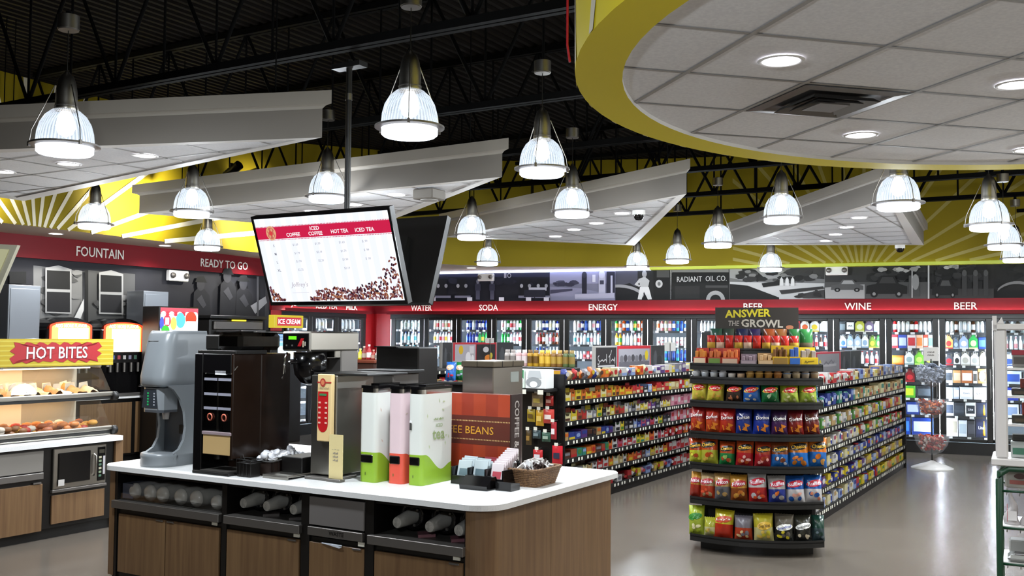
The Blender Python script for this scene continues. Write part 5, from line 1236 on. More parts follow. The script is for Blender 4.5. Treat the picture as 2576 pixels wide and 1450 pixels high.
# boxes on the upper shelf, jerky and packets above
def upbox(x, w, h, c, d, back, z, label, fill=None, rows=0, word=None):
    m = MB(); a = col(c); b = col(d)
    m.box(-w / 2, w / 2, 0, .1, 0, h * .45, a); m.box(-w / 2, w / 2, .09, .1, 0, h, a)
    for k in range(rows):
        xx = -w * .42 + w * .84 * (k + .5) / rows; m.box(xx - w * .36 / rows, xx + w * .36 / rows, .015 + .02 * (k % 2), .06 + .02 * (k % 2), h * .1, h * (.82 + .1 * (k % 2)), col(fill or d), .004)
    m.poly([(-w * .44, -.002, h * .08), (w * .44, -.002, h * .08), (w * .44, -.002, h * .38), (-w * .44, -.002, h * .38)], b)
    if word: m.stroke([(-w * .25, -.004, h * .16), (-w * .2, -.004, h * .28), (-w * .12, -.004, h * .16), (-w * .06, -.004, h * .24), (w * .28, -.004, h * .27)], h * .02, col('6a5a18'))
    p = on_rack(x, z + .002, back); o = m.build('snack_box', None, p, rack_rz(x)); tag(o, label, 'snack box', 'snack boxes on the upper shelf of the curved rack')
upbox(-.50, .12, .15, 'b03020', 'd8c0a0', .03, CRS[6], 'red box of orange packs at the left end above the dip cups', 'c07828', 3); upbox(-.365, .12, .15, 'a02c20', '608030', .03, CRS[6], 'red box with a green stripe above the dip cups', 'b86028', 3); upbox(-.225, .15, .15, 'b84020', 'c8a890', .03, CRS[6], 'wide red and orange box above the dip cups', 'c86c30', 4)
upbox(-.06, .14, .10, '80707c', 'a8949c', .03, CRS[6], 'low mauve bag box in the middle above the dip cups', '8c7880', 4); upbox(.09, .13, .11, 'b08c60', 'd0b088', .03, CRS[6], 'low tan bag box above the dip cups', 'c09c70', 3)
upbox(.22, .14, .18, 'c8a01c', '8a6a30', .03, CRS[6], 'yellow box with brown sticks, tallest above the dip cups', '6a4420', 5); upbox(.345, .1, .18, 'b8961c', '2858a0', .03, CRS[6], 'yellow box with blue packs above the dip cups', '2c4c90', 2); upbox(.47, .16, .165, 'd0b01c', 'c0a018', .03, CRS[6], 'bright yellow box at the right end above the dip cups', '8c8078', 3, 'Slims')
m = rshelf_mesh(1.84, .75, .05, .62); m.build('shelf', cr)
for k in range(10):
    x = -.40 + k * .083; p = CRP + Matrix.Rotation(CRZ, 3, 'Z') @ Vector((x, rfront(x) * .62 + .05, 1.845))
    m = MB(); c = ['8c2c20', 'a04028', 'b07030'][k % 3]; a = col(c, .25); b = col(['c8a040', 'd8b8a0', 'b82c20'][k % 3], .3)
    m.grid(lambda i, j: ((i - .5) * .075, -.025 * (sin(pi * i) * sin(pi * j)) ** .5 if 0 < i < 1 and 0 < j < 1 else 0, j * .125), 6, 6, a, True, lambda i, j: b if j < .45 else col('a82420', .25)); m.grid(lambda i, j: ((.5 - i) * .075, .012 * sin(pi * i), j * .125), 4, 4, a)
    o = m.build('jerky_pack', None, p, rack_rz(x)); tag(o, 'red and %s jerky pack, %s from left in the row under the growl sign' % (['gold', 'cream', 'rust'][k % 3], ORD[k]), 'jerky', 'jerky packs on the curved rack')
for k, (x, c, n) in enumerate(((-.36, '2c4c40', 'dark green'), (-.25, '38443c', 'grey green'), (-.12, '282c48', 'navy'), (-.01, '30284c', 'violet'), (.13, '8c4424', 'rust'), (.23, '80502c', 'brown'), (.36, '2c6838', 'green'), (.46, '30743c', 'bright green'))):
    p = CRP + Matrix.Rotation(CRZ, 3, 'Z') @ Vector((x, -.06, 1.845))
    m = MB(); a = col(c, .2); m.grid(lambda i, j: ((i - .5) * .11, -.03 * (sin(pi * i) * sin(pi * j)) ** .5 if 0 < i < 1 and 0 < j < 1 else 0, j * .19), 6, 6, a, True, lambda i, j: a if j > .4 else col('786c58', .3)); m.grid(lambda i, j: ((.5 - i) * .11, .012 * sin(pi * i), j * .19), 4, 4, a)
    o = m.build('nut_pouch', None, p, rack_rz(x)); tag(o, '%s pouch, %s from left in the back row just below the growl sign' % (n, ORD[k]), 'pouch', 'pouches below the growl sign')
# chip bags by the half hidden gondola
for u, c, d, l in ((1133, '2a66b8', '3878c8', 'blue chip bag with a round badge behind the black coffee machine'), (1156, '1c7438', '308848', 'green chip bag with a round badge behind the black coffee machine')):
    p = on_pl(u, 958, GP(-7.55, 0), E1); b = p.y
    chip('chip_bag', p, -.25, .15, .25, c, d, l, 'chips', 'chip bags of the half hidden gondola', word="Lay's", wcol='f0e8e0', disc='c8a888', wpos=.7, lab2='c02838' if u < 1140 else '9098a8')
p = on_pl(1146, 962, GP(-7.5, 0), E1)
m = MB(); m.box(-.3, .3, -.1, .2, -.03, 0, BLACKM, .004); m.box(-.26, .26, .0, .16, -p.z, -.03, BLACK)
tag(m.build('display_stand', None, p, -.25), 'black display stand carrying two chip bags behind the coffee island', 'display stand')
# ------------------------------------------------------------------ tiered candy bowl stand
bp = at_z(2345, 1168, 0); bp = bp * (15.2 / bp.y); bp.z = 0
cs = thing('candy_bowl_stand', 'white based stand with three clear candy bowls at the far end of the right aisle', 'display stand', bp, -.2)
px = bp.y / FPX
m = MB(); m.lathe([(.30, 0), (.30, .012), (.2, .05), (.05, .1), (.015, .12)], 32, WHITEG, smooth=True); m.lathe([(0, 0), (.3, 0)], 32, WHITEG); m.build('base', cs)
m = MB(); m.tube([(0, 0, .1), (0, 0, 1.65)], .012, BLACKM, 8); m.build('pole', cs)
bz = [.2, .74, 1.22]
for k, z in enumerate(bz):
    m = MB(); rr = [.26, .235, .245][k]
    m.lathe([(.02, z), (rr * .55, z + .05), (rr * .85, z + .15), (rr, z + .3)], 28, BOWLM); m.build('bowl', cs)
m = MB(); m.box(-.105, .105, -.008, .008, 1.62, 1.83, col('b8b4ae')); m.marks((0, -.009, 1.755), (1, 0, 0), EZ, .1, .022, col('55504c'), 6); m.marks((.0, -.009, 1.71), (1, 0, 0), EZ, .1, .022, col('55504c'), 7); m.build('card', cs)
for k, z in enumerate(bz):
    pal, nm = [(['a03028', 'c8b8b0', '90242c', 'b06050'], 'red and white'), (['a8301c', 'c86830', '7c2c24', 'b8b0b0'], 'orange and red'), (['8890a0', 'a8b0c0', '687080', '9098a8'], 'silver grey')][k]
    m = MB(); rr = [.26, .235, .245][k]
    for q in range(150):
        a = R.uniform(0, 2 * pi); f = R.uniform(.06, .34 if k == 2 else .27); r = rr * min(.86, .5 + f * 1.2) * sqrt(R.random()) * .95
        X = Matrix.Translation(Vector((r * cos(a), r * sin(a), z + .03 + f * .95))) @ Matrix.Rotation(R.uniform(0, 3), 4, (R.random(), R.random(), R.random() + .1)); m.X = X
        m.box(-.035, .035, -.02, .02, -.012, .012, col(R.choice(pal), .25), .006)
    m.X = Matrix.Identity(4)
    o = m.build('wrapped_candy', None, bp, -.2); tag(o, 'wrapped %s candies heaped in the %s bowl of the stand' % (nm, ['lowest', 'middle', 'top'][k]), 'candy', None, 'stuff')
# ------------------------------------------------------------------ white display case on a green cart at the right edge
RY = 7.5
k_ = RY / FPX
wp = at_Y(2512, 1172, RY); zc = wp.z
RZ2 = RG + .06
gc = thing('green_cart', 'dark green tube frame cart at the right edge carrying the white display case', 'cart', Vector((wp.x, wp.y, 0)), RZ2)
GRN = mat('green_tube', '123a24', .35)
W = .8; H0 = zc - .02
for y in (0, .5):
    m = MB(); m.tube([(0.0, y, .03), (0.0, y, H0 - .08), (.02, y, H0 - .03), (.07, y, H0), (W - .07, y, H0), (W - .02, y, H0 - .03), (W, y, H0 - .08), (W, y, .03)], .024, GRN, 10); m.build('end_frame', gc)
for z in (H0 - .165, .555, .29, .06):
    m = MB(); m.tube([(0, 0, z), (0, .5, z), (W, .5, z), (W, 0, z)], .01, GRN, 6, True)
    if z < .6:
        m.box(.02, W - .02, .0, .5, z - .012, z + .014, WHITEG)
    for q in range(9): m.tube([(.05 + q * .088, 0, z - .03), (.05 + q * .088, .5, z - .03)], .003, STEELD, 4)
    m.build('shelf', gc)
wc = thing('white_display_case', 'tall white framed display case standing on the green cart at the right edge', 'display case', Vector((wp.x - .02, wp.y, zc)), RZ2)
HT = at_Y(2505, 815, RY).z - zc
m = MB(); m.box(-.03, W, -.02, .52, 0, .055, WHITEG, .008); m.build('base_tray', wc)
for x, y, q in ((0, 0, .085), (W - .1, 0, .085), (0.02, .46, .03), (W - .1, .46, .03)):
    m = MB(); m.box(x, x + q, y, y + q, .055, HT - .04, WHITEG, .012); m.build('corner_post', wc)
m = MB(); m.box(-.01, W, -.01, .52, HT - .045, HT, WHITEG, .006); m.box(-.01, .02, -.01, .02, HT - .05, HT + .06, WHITEG); m.prism([(.02, HT), (.07, HT), (.055, HT + .05)], -.01, .0, WHITEG, 'y'); m.build('top_frame', wc)
zs = [at_Y(2540, v, RY).z - zc for v in (928, 998, 1069)]
for z in zs:
    m = MB(); m.box(.085, W, .0, .5, z - .008, z + .008, WHITEG); m.build('shelf', wc)
m = MB(); m.box(.085, W - .1, .04, .045, .06, HT - .05, GLASS); m.build('front_pane', wc)
def casebox(x, z, w, h, c, d, label, P0, name='small_box', y=.1, lid=None):
    m = MB(); m.box(0, w, 0, .14, 0, h, col(c), .005)
    m.poly([(w * .1, -.002, h * .2), (w * .9, -.002, h * .2), (w * .9, -.002, h * .6), (w * .1, -.002, h * .6)], col(d))
    if lid: m.box(-.004, w + .004, -.004, .144, h * .72, h, col(lid), .004)
    o = m.build(name, None, P0 + Matrix.Rotation(RZ2, 3, 'Z') @ Vector((x, y, z)), RZ2); tag(o, label, 'box', 'goods in the white display case')
P0 = Vector(wc.location)
casebox(.12, zs[0] + .009, .1, .13, '8c8480', '5a504c', 'red lidded pack on the upper shelf of the white case', P0, lid='b03040'); casebox(.235, zs[0] + .009, .1, .13, '8c8480', '5a504c', 'second red lidded pack on the upper shelf of the white case', P0, lid='a02c38')
casebox(.11, zs[1] + .009, .2, .05, '2a2018', '4a3828', 'dark tray on the middle shelf of the white case', P0, 'dark_tray'); casebox(.17, zs[1] + .06, .14, .07, '8c2c20', '6c2018', 'dull red pack lying in the dark tray of the white case', P0, y=.12)
casebox(.11, zs[2] + .009, .2, .06, '2c2418', '4c3c28', 'dark tray on the lower shelf of the white case', P0, 'dark_tray'); casebox(.18, zs[2] + .07, .12, .09, '9c2c24', '7c2420', 'red pack standing in the lower dark tray of the white case', P0, y=.12)
casebox(.1, .057, .13, .12, 'c8c8c4', '508068', 'white box with green foot, left at the bottom of the white case', P0); casebox(.24, .057, .13, .12, 'c8c8c4', '508068', 'white box with green foot, right at the bottom of the white case', P0)
casebox(.11, .18, .13, .045, '3c3834', '2c2824', 'dark flat pack on top of the left white box in the case', P0, y=.11)
G0 = Vector(gc.location)
def cartthing(m, name, x, y, z, label, cat, group=None):
    o = m.build(name, None, G0 + Matrix.Rotation(RZ2, 3, 'Z') @ Vector((x, y, z)), RZ2); tag(o, label, cat, group); return o
for k, x in enumerate((.085, .20, .32)):
    m = MB(); m.grid(lambda i, j: (.05 * cos(2 * pi * i) * (1 - .85 * j) * (1.15 if j < .5 else 1) + .012 * sin(3 + 9 * j + k), .05 * sin(2 * pi * i) * (1 - .5 * j), .24 * j), 14, 8, col('b8b4b4', .3)); m.poly([(-.03, -.056, .03), (.03, -.056, .03), (.03, -.053, .1), (-.03, -.053, .1)], col('d8d6d6')); m.poly([(-.034, -.058, .02), (-.031, -.058, .02), (-.031, -.05, .15), (-.034, -.05, .15)], col('b03040'))
    cartthing(m, 'bread_bag', x, .12, .571, 'twisted pale plastic bag on the green cart, %s from its left post' % ORD[k], 'bag', 'plastic bags on the green cart')
m = MB(); m.box(0, .2, 0, .2, 0, .12, col('a8a49c'), .01); m.poly([(.03, -.002, .03), (.17, -.002, .03), (.17, -.002, .06), (.03, -.002, .06)], col('a86058')); m.disc((.1, -.003, .09), (1, 0, 0), (0, 0, 1), .04, .02, col('5a3c38'))
cartthing(m, 'small_box', .04, .1, H0 - .153, 'pale box with red print under the top rail of the green cart', 'box')
m = MB(); m.box(0, .16, 0, .1, 0, .16, BLACK, .006); m.box(-.002, .162, -.003, .0, .12, .15, RED); m.box(-.004, .0, -.003, .08, .0, .15, RED)
cartthing(m, 'red_holder', .2, .3, .571, 'black holder with red edge behind the plastic bags on the green cart', 'holder')
m = MB(); m.box(0, .2, 0, .15, 0, .12, col('a8a8a4'), .01); cartthing(m, 'small_box', .06, .25, .305, 'grey white box on the middle shelf of the green cart', 'box')
m = MB(); m.box(0, .3, 0, .2, 0, .05, col('8c8e8c', .2), .02); m.box(.04, .26, .03, .17, .04, .055, col('4c4a48', .3), .01); cartthing(m, 'clear_tray', .05, .0, .305, 'shallow tray at the front of the middle shelf of the green cart', 'tray')
# ------------------------------------------------------------------ coffee island
IO = at_z(1234.97, 1275.16, .91); IO.z = 0
def IP(x, y, z=0.0): return IO + E1 * x + E2 * y + EZ * z
def rrect(x0, x1, y0, y1, r, n=8):
    pts = []
    for cx, cy, a in ((x1 - r[1], y0 + r[1], -90), (x1 - r[2], y1 - r[2], 0), (x0 + r[3], y1 - r[3], 90), (x0 + r[0], y0 + r[0], 180)):
        rr = {-90: r[1], 0: r[2], 90: r[3], 180: r[0]}[a]
        pts += [(cx + rr * cos(radians(a + 90 * k / n)), cy + rr * sin(radians(a + 90 * k / n))) for k in range(n + 1)]
    return pts
CT = .91
isl = thing('coffee_island', 'oak fronted coffee island cabinet with black frames under the white worktop', 'cabinet', IP(0, 0), RG)
m = MB()
m.box(-3.53, -.21, .07, 1.86, .0, .56, BLACK); m.box(-3.53, -.21, .66, 1.86, .56, .865, BLACK)
m.box(-3.53, -.21, .07, .66, .835, .865, BLACK)
for x0, x1 in ((-3.54, -3.50), (-2.345, -2.295), (-1.575, -1.5), (-1.015, -.94), (-.225, -.19)):
    m.box(x0, x1, .055, .66, 0, .865, BLACK)
m.build('carcass', isl)
m = MB(); m.prism([(-3.63, .10), (-3.60, .06), (-3.53, .05), (-3.53, 1.88), (-3.63, 1.88)], .04, .866, WOOD); m.build('end_panel', isl)
m = MB(); cv = [(-.215 + .165 * sin(radians(k * 11.25)), .05 + .165 * (1 - cos(radians(k * 11.25)))) for k in range(9)]
m.prism(cv + [(-.05, .87), (-.215, .87)], .0, .866, WOOD); m.build('end_panel', isl)
m = MB(); m.prism([(-.05, .874), (-.05, 1.84), (-.09, 1.88), (-.3, 1.88), (-.3, .874)], .0, .866, WOOD); m.build('end_panel', isl)
for a, b, h in ((-3.475, -2.94, 1), (-2.93, -2.365, -1), (-2.285, -1.59, 1), (-1.495, -1.015, 1), (-.93, -.235, 1)):
    m = MB(); m.box(a, b, .05, .07, .075, .527, WOOD, .002); d = m.build('door', isl)
    m = MB(); x = (b - .1) if h > 0 else a + .01; m.box(x, x + .075, .044, .052, .512, .526, STEELD, .002); m.build('pull_tab', d)
for a, b in ((-3.53, -2.345), (-2.295, -1.565), (-.97, -.215)):
    m = MB(); m.box(a, b, .02, .6, .572, .632, STEELD, .003); m.build('ledge', isl)
for x in (-2.43, -1.63, -1.06, -.30):
    m = MB(); m.box(x, x + .05, .040, .05, .545, .572, TAGM); m.build('price_tag', isl)
ws = MB(); ws.box(-1.497, -1.018, .045, .065, .645, .835, mat('grey_waste_flap', '6e6a68', .4), .003); w_ = ws.build('waste_flap', isl)
ws = MB(); ws.box(-1.497, -1.018, .03, .065, .575, .634, STEELD, .003); ws.text('WASTE', (-1.24, .0295, .606), (1, 0, 0), EZ, .028, BLACK, .13, bold=.02, off=.001); ws.build('waste_strip', isl)
m = MB(); m.box(-1.38, -1.2, .042, .05, .525, .534, col('c8d0dc'), .003); m.prism([(-1.36, .530), (-1.22, .512), (-1.2, .52), (-1.3, .534)], .038, .044, col('d0d4de'), 'y'); tag(m.build('bin_liner_edge', None, IP(0, 0), RG), 'edge of white bin liner sticking out under the WASTE strip', 'bin liner')
wt = MB(); o = rrect(-3.64, .0, .0, 1.93, (.11, .2, .09, .09)); oi = rrect(-3.632, -.008, .008, 1.922, (.10, .192, .082, .082))
wt.add([(x, y, .874) for x, y in o] + [(x, y, .902) for x, y in o] + [(x, y, .91) for x, y in oi], [(j * len(o) + i, j * len(o) + (i + 1) % len(o), (j + 1) * len(o) + (i + 1) % len(o), (j + 1) * len(o) + i) for j in (0, 1) for i in range(len(o))], QUARTZ)
wt.poly([(x, y, .91) for x, y in oi], QUARTZ); wt.poly([(x, y, .866) for x, y in o], QUARTZ); wt.add([(x, y, .866) for x, y in o] + [(x, y, .874) for x, y in o], [(i, (i + 1) % len(o), len(o) + (i + 1) % len(o), len(o) + i) for i in range(len(o))], QUARTZ)
tag(wt.build('worktop', None, IP(0, 0), RG), 'white quartz worktop with rounded corners on the coffee island', 'worktop')
# cups under the worktop
def islthing(name, label, cat, x, y, z=CT + .0008, rz=0.0, group=None): return thing(name, label, cat, IP(x, y, z), RG + rz, group)
bn = islthing('acrylic_bin', 'clear acrylic bin holding cup stacks under the left end of the worktop', 'bin', -3.5, .075, .634)
m = MB(); m.box(0, 1.13, -.004, 0, .0, .05, ACRYL); m.build('front_wall', bn)
m = MB(); m.box(1.126, 1.13, 0, .5, .0, .12, ACRYL); m.build('side_wall', bn)
m = MB(); m.box(0, 1.13, 0, .5, 0, .004, ACRYL); m.build('floor_plate', bn)
m = MB(); m.box(.0, .12, .02, .3, .005, .12, cloudy('grey_blue_sleeve', '6c7080', .6)); tag(m.build('cup_sleeve_pack', None, IP(-3.49, .075, .6385), RG), 'cloudy pack at the left end of the acrylic bin', 'pack')
NMC = ['first', 'second', 'third', 'fourth', 'fifth', 'last']
for k, x in enumerate((-3.375, -3.2, -3.055, -2.855, -2.685, -2.465)):
    m = MB(); r = .062 if k < 5 else .055
    m.lathe([(0, .0), (r * .55, .003), (r * .85, .012), (r, .03), (r * 1.0, .04)], 24, CUPB, axis='y'); m.lathe([(r, .04), (r * .98, .05), (r, .06), (r * .97, .35)], 24, CUPM, axis='y')
    for q in range(5): m.lathe([(r * 1.03, .09 + q * .05), (r * 1.03, .096 + q * .05)], 24, CUPM, axis='y')
    o = m.build('cup_stack', None, IP(x, .09, .6385 + r * 1.03), RG); tag(o, 'stack of clear lids lying in the acrylic bin, %s from its left end' % NMC[k], 'cup stack', 'cup stacks in the acrylic bin')
for k, (x, z) in enumerate(((-2.16, .748), (-1.93, .748), (-1.675, .748), (-.77, .748), (-.51, .748), (-.285, .748))):
    where = 'left of the waste flap' if k < 3 else 'right of the waste flap'
    big = k > 2
    t = islthing('cup_dispenser', 'black ring cup dispenser, %s of three %s' % (ORD[k % 3], where), 'cup dispenser', x, .0, z, 0, 'cup dispensers under the worktop')
    m = MB(); rr = .1; m.lathe([(rr, .62), (rr, .25), (rr * .95, .235), (rr * .62, .24), (rr * .6, .33)], 28, BLACKG, axis='y'); m.build('ring_tube', t)
    m = MB()
    for a in (.6, 2.2, 3.9, 5.2): m.box(.07 * cos(a) - .008, .07 * cos(a) + .008, .225, .24, .07 * sin(a) - .008, .07 * sin(a) + .008, STEELD)
    m.build('clips', t)
    c = MB(); dx, dz = -.012, -.03
    prof = [(0, .095), (.034, .095), (.037, .10), (.041, .13), (.055, .26), (.062, .34)]
    n = 24; vs = []
    for r, y in prof:
        f = (.34 - y) / .255
        vs += [(r * cos(2 * pi * i / n) + dx * f, y, r * sin(2 * pi * i / n) + dz * f) for i in range(n)]
    c.add(vs, [(j * n + i, j * n + (i + 1) % n, (j + 1) * n + (i + 1) % n, (j + 1) * n + i) for j in range(len(prof) - 1) for i in range(n)], CUPM, True); c.add(vs[n:2 * n], [tuple(range(n))], CUPB)
    tag(c.build('cup_stack', None, IP(x, 0, z), RG), 'clear cups poking from the %s dispenser %s' % (ORD[k % 3], where), 'cup stack', 'cups in the ring dispensers')
for k, x in enumerate((-1.99, -1.74, -.62, -.36)):
    c = 'pinkish' if k > 1 else 'grey'
    m = MB(); m.prism([(-.07, 0), (0, -.09), (.075, 0), (0, .09)], 0, .02, col('7a5058' if k > 1 else '4c4644', .4)); o = m.build('napkin_pack', None, IP(x, .2, .6335), RG); tag(o, '%s folded pack lying under the %s %s cup dispenser' % (c, ['second', 'third', 'second', 'third'][k], 'left' if k < 2 else 'right'), 'napkin pack', 'packs under the cup dispensers')

# grey water dispenser -------------------------------------------------
GREYP = mat('grey_dispenser_plastic', '7d8286', .3); GREYD = mat('dark_grey_plastic', '43464b', .3)
wd_ = islthing('water_dispenser', 'tall grey rounded water dispenser at the left end of the island', 'drink dispenser', -3.18, .05)
wd_.scale = (1.1, 1, 1)
m = MB()
def loft(rows, mm, n=10, smooth=True):
    """rows: (z, front y, half width, corner radius) -> rounded shell, back at y .46"""
    vs = []; c = None
    for z, yf, hw, r in rows:
        ring = [(hw, .46), (hw, .3)]
        ring += [(hw - r + r * cos(a), yf + r - r * sin(a)) for a in [pi / 2 * k / n for k in range(n + 1)]]
        ring += [(-x, y) for x, y in reversed(ring)]
        c = len(ring); vs += [(x, y, z) for x, y in ring]
    m.add(vs, [(j * c + i, j * c + i + 1, (j + 1) * c + i + 1, (j + 1) * c + i) for j in range(len(rows) - 1) for i in range(c - 1)], mm, smooth)
    m.poly(vs[-c:], mm)
    return c
loft([(.62, .03, .135, .10), (.64, .0, .14, .11), (.70, .0, .142, .11), (.82, .025, .14, .11), (.95, .055, .137, .1), (1.03, .08, .135, .09), (1.055, .10, .13, .08), (1.06, .12, .125, .07)], GREYP); m.poly([(-.13, .03, .62), (.13, .03, .62), (.13, .46, .62), (-.13, .46, .62)], GREYP)
m.build('head_cover', wd_)
m = MB(); m.box(-.13, .13, .30, .46, 0, .62, GREYP, .01)
for sx in (-1, 1):
    prof = [(.46, 0), (.14, 0), (.13, .10), (.19, .13), (.235, .2), (.25, .3), (.235, .42), (.19, .52), (.12, .60), (.06, .63), (.46, .63)]
    m.prism(prof, sx * .135 - .012, sx * .135 + .012, GREYP, 'x')
m.build('side_cheeks', wd_)
m = MB(); m.box(-.115, .115, .285, .305, .1, .62, GREYD); m.box(.045, .085, .279, .286, .24, .31, BLACK); m.build('alcove_back', wd_)
m = MB(); m.prism([(-.12, .0), (-.10, .18), (.10, .18), (.12, .0), (.06, -.0)], .08, .3, GREYP, 'y'); m2 = m
m = MB(); m.X = Matrix.Translation((0, 0, .44)); m.prism([(-.105, .2), (-.105, .07), (-.06, .04), (.06, .04), (.105, .07), (.105, .2)], .0, .17, GREYP)
m.prism([(-.105, .2), (-.105, .07), (-.06, .04), (.06, .04), (.105, .07), (.105, .2)], -.02, .0, GREYD); m.build('control_housing', wd_)
m = MB(); m.poly([(-.09, .035, .455), (.075, .035, .455), (.055, .035, .6), (-.07, .035, .6)], mat('dark_control_face', '30343a', .2))
for k in range(5): m.poly([(-.035, .034, .475 + k * .022), (-.018, .034, .475 + k * .022), (-.018, .034, .488 + k * .022), (-.035, .034, .488 + k * .022)], mat('green_led', '108848', .4, 0, .5)); m.poly([(.03, .034, .475 + k * .022), (.045, .034, .475 + k * .022), (.045, .034, .486 + k * .022), (.03, .034, .486 + k * .022)], col('a8acb4'))
m.build('control_face', wd_)
m = MB(); m.lathe([(.022, .36), (.03, .43)], 14, col('b0aca8', .3), (.02, .17, 0)); m.build('nozzle', wd_)
m = MB(); m.lathe([(0, 0), (.15, 0), (.155, .02), (.15, .06), (.155, .075), (.15, .10), (.135, .105), (.125, .09), (0, .09)], 32, GREYP, (0, .16, 0), a0=pi, a1=2 * pi, scale=(.98, 1.05)); m.box(-.147, .147, .16, .46, 0, .09, GREYP, .004); m.build('drip_tray', wd_)
m = MB(); m.box(-.075, .045, .062, .09, .965, .985, BLACK, .008); m.build('vent_slot', wd_)
# black bean-to-cup machine -------------------------------------------
bm = islthing('black_coffee_machine', 'tall black coffee machine with clear hoppers beside the grey dispenser', 'coffee machine', -2.66, .05)
m = MB(); m.box(0, .41, .28, .6, 0, .89, DKBROWN, .008); m.box(0, .088, 0, .28, .0, .89, BLACKG, .006); m.box(.385, .41, 0, .28, 0.12, .89, DKBROWN, .004); m.box(.088, .385, 0, .28, .74, .89, BLACKG, .006); m.build('housing', bm)
m = MB(); m.box(.02, .42, .01, .33, .89, .915, BLACKM, .004); m.box(.16, .41, .06, .5, .915, 1.05, SMOKE, .03); m.box(.155, .415, .055, .51, 1.05, 1.065, SMOKE, .006); m.box(.0, .15, .1, .5, .915, 1.03, BLACKM, .01); m.build('bean_hopper', bm)
m = MB()
for k in range(2):
    x = .092 + k * .147
    m.box(x, x + .142, .02, .2, .30, .73, ACRYL, .01)
    for z in (.69, .58, .475): m.box(x + .004, x + .138, .012, .02, z, z + .02, col('8c8c98', .2))
    m.lathe([(.022, -.006), (.03, -.002), (.022, .004)], 16, col('d07058', .3), (x + .071, .012, .42), axis='y')
    m.cyl(.03, .1, .2, BLACK, (x + .071, .1, .0), 12)
m.box(.09, .385, .21, .27, .3, .73, BLACK); m.box(.22, .33, .0, .015, .735, .765, col('e4e4e8')); m.build('clear_canisters', bm)
m = MB(); m.box(.10, .395, .005, .02, .145, .30, mat('tan_sheet', 'b89a68', .6), .004); m.box(.095, .40, -.004, .02, .29, .315, col('8c7c80', .3), .004); m.build('tan_sheet', bm)
m = MB(); m.box(.02, .40, -.02, .27, 0, .022, BLACKM, .004); m.box(.04, .36, .0, .25, .022, .028, STEELD); m.build('drip_grate', bm)
m = MB()
for a, b in (((.12, .0, .74), (.16, .02, .78)), ((.385, .0, .74), (.43, .02, .80))): m.tube([a, b], .004, STEEL, 5)
m.build('latch_rods', bm)
# small dark caddy and wire basket of creamers
def creamer(P, rz, label, grp):
    m = MB(); m.lathe([(0, 0), (.019, 0), (.024, .027)], 10, col('d8d6d4', .3)); m.lathe([(.028, .027), (.028, .031), (0, .031)], 10, col('c8c8cc', .2))
    o = m.build('creamer_cup', None, P); o.rotation_euler = (R.uniform(-1.1, 1.1), R.uniform(-1.1, 1.1), rz); return tag(o, label, 'creamer', grp)
t = islthing('wire_caddy', 'small black wire caddy between the black machine and the creamer basket', 'caddy', -2.16, .13)
m = MB(); m.box(-.07, .07, -.05, .05, 0, .1, BLACK, .004); m.build('box', t)
m = MB()
for z in (.1, .125): m.tube([(-.072, -.052, z), (.072, -.052, z), (.072, .052, z), (-.072, .052, z)], .003, BLACKM, 5, True)
for k in range(5): m.tube([(-.07 + .035 * k, -.053, .0), (-.07 + .035 * k, -.053, .125)], .002, BLACKM, 4)
m.tube([(-.02, -.052, .125), (-.03, -.06, .15), (.0, -.06, .165), (.01, -.052, .13)], .003, BLACKM, 5)
m.build('wires', t)
t = islthing('creamer_basket', 'black basket heaped with white creamer cups in front of the brewer', 'basket', -2.12, .42, rz=.1)
m = MB(); m.box(-.085, .085, -.22, .22, 0, .008, BLACK); BW_ = mat('dark_basket_side', '20140e', .5)
for x0, x1, y0, y1 in ((-.085, -.075, -.22, .22), (.075, .085, -.22, .22), (-.085, .085, -.22, -.21), (-.085, .085, .21, .22)): m.box(x0, x1, y0, y1, 0, .10, BW_)
m.build('body', t)
m = MB(); m.tube([(-.09, -.225, .105), (.09, -.225, .105), (.09, .225, .12), (-.09, .225, .12)], .006, BLACKM, 6, True)
for k in range(8): m.tube([(-.088, -.2 + k * .057, 0), (-.088, -.2 + k * .057, .11)], .002, BLACKM, 4); m.tube([(.088, -.2 + k * .057, 0), (.088, -.2 + k * .057, .11)], .002, BLACKM, 4)
m.build('rim_wires', t)
for k in range(56):
    x = R.uniform(-.07, .07); y = R.uniform(-.19, .19)
    p = IP(-2.12, .42, CT + .10 + .065 * (1 - abs(x) / .08) * R.uniform(.2, 1)) + Matrix.Rotation(RG + .1, 3, 'Z') @ Vector((x, y, 0))
    creamer(p, R.uniform(0, 6), 'small white creamer cup in the heap of the black creamer basket', 'creamers in the black basket')
t = islthing('cup_rack', 'black wire rack with pale paper cups left of the steel machine', 'rack', -2.0, .86)
m = MB(); m.box(-.07, .07, -.05, .05, 0, .012, BLACK)
for z in (.08, .22): m.tube([(-.07, -.05, z), (.07, -.05, z), (.07, .05, z), (-.07, .05, z)], .003, BLACKM, 5, True)
for k in range(5): m.tube([(-.07 + .035 * k, -.05, 0), (-.035 + .035 * (k if k < 4 else 3), -.05, .22)], .002, BLACKM, 4); m.tube([(.07 - .035 * k, -.05, 0), (.035 - .035 * (k if k < 4 else 3), -.05, .22)], .002, BLACKM, 4)
m.build('wires', t)
for k, x in enumerate((-.035, .035)):
    m = MB(); m.lathe([(0, 0), (.027, 0), (.034, .26), (.036, .262), (.03, .258), (0, .2)], 16, col('a8a8b4', .4)); o = m.build('paper_cup_stack', None, IP(-2.0 + x, .86, CT + .014), RG); tag(o, 'pale stacked paper cups, %s in the wire rack beside the steel machine' % ['left', 'right'][k], 'cups', 'paper cups in the wire rack')
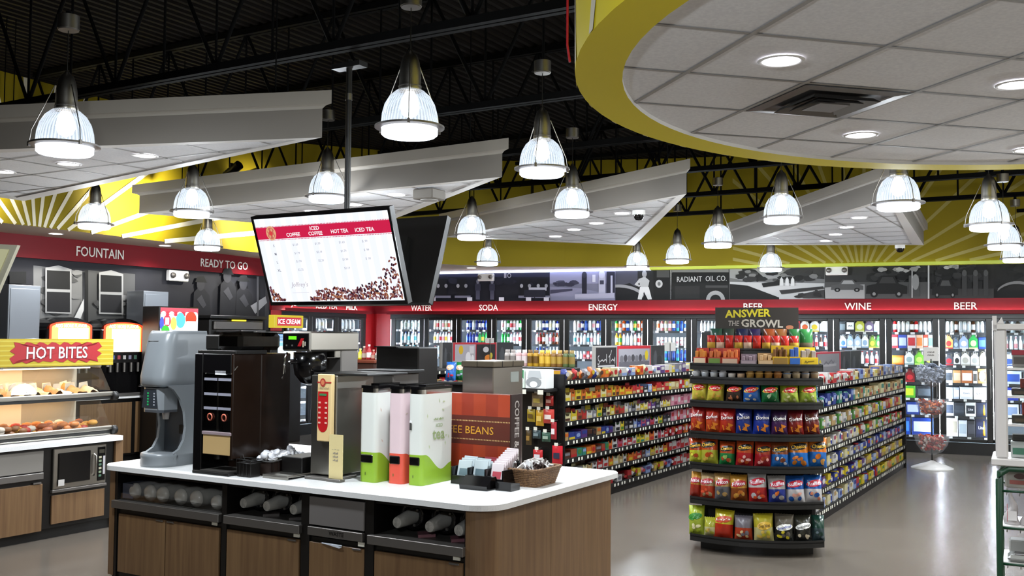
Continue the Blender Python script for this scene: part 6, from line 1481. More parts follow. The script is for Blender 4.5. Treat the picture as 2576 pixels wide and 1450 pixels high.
# brewer with the green display ----------------------------------------
br_ = islthing('coffee_brewer', 'steel coffee brewer with black control face and green display', 'coffee machine', -2.02, .30)
m = MB(); m.box(0, .28, 0, .56, .915, 1.06, STEEL, .012); m.box(.02, .26, .30, .55, .86, .92, STEEL, .006); m.build('brew_head', br_)
m = MB(); m.box(.015, .265, -.006, .002, .93, 1.045, BLACKG, .003); m.box(.075, .15, -.009, -.005, 1.0, 1.025, mat('green_display', '50b010', .4, 0, .9)); m.prism([(.165, .95), (.195, .95), (.225, 1.01), (.2, 1.01)], -.012, -.006, mat('red_switch', 'a0141c', .3), 'y'); m.box(.215, .222, -.012, -.006, .945, .99, col('b8a890')); m.box(.235, .24, -.012, -.006, .955, .985, col('b8b0a0')); m.box(.05, .062, -.01, -.006, .95, .962, STEELD); m.box(.105, .117, -.01, -.006, .95, .962, STEELD); m.build('control_face', br_)
m = MB(); m.box(.05, .27, .36, .56, .02, .92, STEELD, .008); m.build('column', br_)
m = MB(); m.lathe([(.02, .66), (.07, .68), (.115, .74), (.125, .80), (.125, .905), (0, .905)], 24, BLACKG, (.14, .16, 0)); m.box(.125, .155, -.07, .05, .82, .845, BLACKG, .008); m.tube([(.03, .03, .90), (.03, -.0, .86), (.03, .0, .75), (.0, .01, .71)], .009, CHROME, 8); m.build('brew_funnel', br_)
m = MB(); m.box(.0, .24, -.17, .36, .012, .028, STEEL, .004); m.box(.0, .24, -.17, -.16, .0, .028, STEEL); m.box(.02, .22, -.1, .36, .0, .012, BLACK); m.box(.02, .22, .0, .3, .028, .14, BLACK, .005); m.build('base_tray', br_)
# steel machine with the cream front ---------------------------------
sm = islthing('steel_tea_machine', 'steel machine with a narrow cream front and red keypad', 'coffee machine', -1.74, .32)
m = MB(); m.box(0, .24, 0, .42, .03, .745, STEEL, .006); m.build('housing', sm)
m = MB(); m.box(.0, .50, .02, .5, .745, .762, BLACKM, .004); m.build('black_top', sm)
m = MB(); m.box(.095, .228, -.045, -.005, .275, .755, mat('cream_front', 'd9bd88', .45), .006)
RK = mat('red_keypad', 'b0181c', .35); pts = [(.105, .42), (.105, .63), (.20, .63), (.20, .42)] + [(.1525 + .0475 * cos(radians(a)), .40 + .06 * sin(radians(a))) for a in range(0, -181, -20)]
pts = [(.105, .63), (.105, .40)] + [(.1525 + .0475 * cos(radians(a)), .40 + .06 * sin(radians(a))) for a in range(200, 341, 20)] + [(.20, .40), (.20, .63)]
m.add([(x, -.0465, z) for x, z in pts], [tuple(range(len(pts)))], RK)
m.box(.12, .185, -.049, -.047, .60, .615, col('3c7a48'))
for k in range(5): m.box(.112, .132, -.049, -.047, .545 - k * .036, .557 - k * .036, col('dcb0a0')); m.box(.172, .192, -.049, -.047, .545 - k * .036, .557 - k * .036, col('dcb0a0'))
m.box(.096, .227, -.047, -.0455, .69, .70, col('a8342c')); m.disc((.15, -.049, .695), (1, 0, 0), (0, 0, 1), .026, .03, col('a8302c')); m.disc((.15, -.05, .695), (1, 0, 0), (0, 0, 1), .016, .019, col('c87850')); m.marks((.16, -.0465, .655), (1, 0, 0), EZ, .1, .012, col('b09a74'), 8); m.build('cream_front', sm)
m = MB(); m.box(.0, .27, -.06, .2, 0.0, .02, STEELD, .003); m.box(.02, .22, .05, .4, 0, .04, BLACK); m.build('base_tray', sm)
t = islthing('card_holder', 'small cream card standing before the steel machine', 'card', -1.52, .27)
m = MB(); m.box(0, .125, 0, .004, .02, .33, mat('cream_card', 'd4c38e', .5)); [m.marks((.062, -.0005, z), (1, 0, 0), EZ, .05, .014, col('8c8478'), 4) for z in (.20, .175, .15)]; m.marks((.062, -.0005, .225), (1, 0, 0), EZ, .07, .006, col('a8a080'), 3); m.build('card', t)
m = MB(); m.box(0, .125, -.03, .03, 0, .02, STEELD, .003); m.build('foot', t)
# tea dispensers -------------------------------------------------------
LIMEP = mat('lime_lower', '84a82c', .4); CORAL = mat('coral_lower', 'd2503e', .4); TEAW = mat('tea_white_wrap', 'd6d8d2', .4); PINKW = mat('tea_pink_wrap', 'd8c0c4', .4)
def tea(x, y, w, d, wrap, low, label, txt):
    t = islthing('tea_dispenser', label, 'drink dispenser', x, y, 0.0 + CT + .0008, 0, 'slim tea dispensers')
    r = .032; H = .63; n = 6
    ring = [(w - r + r * sin(a), r - r * cos(a)) for a in [pi / 2 * k / n for k in range(n + 1)]]
    ring = [(r - r * sin(a), r - r * cos(a)) for a in [pi / 2 * k / n for k in range(n, -1, -1)]] + ring
    ring = [(0, d * .25)] + ring
    for k in range(1, 25): ring.append((w, r + (d - 2 * r) * k / 24))
    ring += [(w - .02, d), (.02, d), (0, d - .02)]
    def wave(p):
        x_, y_ = p
        if x_ < w - .001 or y_ < r: return .21
        f = (y_ - r) / (d - 2 * r); ss = lambda t: (lambda c: c * c * (3 - 2 * c))(max(0, min(1, t))); return .21 - .115 * ss(f / .62) + .04 * ss((f - .62) / .38)
    N = len(ring); m = MB()
    m.add([(a, b, 0) for a, b in ring] + [(a, b, wave((a, b))) for a, b in ring], [(i, (i + 1) % N, N + (i + 1) % N, N + i) for i in range(N)], low, True); m.build('lower_shell', t)
    m = MB(); m.add([(a, b, wave((a, b))) for a, b in ring] + [(a, b, H) for a, b in ring], [(i, (i + 1) % N, N + (i + 1) % N, N + i) for i in range(N)], wrap, True)
    g = col('8ea070', .4); X = (0, 1, 0); xo = w + .001
    if txt == 'big':
        m.text('tea', (xo, d * .5, .34), X, EZ, .07, g, .15, bold=.02, off=.001); m.text('ICED', (xo, d * .52, .405), X, EZ, .025, g, .08, bold=.01, off=.001); m.marks((xo, d * .5, .45), X, EZ, .12, .016, g, 8)
    for q in range(9 if txt else 0):
        a = R.uniform(0, 6.28); cy, cz = (d * .45 + .12 * cos(q), .53 + .04 * sin(q * 1.7)) if q % 2 else (d * .5 + .13 * cos(q * .9), .30 + .03 * sin(q)); L = .035
        m.poly([(xo, cy, cz), (xo, cy + L * .5 * cos(a + .4), cz + L * .5 * sin(a + .4)), (xo, cy + L * cos(a), cz + L * sin(a)), (xo, cy + L * .5 * cos(a - .4), cz + L * .5 * sin(a - .4))], col('b8c4a0' if txt == 'big' else 'c8b4a8', .4))
    if txt == 'big': m.box(.02, .035, -.006, .0, .38, .43, col('3c3c38')); m.box(.018, .037, -.004, .002, .425, .445, col('e8e8e8'))
    m.build('upper_wrap', t)
    m = MB(); m.box(.012, w * .86, -.005, .02, .13, .20, BLACKG, .014); m.build('black_slot', t)
    m = MB(); o2 = [(a * 1.02 - w * .01, b * 1.02 - d * .01) for a, b in ring]
    m.add([(a, b, H) for a, b in ring] + [(a, b, H + .03) for a, b in ring], [(i, (i + 1) % N, N + (i + 1) % N, N + i) for i in range(N)], CHROME, True); m.prism(o2, H + .03, H + .05, BLACKG); m.prism([(w * .25, d * .2), (w * .75, d * .2), (w * .75, d * .8), (w * .25, d * .8)], H + .05, H + .062, BLACKG); m.build('lid', t)
    m = MB(); m.disc((w * .4, -.002, .06), (1, 0, 0), (0, 0, 1), .004, .012, col('4c5c20')); m.build('tap_mark', t)
tea(-1.335, .375, .15, .40, TEAW, LIMEP, 'white and lime tea dispenser, left of the coral one', 'small')
tea(-1.115, .42, .13, .40, PINKW, CORAL, 'pink and coral slim tea dispenser between the two lime ones', 'small')
tea(-.95, .43, .125, .39, TEAW, LIMEP, 'white and lime iced tea dispenser nearest the bean display', 'big')
# coffee bean display ---------------------------------------------------
cb = islthing('bean_display', 'tall orange COFFEE BEANS display with a brown side strip', 'display', -1.30, 1.0)
m = MB(); W = .845; H = .61
OR1, OR2, BR1 = mat('bean_orange', '9c381a', .45), mat('bean_orange_dark', '8c2e17', .45), mat('bean_brown_band', '582216', .45)
m.box(0, W, 0, .11, 0, H, BR1)
n = 8
for k in range(n): m.poly([(W * k / n, -.001, 0), (W * (k + 1) / n, -.001, 0), (W * (k + 1) / n, -.001, H), (W * k / n, -.001, H)], OR1 if k % 2 else OR2)
m.poly([(0, -.002, .24), (W, -.002, .24), (W, -.002, .45), (0, -.002, .45)], BR1)
for z in (.273, .408):
    for k in range(64): m.poly([(W * (k + .2) / 64, -.003, z), (W * (k + .7) / 64, -.003, z), (W * (k + .7) / 64, -.003, z + .008), (W * (k + .2) / 64, -.003, z + .008)], col('d8b878'))
m.text('COFFEE BEANS', (W * .5, -.003, .345), (1, 0, 0), EZ, .055, mat('bean_gold', 'd8a030', .4), .56, off=.001); m.build('front_panel', cb)
m = MB(); SB = mat('bean_side_brown', '2e1713', .4); m.box(W, W + .012, -.01, .14, 0, H + .005, SB); m.text('COFFEE & TEA', (W + .012, .07, .32), (0, 0, -1), (0, 1, 0), .065, col('cfc8c4'), .5, bold=.015, off=.001); m.build('side_strip', cb)
t = islthing('bean_grinder', 'steel box of the grinder rising behind the orange bean display', 'grinder', -1.02, 1.22)
m = MB(); m.box(0, .28, 0, .45, 0, .80, STEEL, .006); m.build('housing', t)
m = MB(); m.box(-.008, .288, -.008, .46, .80, .845, mat('grinder_lid_tiles', '6a6152', .35, .6), .006)
m.box(.138, .142, -.01, -.006, .80, .845, BLACK)
for y in (.12, .28): m.box(.288, .291, y - .002, y + .002, .80, .845, BLACK)
m.build('lid_band', t)
m = MB(); m.box(.28, .283, .26, .38, .68, .76, col('9aa09c', .3)); m.build('label_plate', t)
t = islthing('black_brewer', 'big black box shaped machine at the back of the island, behind the tea dispensers', 'coffee machine', -2.02, 1.42)
m = MB(); m.box(0, .44, 0, .28, .0, .94, BLACK, .01); m.box(-.01, .22, -.01, .29, .935, .945, BLACKM); m.build('housing', t)
m = MB(); m.box(.165, .225, -.003, .0, .69, .76, col('8a8c90')); m.build('paper_label', t)
m = MB()
for k in range(6): m.box(.27, .42, -.003, .0, .62 + k * .03, .63 + k * .03, BLACKM)
m.build('vents', t)
t = islthing('rear_urn', 'steel urn with black ledge behind the cream fronted machine', 'coffee machine', -1.86, .98)
m = MB(); m.box(0, .36, 0, .34, 0, .74, STEELD, .008); m.build('housing', t)
m = MB(); m.box(-.02, .40, -.02, .36, .74, .765, BLACKM, .005); m.build('black_top', t)
t = islthing('rear_banner', 'dark orange banner behind the brewer column', 'banner', -2.62, 1.5)
m = MB(); m.box(0, .34, 0, .02, 0, .72, OR2); m.poly([(0, -.002, .2), (.34, -.002, .2), (.34, -.002, .46), (0, -.002, .46)], BR1); m.text('OF', (.17, -.003, .36), (1, 0, 0), EZ, .05, mat('bean_gold', 'd8a030', .4), .1, off=.001); m.build('board', t)
# condiments ------------------------------------------------------------
t = islthing('sugar_organizer', 'black organizer full of sugar and tea packets on the island corner', 'organizer', -.74, .66, rz=-.05)
m = MB(); m.box(0, .44, 0, .02, 0, .06, BLACKG, .004); m.box(0, .44, .2, .22, 0, .17, BLACKG, .004)
for x in (0, .14, .285, .43): m.box(x, x + .012, 0, .22, 0, .12, BLACKG, .003)
m.box(0, .44, 0, .22, 0, .012, BLACKG); m.build('tray', t)
def packet(x, y, w, h, c, d, label, lean=-.25, z=.014):
    m = MB(); a = col(c, .4); b = col(d, .4)
    m.box(-w / 2, w / 2, -.003, .003, 0, h, a, .002); m.poly([(-w * .35, -.0035, h * .3), (w * .35, -.0035, h * .3), (w * .35, -.0035, h * .62), (-w * .35, -.0035, h * .62)], b)
    p = IP(-.74, .66, CT) + Matrix.Rotation(RG - .05, 3, 'Z') @ Vector((x, y, z))
    o = m.build('sugar_packet', None, p); o.rotation_euler = (Matrix.Rotation(RG - .05, 3, 'Z') @ Matrix.Rotation(lean, 3, 'X')).to_euler(); return tag(o, label, 'packet', 'packets in the black organizer')
for k in range(5):
    packet(.078, .035 + k * .03, .115, .15 + .012 * (k % 3), 'c0ccd0' if k < 4 else '5a585c', '6c8088', 'pale blue tea packet, %s from the front in the left slot' % ORD[k]); packet(.215, .035 + k * .03, .115, .15 + .01 * ((k + 1) % 3), 'bcc8cc' if k < 3 else '8c3440', '5c7078', 'pale blue tea packet, %s from the front in the middle slot' % ORD[k])
for k in range(8): packet(.36, .03 + k * .022, .10, .15 + .013 * k, 'd8ccce', 'b84854', 'pink and white sugar packet, %s from the front in the right slot' % ORD[k])
m = MB(); m.prism([(0, 0), (.14, 0), (.14, .03), (.115, .075), (.02, .07), (-.03, .04)], 0, .22, BLACKG, 'x')
m = MB(); m.prism([(-.015, 0), (.13, 0), (.13, .03), (.10, .085), (.06, .085), (-.02, .03)], 0, .22, BLACKG, 'x'); tag(m.build('card_stand', None, IP(-.55, .50, CT + .0008), RG), 'black wedge shaped stand in front of the sugar packets', 'stand')
m = MB(); m.prism([(0, 0), (.12, 0), (.12, .04), (.0, .06)], 0, .12, BLACKG, 'x'); tag(m.build('low_caddy', None, IP(-.31, .56, CT + .0008), RG), 'low black caddy piece beside the black wedge stand', 'caddy')
WICK = noise_mix(mat('wicker', '6a4a2c', .6), '4a301c', '8c6844', 90, (1, 1, 2), lo=.35, hi=.6, bump=.8)
t = islthing('wicker_basket', 'small brown wicker basket on the island corner', 'basket', -.225, .95, rz=.0)
def wring(z, hx, hy, r=.03, n=6): return [(x, y, z) for x, y in rrect(-hx, hx, -hy, hy, (r, r, r, r), n)]
m = MB(); prof = [(0, .085, .145), (.03, .092, .155), (.06, .10, .165), (.09, .108, .175), (.115, .115, .185)]
rings = [wring(z, a, b) for z, a, b in prof]; N = len(rings[0])
m.add(sum(rings, []), [(j * N + i, j * N + (i + 1) % N, (j + 1) * N + (i + 1) % N, (j + 1) * N + i) for j in range(4) for i in range(N)], WICK, True); m.poly(rings[0], WICK)
for k in range(9): z = .006 + k * .0125; f = z / .115; m.tube(wring(z, .088 + .03 * f, .148 + .04 * f), .0075, WICK, 5, True)
m.build('woven_body', t)
m = MB(); m.tube(wring(.118, .118, .188), .011, WICK, 6, True); m.build('rim', t)
for k in range(44):
    x, y = R.uniform(-.09, .09), R.uniform(-.16, .16); dark = k % 3 == 0
    m = MB(); m.box(-.028, .028, -.006, .006, 0, .075, col(['3a2c28', 'b8b4b0', 'd0d0d0'][k % 3], .3), .003); m.poly([(-.02, -.0065, .02), (.02, -.0065, .02), (.02, -.0065, .05), (-.02, -.0065, .05)], col(['c8c4c0', '2c2420', '40302c'][k % 3]))
    o = m.build('coffee_packet', None, IP(-.225 + x, .95 + y, CT + .07 + R.uniform(0, .03))); o.rotation_euler = (R.uniform(-.7, .7), R.uniform(-.7, .7), R.uniform(0, 6)); tag(o, '%s sugar or coffee packet in the heap of the wicker basket' % ['dark brown', 'grey', 'white'][k % 3], 'packet', '%s packets in the wicker basket' % ['dark', 'grey', 'white'][k % 3])
# ------------------------------------------------------------------ hanging menu screens
def scr(h, e=1.0):
    return mat('screen_%s_%d' % (h, int(e * 10)), '050505', .25, 0, e, .3, h)
sTL = at_Y(632, 543, 7.7)
sTR = on_pl(980, 523, sTL, E2); SWD = (sTR - sTL).dot(E1); ztop = (sTL.z + sTR.z) / 2
sBL = on_pl(680, 768, sTL, E1); sBR = on_pl(1030, 765, sTR, E1)
back = ((sBL - sTL).dot(E2) + (sBR - sTR).dot(E2)) / 2; drop = ztop - (sBL.z + sBR.z) / 2
SH = sqrt(back * back + drop * drop)
root = sTL + E1 * (SWD / 2); root.z = ztop
def screen_thing(name, label, flip):
    t = thing(name, label, 'screen', root if not flip else root + E2 * (back * 2 + .30), RG + (pi if flip else 0))
    D = Vector((0, back, -drop)) / SH            # down the panel
    Xv = Vector((1, 0, 0)); Nv = Vector((0, -drop, -back)) / SH   # out of the screen
    def pt(a, b, n=0.0): return Xv * a + D * b + Nv * n
    def slab(mb, a0, a1, b0, b1, n0, n1, m):
        vs = [pt(a, b, n) for n in (n0, n1) for b in (b0, b1) for a in (a0, a1)]
        mb.add(vs, [(0, 2, 3, 1), (4, 5, 7, 6), (0, 1, 5, 4), (2, 6, 7, 3), (0, 4, 6, 2), (1, 3, 7, 5)], m)
    hw = SWD / 2
    m = MB(); slab(m, -hw, hw, 0, SH, -.05, .0, BLACK)
    for a0, a1, b0, b1 in ((-hw, hw, 0, .022), (-hw, hw, SH - .028, SH), (-hw, -hw + .02, .022, SH - .028), (hw - .02, hw, .022, SH - .028)): slab(m, a0, a1, b0, b1, 0, .008, BLACKG)
    m.build('case', t)
    m = MB(); slab(m, -hw * .55, hw * .55, SH * .25, SH * .8, -.09, -.05, BLACKM); slab(m, hw * .62, hw * .68, SH * .7, SH * .78, -.054, -.05, col('8a8c88')); slab(m, hw * .8, hw * .83, SH * .68, SH * .78, -.054, -.05, col('5c5c5c')); slab(m, hw * .3, hw * .32, SH * .35, SH * .6, -.054, -.05, col('2a2a2a')); m.build('back_cover', t)
    return t, pt, hw
t, pt, hw = screen_thing('menu_screen', 'tilted hanging menu screen listing coffee and tea prices', False)
m = MB(); x0, x1, b0, b1 = -hw + .02, hw - .02, .022, SH - .028; w_, h_ = x1 - x0, b1 - b0
def q(a, b, n): return pt(x0 + w_ * a, b0 + h_ * b, n)
def rect(a0, b0_, a1, b1_, c, n, e=.85): m.poly([q(a0, b0_, n), q(a1, b0_, n), q(a1, b1_, n), q(a0, b1_, n)], scr(c, e))
for k in range(24): rect(k / 24, 0, (k + 1) / 24, 1, 'eceef6' if k % 2 else 'e4e8f2', .001)
rect(0, .105, 1, .245, 'c01c44', .002)
for b in (.095, .252):
    for k in range(90): rect((k + .2) / 90, b, (k + .75) / 90, b + .009, 'b83a58', .002)
def txt(s, a, b, h, c, w=None, bold=0.0, slant=0.0):
    X = Vector((1, 0, 0)); Y = (q(0, 0, 0) - q(0, 1, 0)).normalized(); Y2 = (Y + X * slant)
    m.text(s, q(a, b, .0035), X, Y2, h_ * h, scr(c, .85), w and w * w_, bold=bold)
for s, a, b, w in (('COFFEE', .285, .205, .105), ('ICED', .455, .145, .07), ('COFFEE', .455, .205, .105), ('HOT TEA', .635, .195, .125), ('ICED TEA', .815, .195, .135)): txt(s, a, b, .045, 'f4f0f4', w, .02)
m.disc(q(.115, .175, .003), (1, 0, 0), pt(0, 1) - pt(0, 0), h_ * .075, h_ * .085, scr('d8a478', .8), 20); m.disc(q(.115, .175, .0036), (1, 0, 0), pt(0, 1) - pt(0, 0), h_ * .06, h_ * .068, scr('c06458', .8), 20); m.disc(q(.115, .175, .004), (1, 0, 0), pt(0, 1) - pt(0, 0), h_ * .025, h_ * .03, scr('d04040', .8), 12)
for k in range(7): m.disc(q(.115 + .028 * cos(k), .175 + .04 * sin(k), .0042), (1, 0, 0), pt(0, 1) - pt(0, 0), h_ * .012, h_ * .02, scr('d8a478', .8), 8)
rows = [('S', '$1.69', '$1.99', '$1.69', '$ .99'), ('M', '$1.79', '$2.19', '$1.79', '$ .99'), ('L', '$1.99', '$2.39', '$1.99', '$ .99'), ('XL', '$2.35', None, '$2.19', None)]
for i, r in enumerate(rows):
    for s, a in zip(r, (.115, .285, .455, .635, .80)):
        if s: txt(s, a, .325 + .098 * i, .03, '6a6a74' if a < .2 else '9a9ca8', None, .012 if a < .2 else .004)
txt("Joffrey's", .25, .80, .075, 'a8a0a8', .13, 0, .25); rect(.18, .89, .31, .895, 'd0d0d8', .002)
def top(a):
    if a < .12: return .78 + a * 1.7
    if a < .26: return 1.1
    return [1.0, .93, .85, .83, .82, .83, .85, .83, .80, .76, .70, .62, .50][min(12, int((a - .26) / .74 * 13))]
for k in range(620):
    a = R.random(); tp = top(a) + .02
    if tp >= .99: continue
    b = tp + (.985 - tp) * R.random(); c = R.choice(['5a2c34', '7a4038', '3c1c2c', '8c5a50', '6c3844', 'a06848', '2c1824', '98787c']); an = R.uniform(0, 3)
    X = Vector((1, 0, 0)); Y = (pt(0, 1) - pt(0, 0)); U = X * cos(an) + Y * sin(an); V = Y * cos(an) - X * sin(an)
    m.disc(q(min(.985, max(.015, a)), min(.975, b), .002 + .002 * R.random() + .00001 * k), U, V, .013, .008, scr(c, .8), 8)
m.build('display_picture', t)
t2, _, _ = screen_thing('rear_screen', 'second hanging screen seen from its black back, right of the menu screen', True)
t = thing('screen_pole', 'black ceiling pole with bracket carrying the two screens', 'mount', root + E2 * (back + .15), RG)
PZ = root.z
mc = at_Y(872, 525, root.y + .35); off = (mc - t.location); ox, oy = off.dot(E1), 0.0
t.location = t.location + E1 * ox
m = MB(); m.tube([(0, 0, -.3), (0, 0, CHORD_Z - PZ)], .024, BLACKM, 10); m.build('pole', t)
m = MB(); m.box(-.03, .03, -.16, .16, -.36, -.30, BLACKM); m.box(-.2, .2, -.17, -.12, -.45, -.2, BLACKM); m.box(-.2, .2, .12, .17, -.45, -.2, BLACKM); m.build('bracket', t)
m = MB(); m.box(-.14, .14, -.05, .05, CHORD_Z - PZ - .07, CHORD_Z - PZ - .03, BLACKM); m.build('ceiling_clamp', t)
m = MB(); m.cyl(.028, CHORD_Z - PZ - .32, CHORD_Z - PZ - .27, STEEL, n=12); m.build('pole_collar', t)
# edge of another screen at the upper left
p = at_Y(0, 700, 8.2)
t = thing('promo_screen', 'tilted promo screen cut by the left picture edge', 'screen', p, 0.35)
m = MB()
A, B, C_, D_ = [at_Y(u, v, 8.2) - p for u, v in ((-260, 600), (44, 617), (-60, 860), (-330, 850))]
m.X = Matrix.Rotation(-.35, 4, 'Z')
off = Vector((0, .05, 0)); m.add([A, B, C_, D_, A + off, B + off, C_ + off, D_ + off], [(0, 1, 2, 3), (7, 6, 5, 4), (0, 4, 5, 1), (1, 5, 6, 2), (2, 6, 7, 3), (3, 7, 4, 0)], col('b8b4a0', .3)); m.build('frame', t)
m = MB(); m.X = Matrix.Rotation(-.35, 4, 'Z'); cc = (A + B + C_ + D_) / 4; f = Vector((0, -.004, 0))
Q = [cc + (v - cc) * .9 + f for v in (A, B, C_, D_)]; m.add(Q, [(0, 1, 2, 3)], scr('a8a468', .45)); f2 = Vector((0, -.006, 0))
e1_, e2_ = Q[1], Q[2]; m.add([Q[1] + f2, Q[1] * .55 + Q[2] * .45 + f2, Q[0] * .4 + Q[3] * .4 + Q[1] * .1 + Q[2] * .1 + f2, Q[0] * .4 + Q[1] * .6 + f2], [(0, 1, 2, 3)], scr('c8c8a0', .5)); m.add([Q[1] * .6 + Q[2] * .4 + f2, Q[1] * .35 + Q[2] * .65 + f2, Q[0] * .3 + Q[3] * .3 + Q[1] * .2 + Q[2] * .2 + f2], [(0, 1, 2)], scr('58586c', .5)); m.build('picture', t)
m = MB(); m.X = Matrix.Rotation(-.35, 4, 'Z'); mid = (A + B) / 2; m.tube([mid + off, mid + off + Vector((0, 0, CHORD_Z - (p + mid).z))], .02, BLACKM, 8); m.build('ceiling_rod', t)

# ------------------------------------------------------------------ hot food counter at the left
HA, HB = -8.55, 6.78
hc = thing('hot_food_counter', 'oak and black counter carrying the hot food case at the left', 'cabinet', GP(HA, HB), pi / 2 - G)     # local x along E2, -y to the aisle
L = 3.6
m = MB(); m.box(-L, -.05, .03, .9, .10, .865, BLACK); m.box(-L, -.1, .06, .9, 0, .1, BLACKM); m.build('carcass', hc)
m = MB(); m.box(-.09, -.0, .0, .9, 0.02, .865, WOOD, .004); m.build('end_panel', hc)
m = MB(); m.box(-.78, -.2, .012, .03, .135, .405, WOOD, .002); m.build('drawer_front', hc)
m = MB(); m.box(-.79, -.19, -.005, .03, .43, .458, STEELD, .003); m.build('ledge', hc)
for a, b in ((-2.1, -.88), (-3.5, -2.2)):
    m = MB(); m.box(a, b, .012, .03, .09, .53, WOOD, .002); d = m.build('door', hc)
    m = MB(); m.box(b - .1, b - .02, .004, .014, .535, .55, STEELD); m.build('pull_tab', d)
    m = MB(); m.box(a, b, .01, .03, .645, .84, mat('grey_flap', '7c7872', .4), .003); m.box(a, b, .0, .03, .575, .635, STEELD, .003); m.build('flap', hc)
m = MB(); m.prism(rrect(-L, .0, -.03, .95, (.02, .06, .06, .02)), .868, .91, QUARTZ); tag(m.build('worktop', None, GP(HA, HB), pi / 2 - G), 'white worktop on the hot food counter', 'worktop')
mw = thing('microwave', 'steel microwave built into the hot food counter', 'microwave', GP(HA, HB, .46), pi / 2 - G)
m = MB(); m.box(-.78, -.2, .0, .03, 0, .385, STEEL, .006); m.build('front_frame', mw)
m = MB(); m.box(-.735, -.385, -.012, .0, .05, .34, BLACKG, .006); m.poly([(-.735, -.0125, .03), (-.67, -.0125, .03), (-.67, -.0125, .09), (-.735, -.0125, .09)], col('c0bcb8')); d = m.build('door_window', mw)
m = MB(); m.tube([(-.345, -.01, .09), (-.345, -.035, .11), (-.345, -.035, .28), (-.345, -.01, .3)], .01, STEEL, 8); m.build('handle', mw)
m = MB(); m.box(-.30, -.215, -.008, .0, .03, .36, BLACKG, .003); m.box(-.245, -.222, -.012, -.008, .09, .27, col('b0acb0'))
for k in range(6): m.box(-.292, -.262, -.011, -.008, .07 + k * .036, .09 + k * .036, col(['4c6c58', '7c8c70', 'a8a48c'][k % 3]))
m.box(-.29, -.23, -.011, -.008, .3, .335, col('302c20')); m.build('key_panel', mw)
# two tier heated case
CA = -8.72
case = thing('hot_food_case', 'two tier heated glass case with wrapped food under the yellow sign', 'food case', GP(CA, HB), pi / 2 - G)
CL_ = 3.2
WARM = mat('warm_lamp_panel', 'ffe6c0', .5, 0, 4.0, ehex='ffdcae')
for zz in (.93, 1.275):
    m = MB(); m.box(-CL_, .0, .0, .03, zz, zz + .03, BLACKM, .004); m.box(-CL_, .0, -.012, .03, zz + .03, zz + .075, STEEL, .01); m.box(-CL_, -.0, .02, .62, zz, zz + .03, STEELD); m.lathe([(0, -.02), (.045, -.02), (.045, .03), (0, .03)], 14, BLACKM, (-.0, .0, zz + .03), axis='x'); m.build('tier_tray', case)
m = MB(); m.box(-.62 - .0, -.0, .60, .66, .91, 1.62, col('d8d0c0')) ; m.box(-CL_, 0, .6, .64, .91, 1.6, mat('case_back_panel', 'e0d6c2', .35)); m.build('back_panel', case)
m = MB(); m.box(-CL_, -.02, .18, .6, 1.6, 1.64, STEEL); m.build('top_canopy', case)
m = MB(); m.box(-CL_ + .1, -.1, .25, .5, 1.585, 1.597, WARM); m.box(-CL_ + .1, -.1, .25, .5, 1.26, 1.272, WARM); m.build('heat_lamps', case)
for z0, z1 in ((1.01, 1.27), (1.36, 1.6)):
    m = MB(); m.add([(-CL_, .03, z0), (-.015, .03, z0), (-.015, .2, z1), (-CL_, .2, z1)], [(0, 1, 2, 3)], GLASS); m.build('front_glass', case)
    m = MB(); m.add([(-.015, .03, z0), (-.015, .6, z0), (-.015, .6, z1), (-.015, .2, z1)], [(0, 1, 2, 3)], GLASS); m.build('end_glass', case)
m = MB(); m.box(-CL_, -.02, .0, .12, .915, .93, STEEL, .003); m.build('foot_rail', case)
FW_ = [('e0c8a0', 'tan paper'), ('e8dcc4', 'cream paper'), ('c88a50', 'toasted brown'), ('d8b890', 'beige paper')]
k = 0
for tier, zz, pal in ((0, 1.306, FW_), (1, .961, [('a85a30', 'browned'), ('c87838', 'golden'), ('b03428', 'red'), ('e0a040', 'yellow'), ('8c5a34', 'dark brown'), ('d8c8b8', 'pale')])):
    for row in range(2):
        x = -.12
        n = 0
        while x > -1.75:
            w = R.uniform(.09, .15); c, nm = R.choice(pal)
            m = MB(); a = col(c, .5)
            if tier == 0:
                tl = R.uniform(.05, .1)
                m.grid(lambda i, j: ((i - .5) * w, (j - .5) * .2, .012 + tl * (sin(pi * i) ** .6 if 0 < i < 1 else 0) * (.6 + .5 * j) + .012 * sin(7 * i + 9 * j + n)), 6, 5, a)
                m.poly([(-w * .5, .1, .0), (w * .5, .1, .0), (w * .45, .14, .1 + tl * .5), (-w * .3, .13, .13)], col('ece0c8', .6))
                nmf = 'wrapped sandwich'
            else:
                for s in range(5): m.lathe([(0, -.03), (.022, -.02), (.028, 0), (.02, .022), (0, .03)], 8, a if s % 3 else col(R.choice(pal)[0], .4), (R.uniform(-w * .35, w * .35), R.uniform(-.06, .06), .028 + .012 * s), scale=(2.0, .85))
                nmf = 'roller snack'
            y = .14 + row * .22
            o = m.build(nmf.replace(' ', '_'), None, GP(CA, HB, zz + .001) + Matrix.Rotation(pi / 2 - G, 3, 'Z') @ Vector((x - w / 2, y, 0)), pi / 2 - G + R.uniform(-.25, .25))
            tag(o, '%s %s, %s from right in %s row of %s tier of heated case' % (nm, 'wrap' if tier == 0 else 'snack', ORD[n], 'front' if row == 0 else 'back', 'upper' if tier == 0 else 'lower'), 'hot food', 'food in the heated case')
            x -= w + .012; n += 1
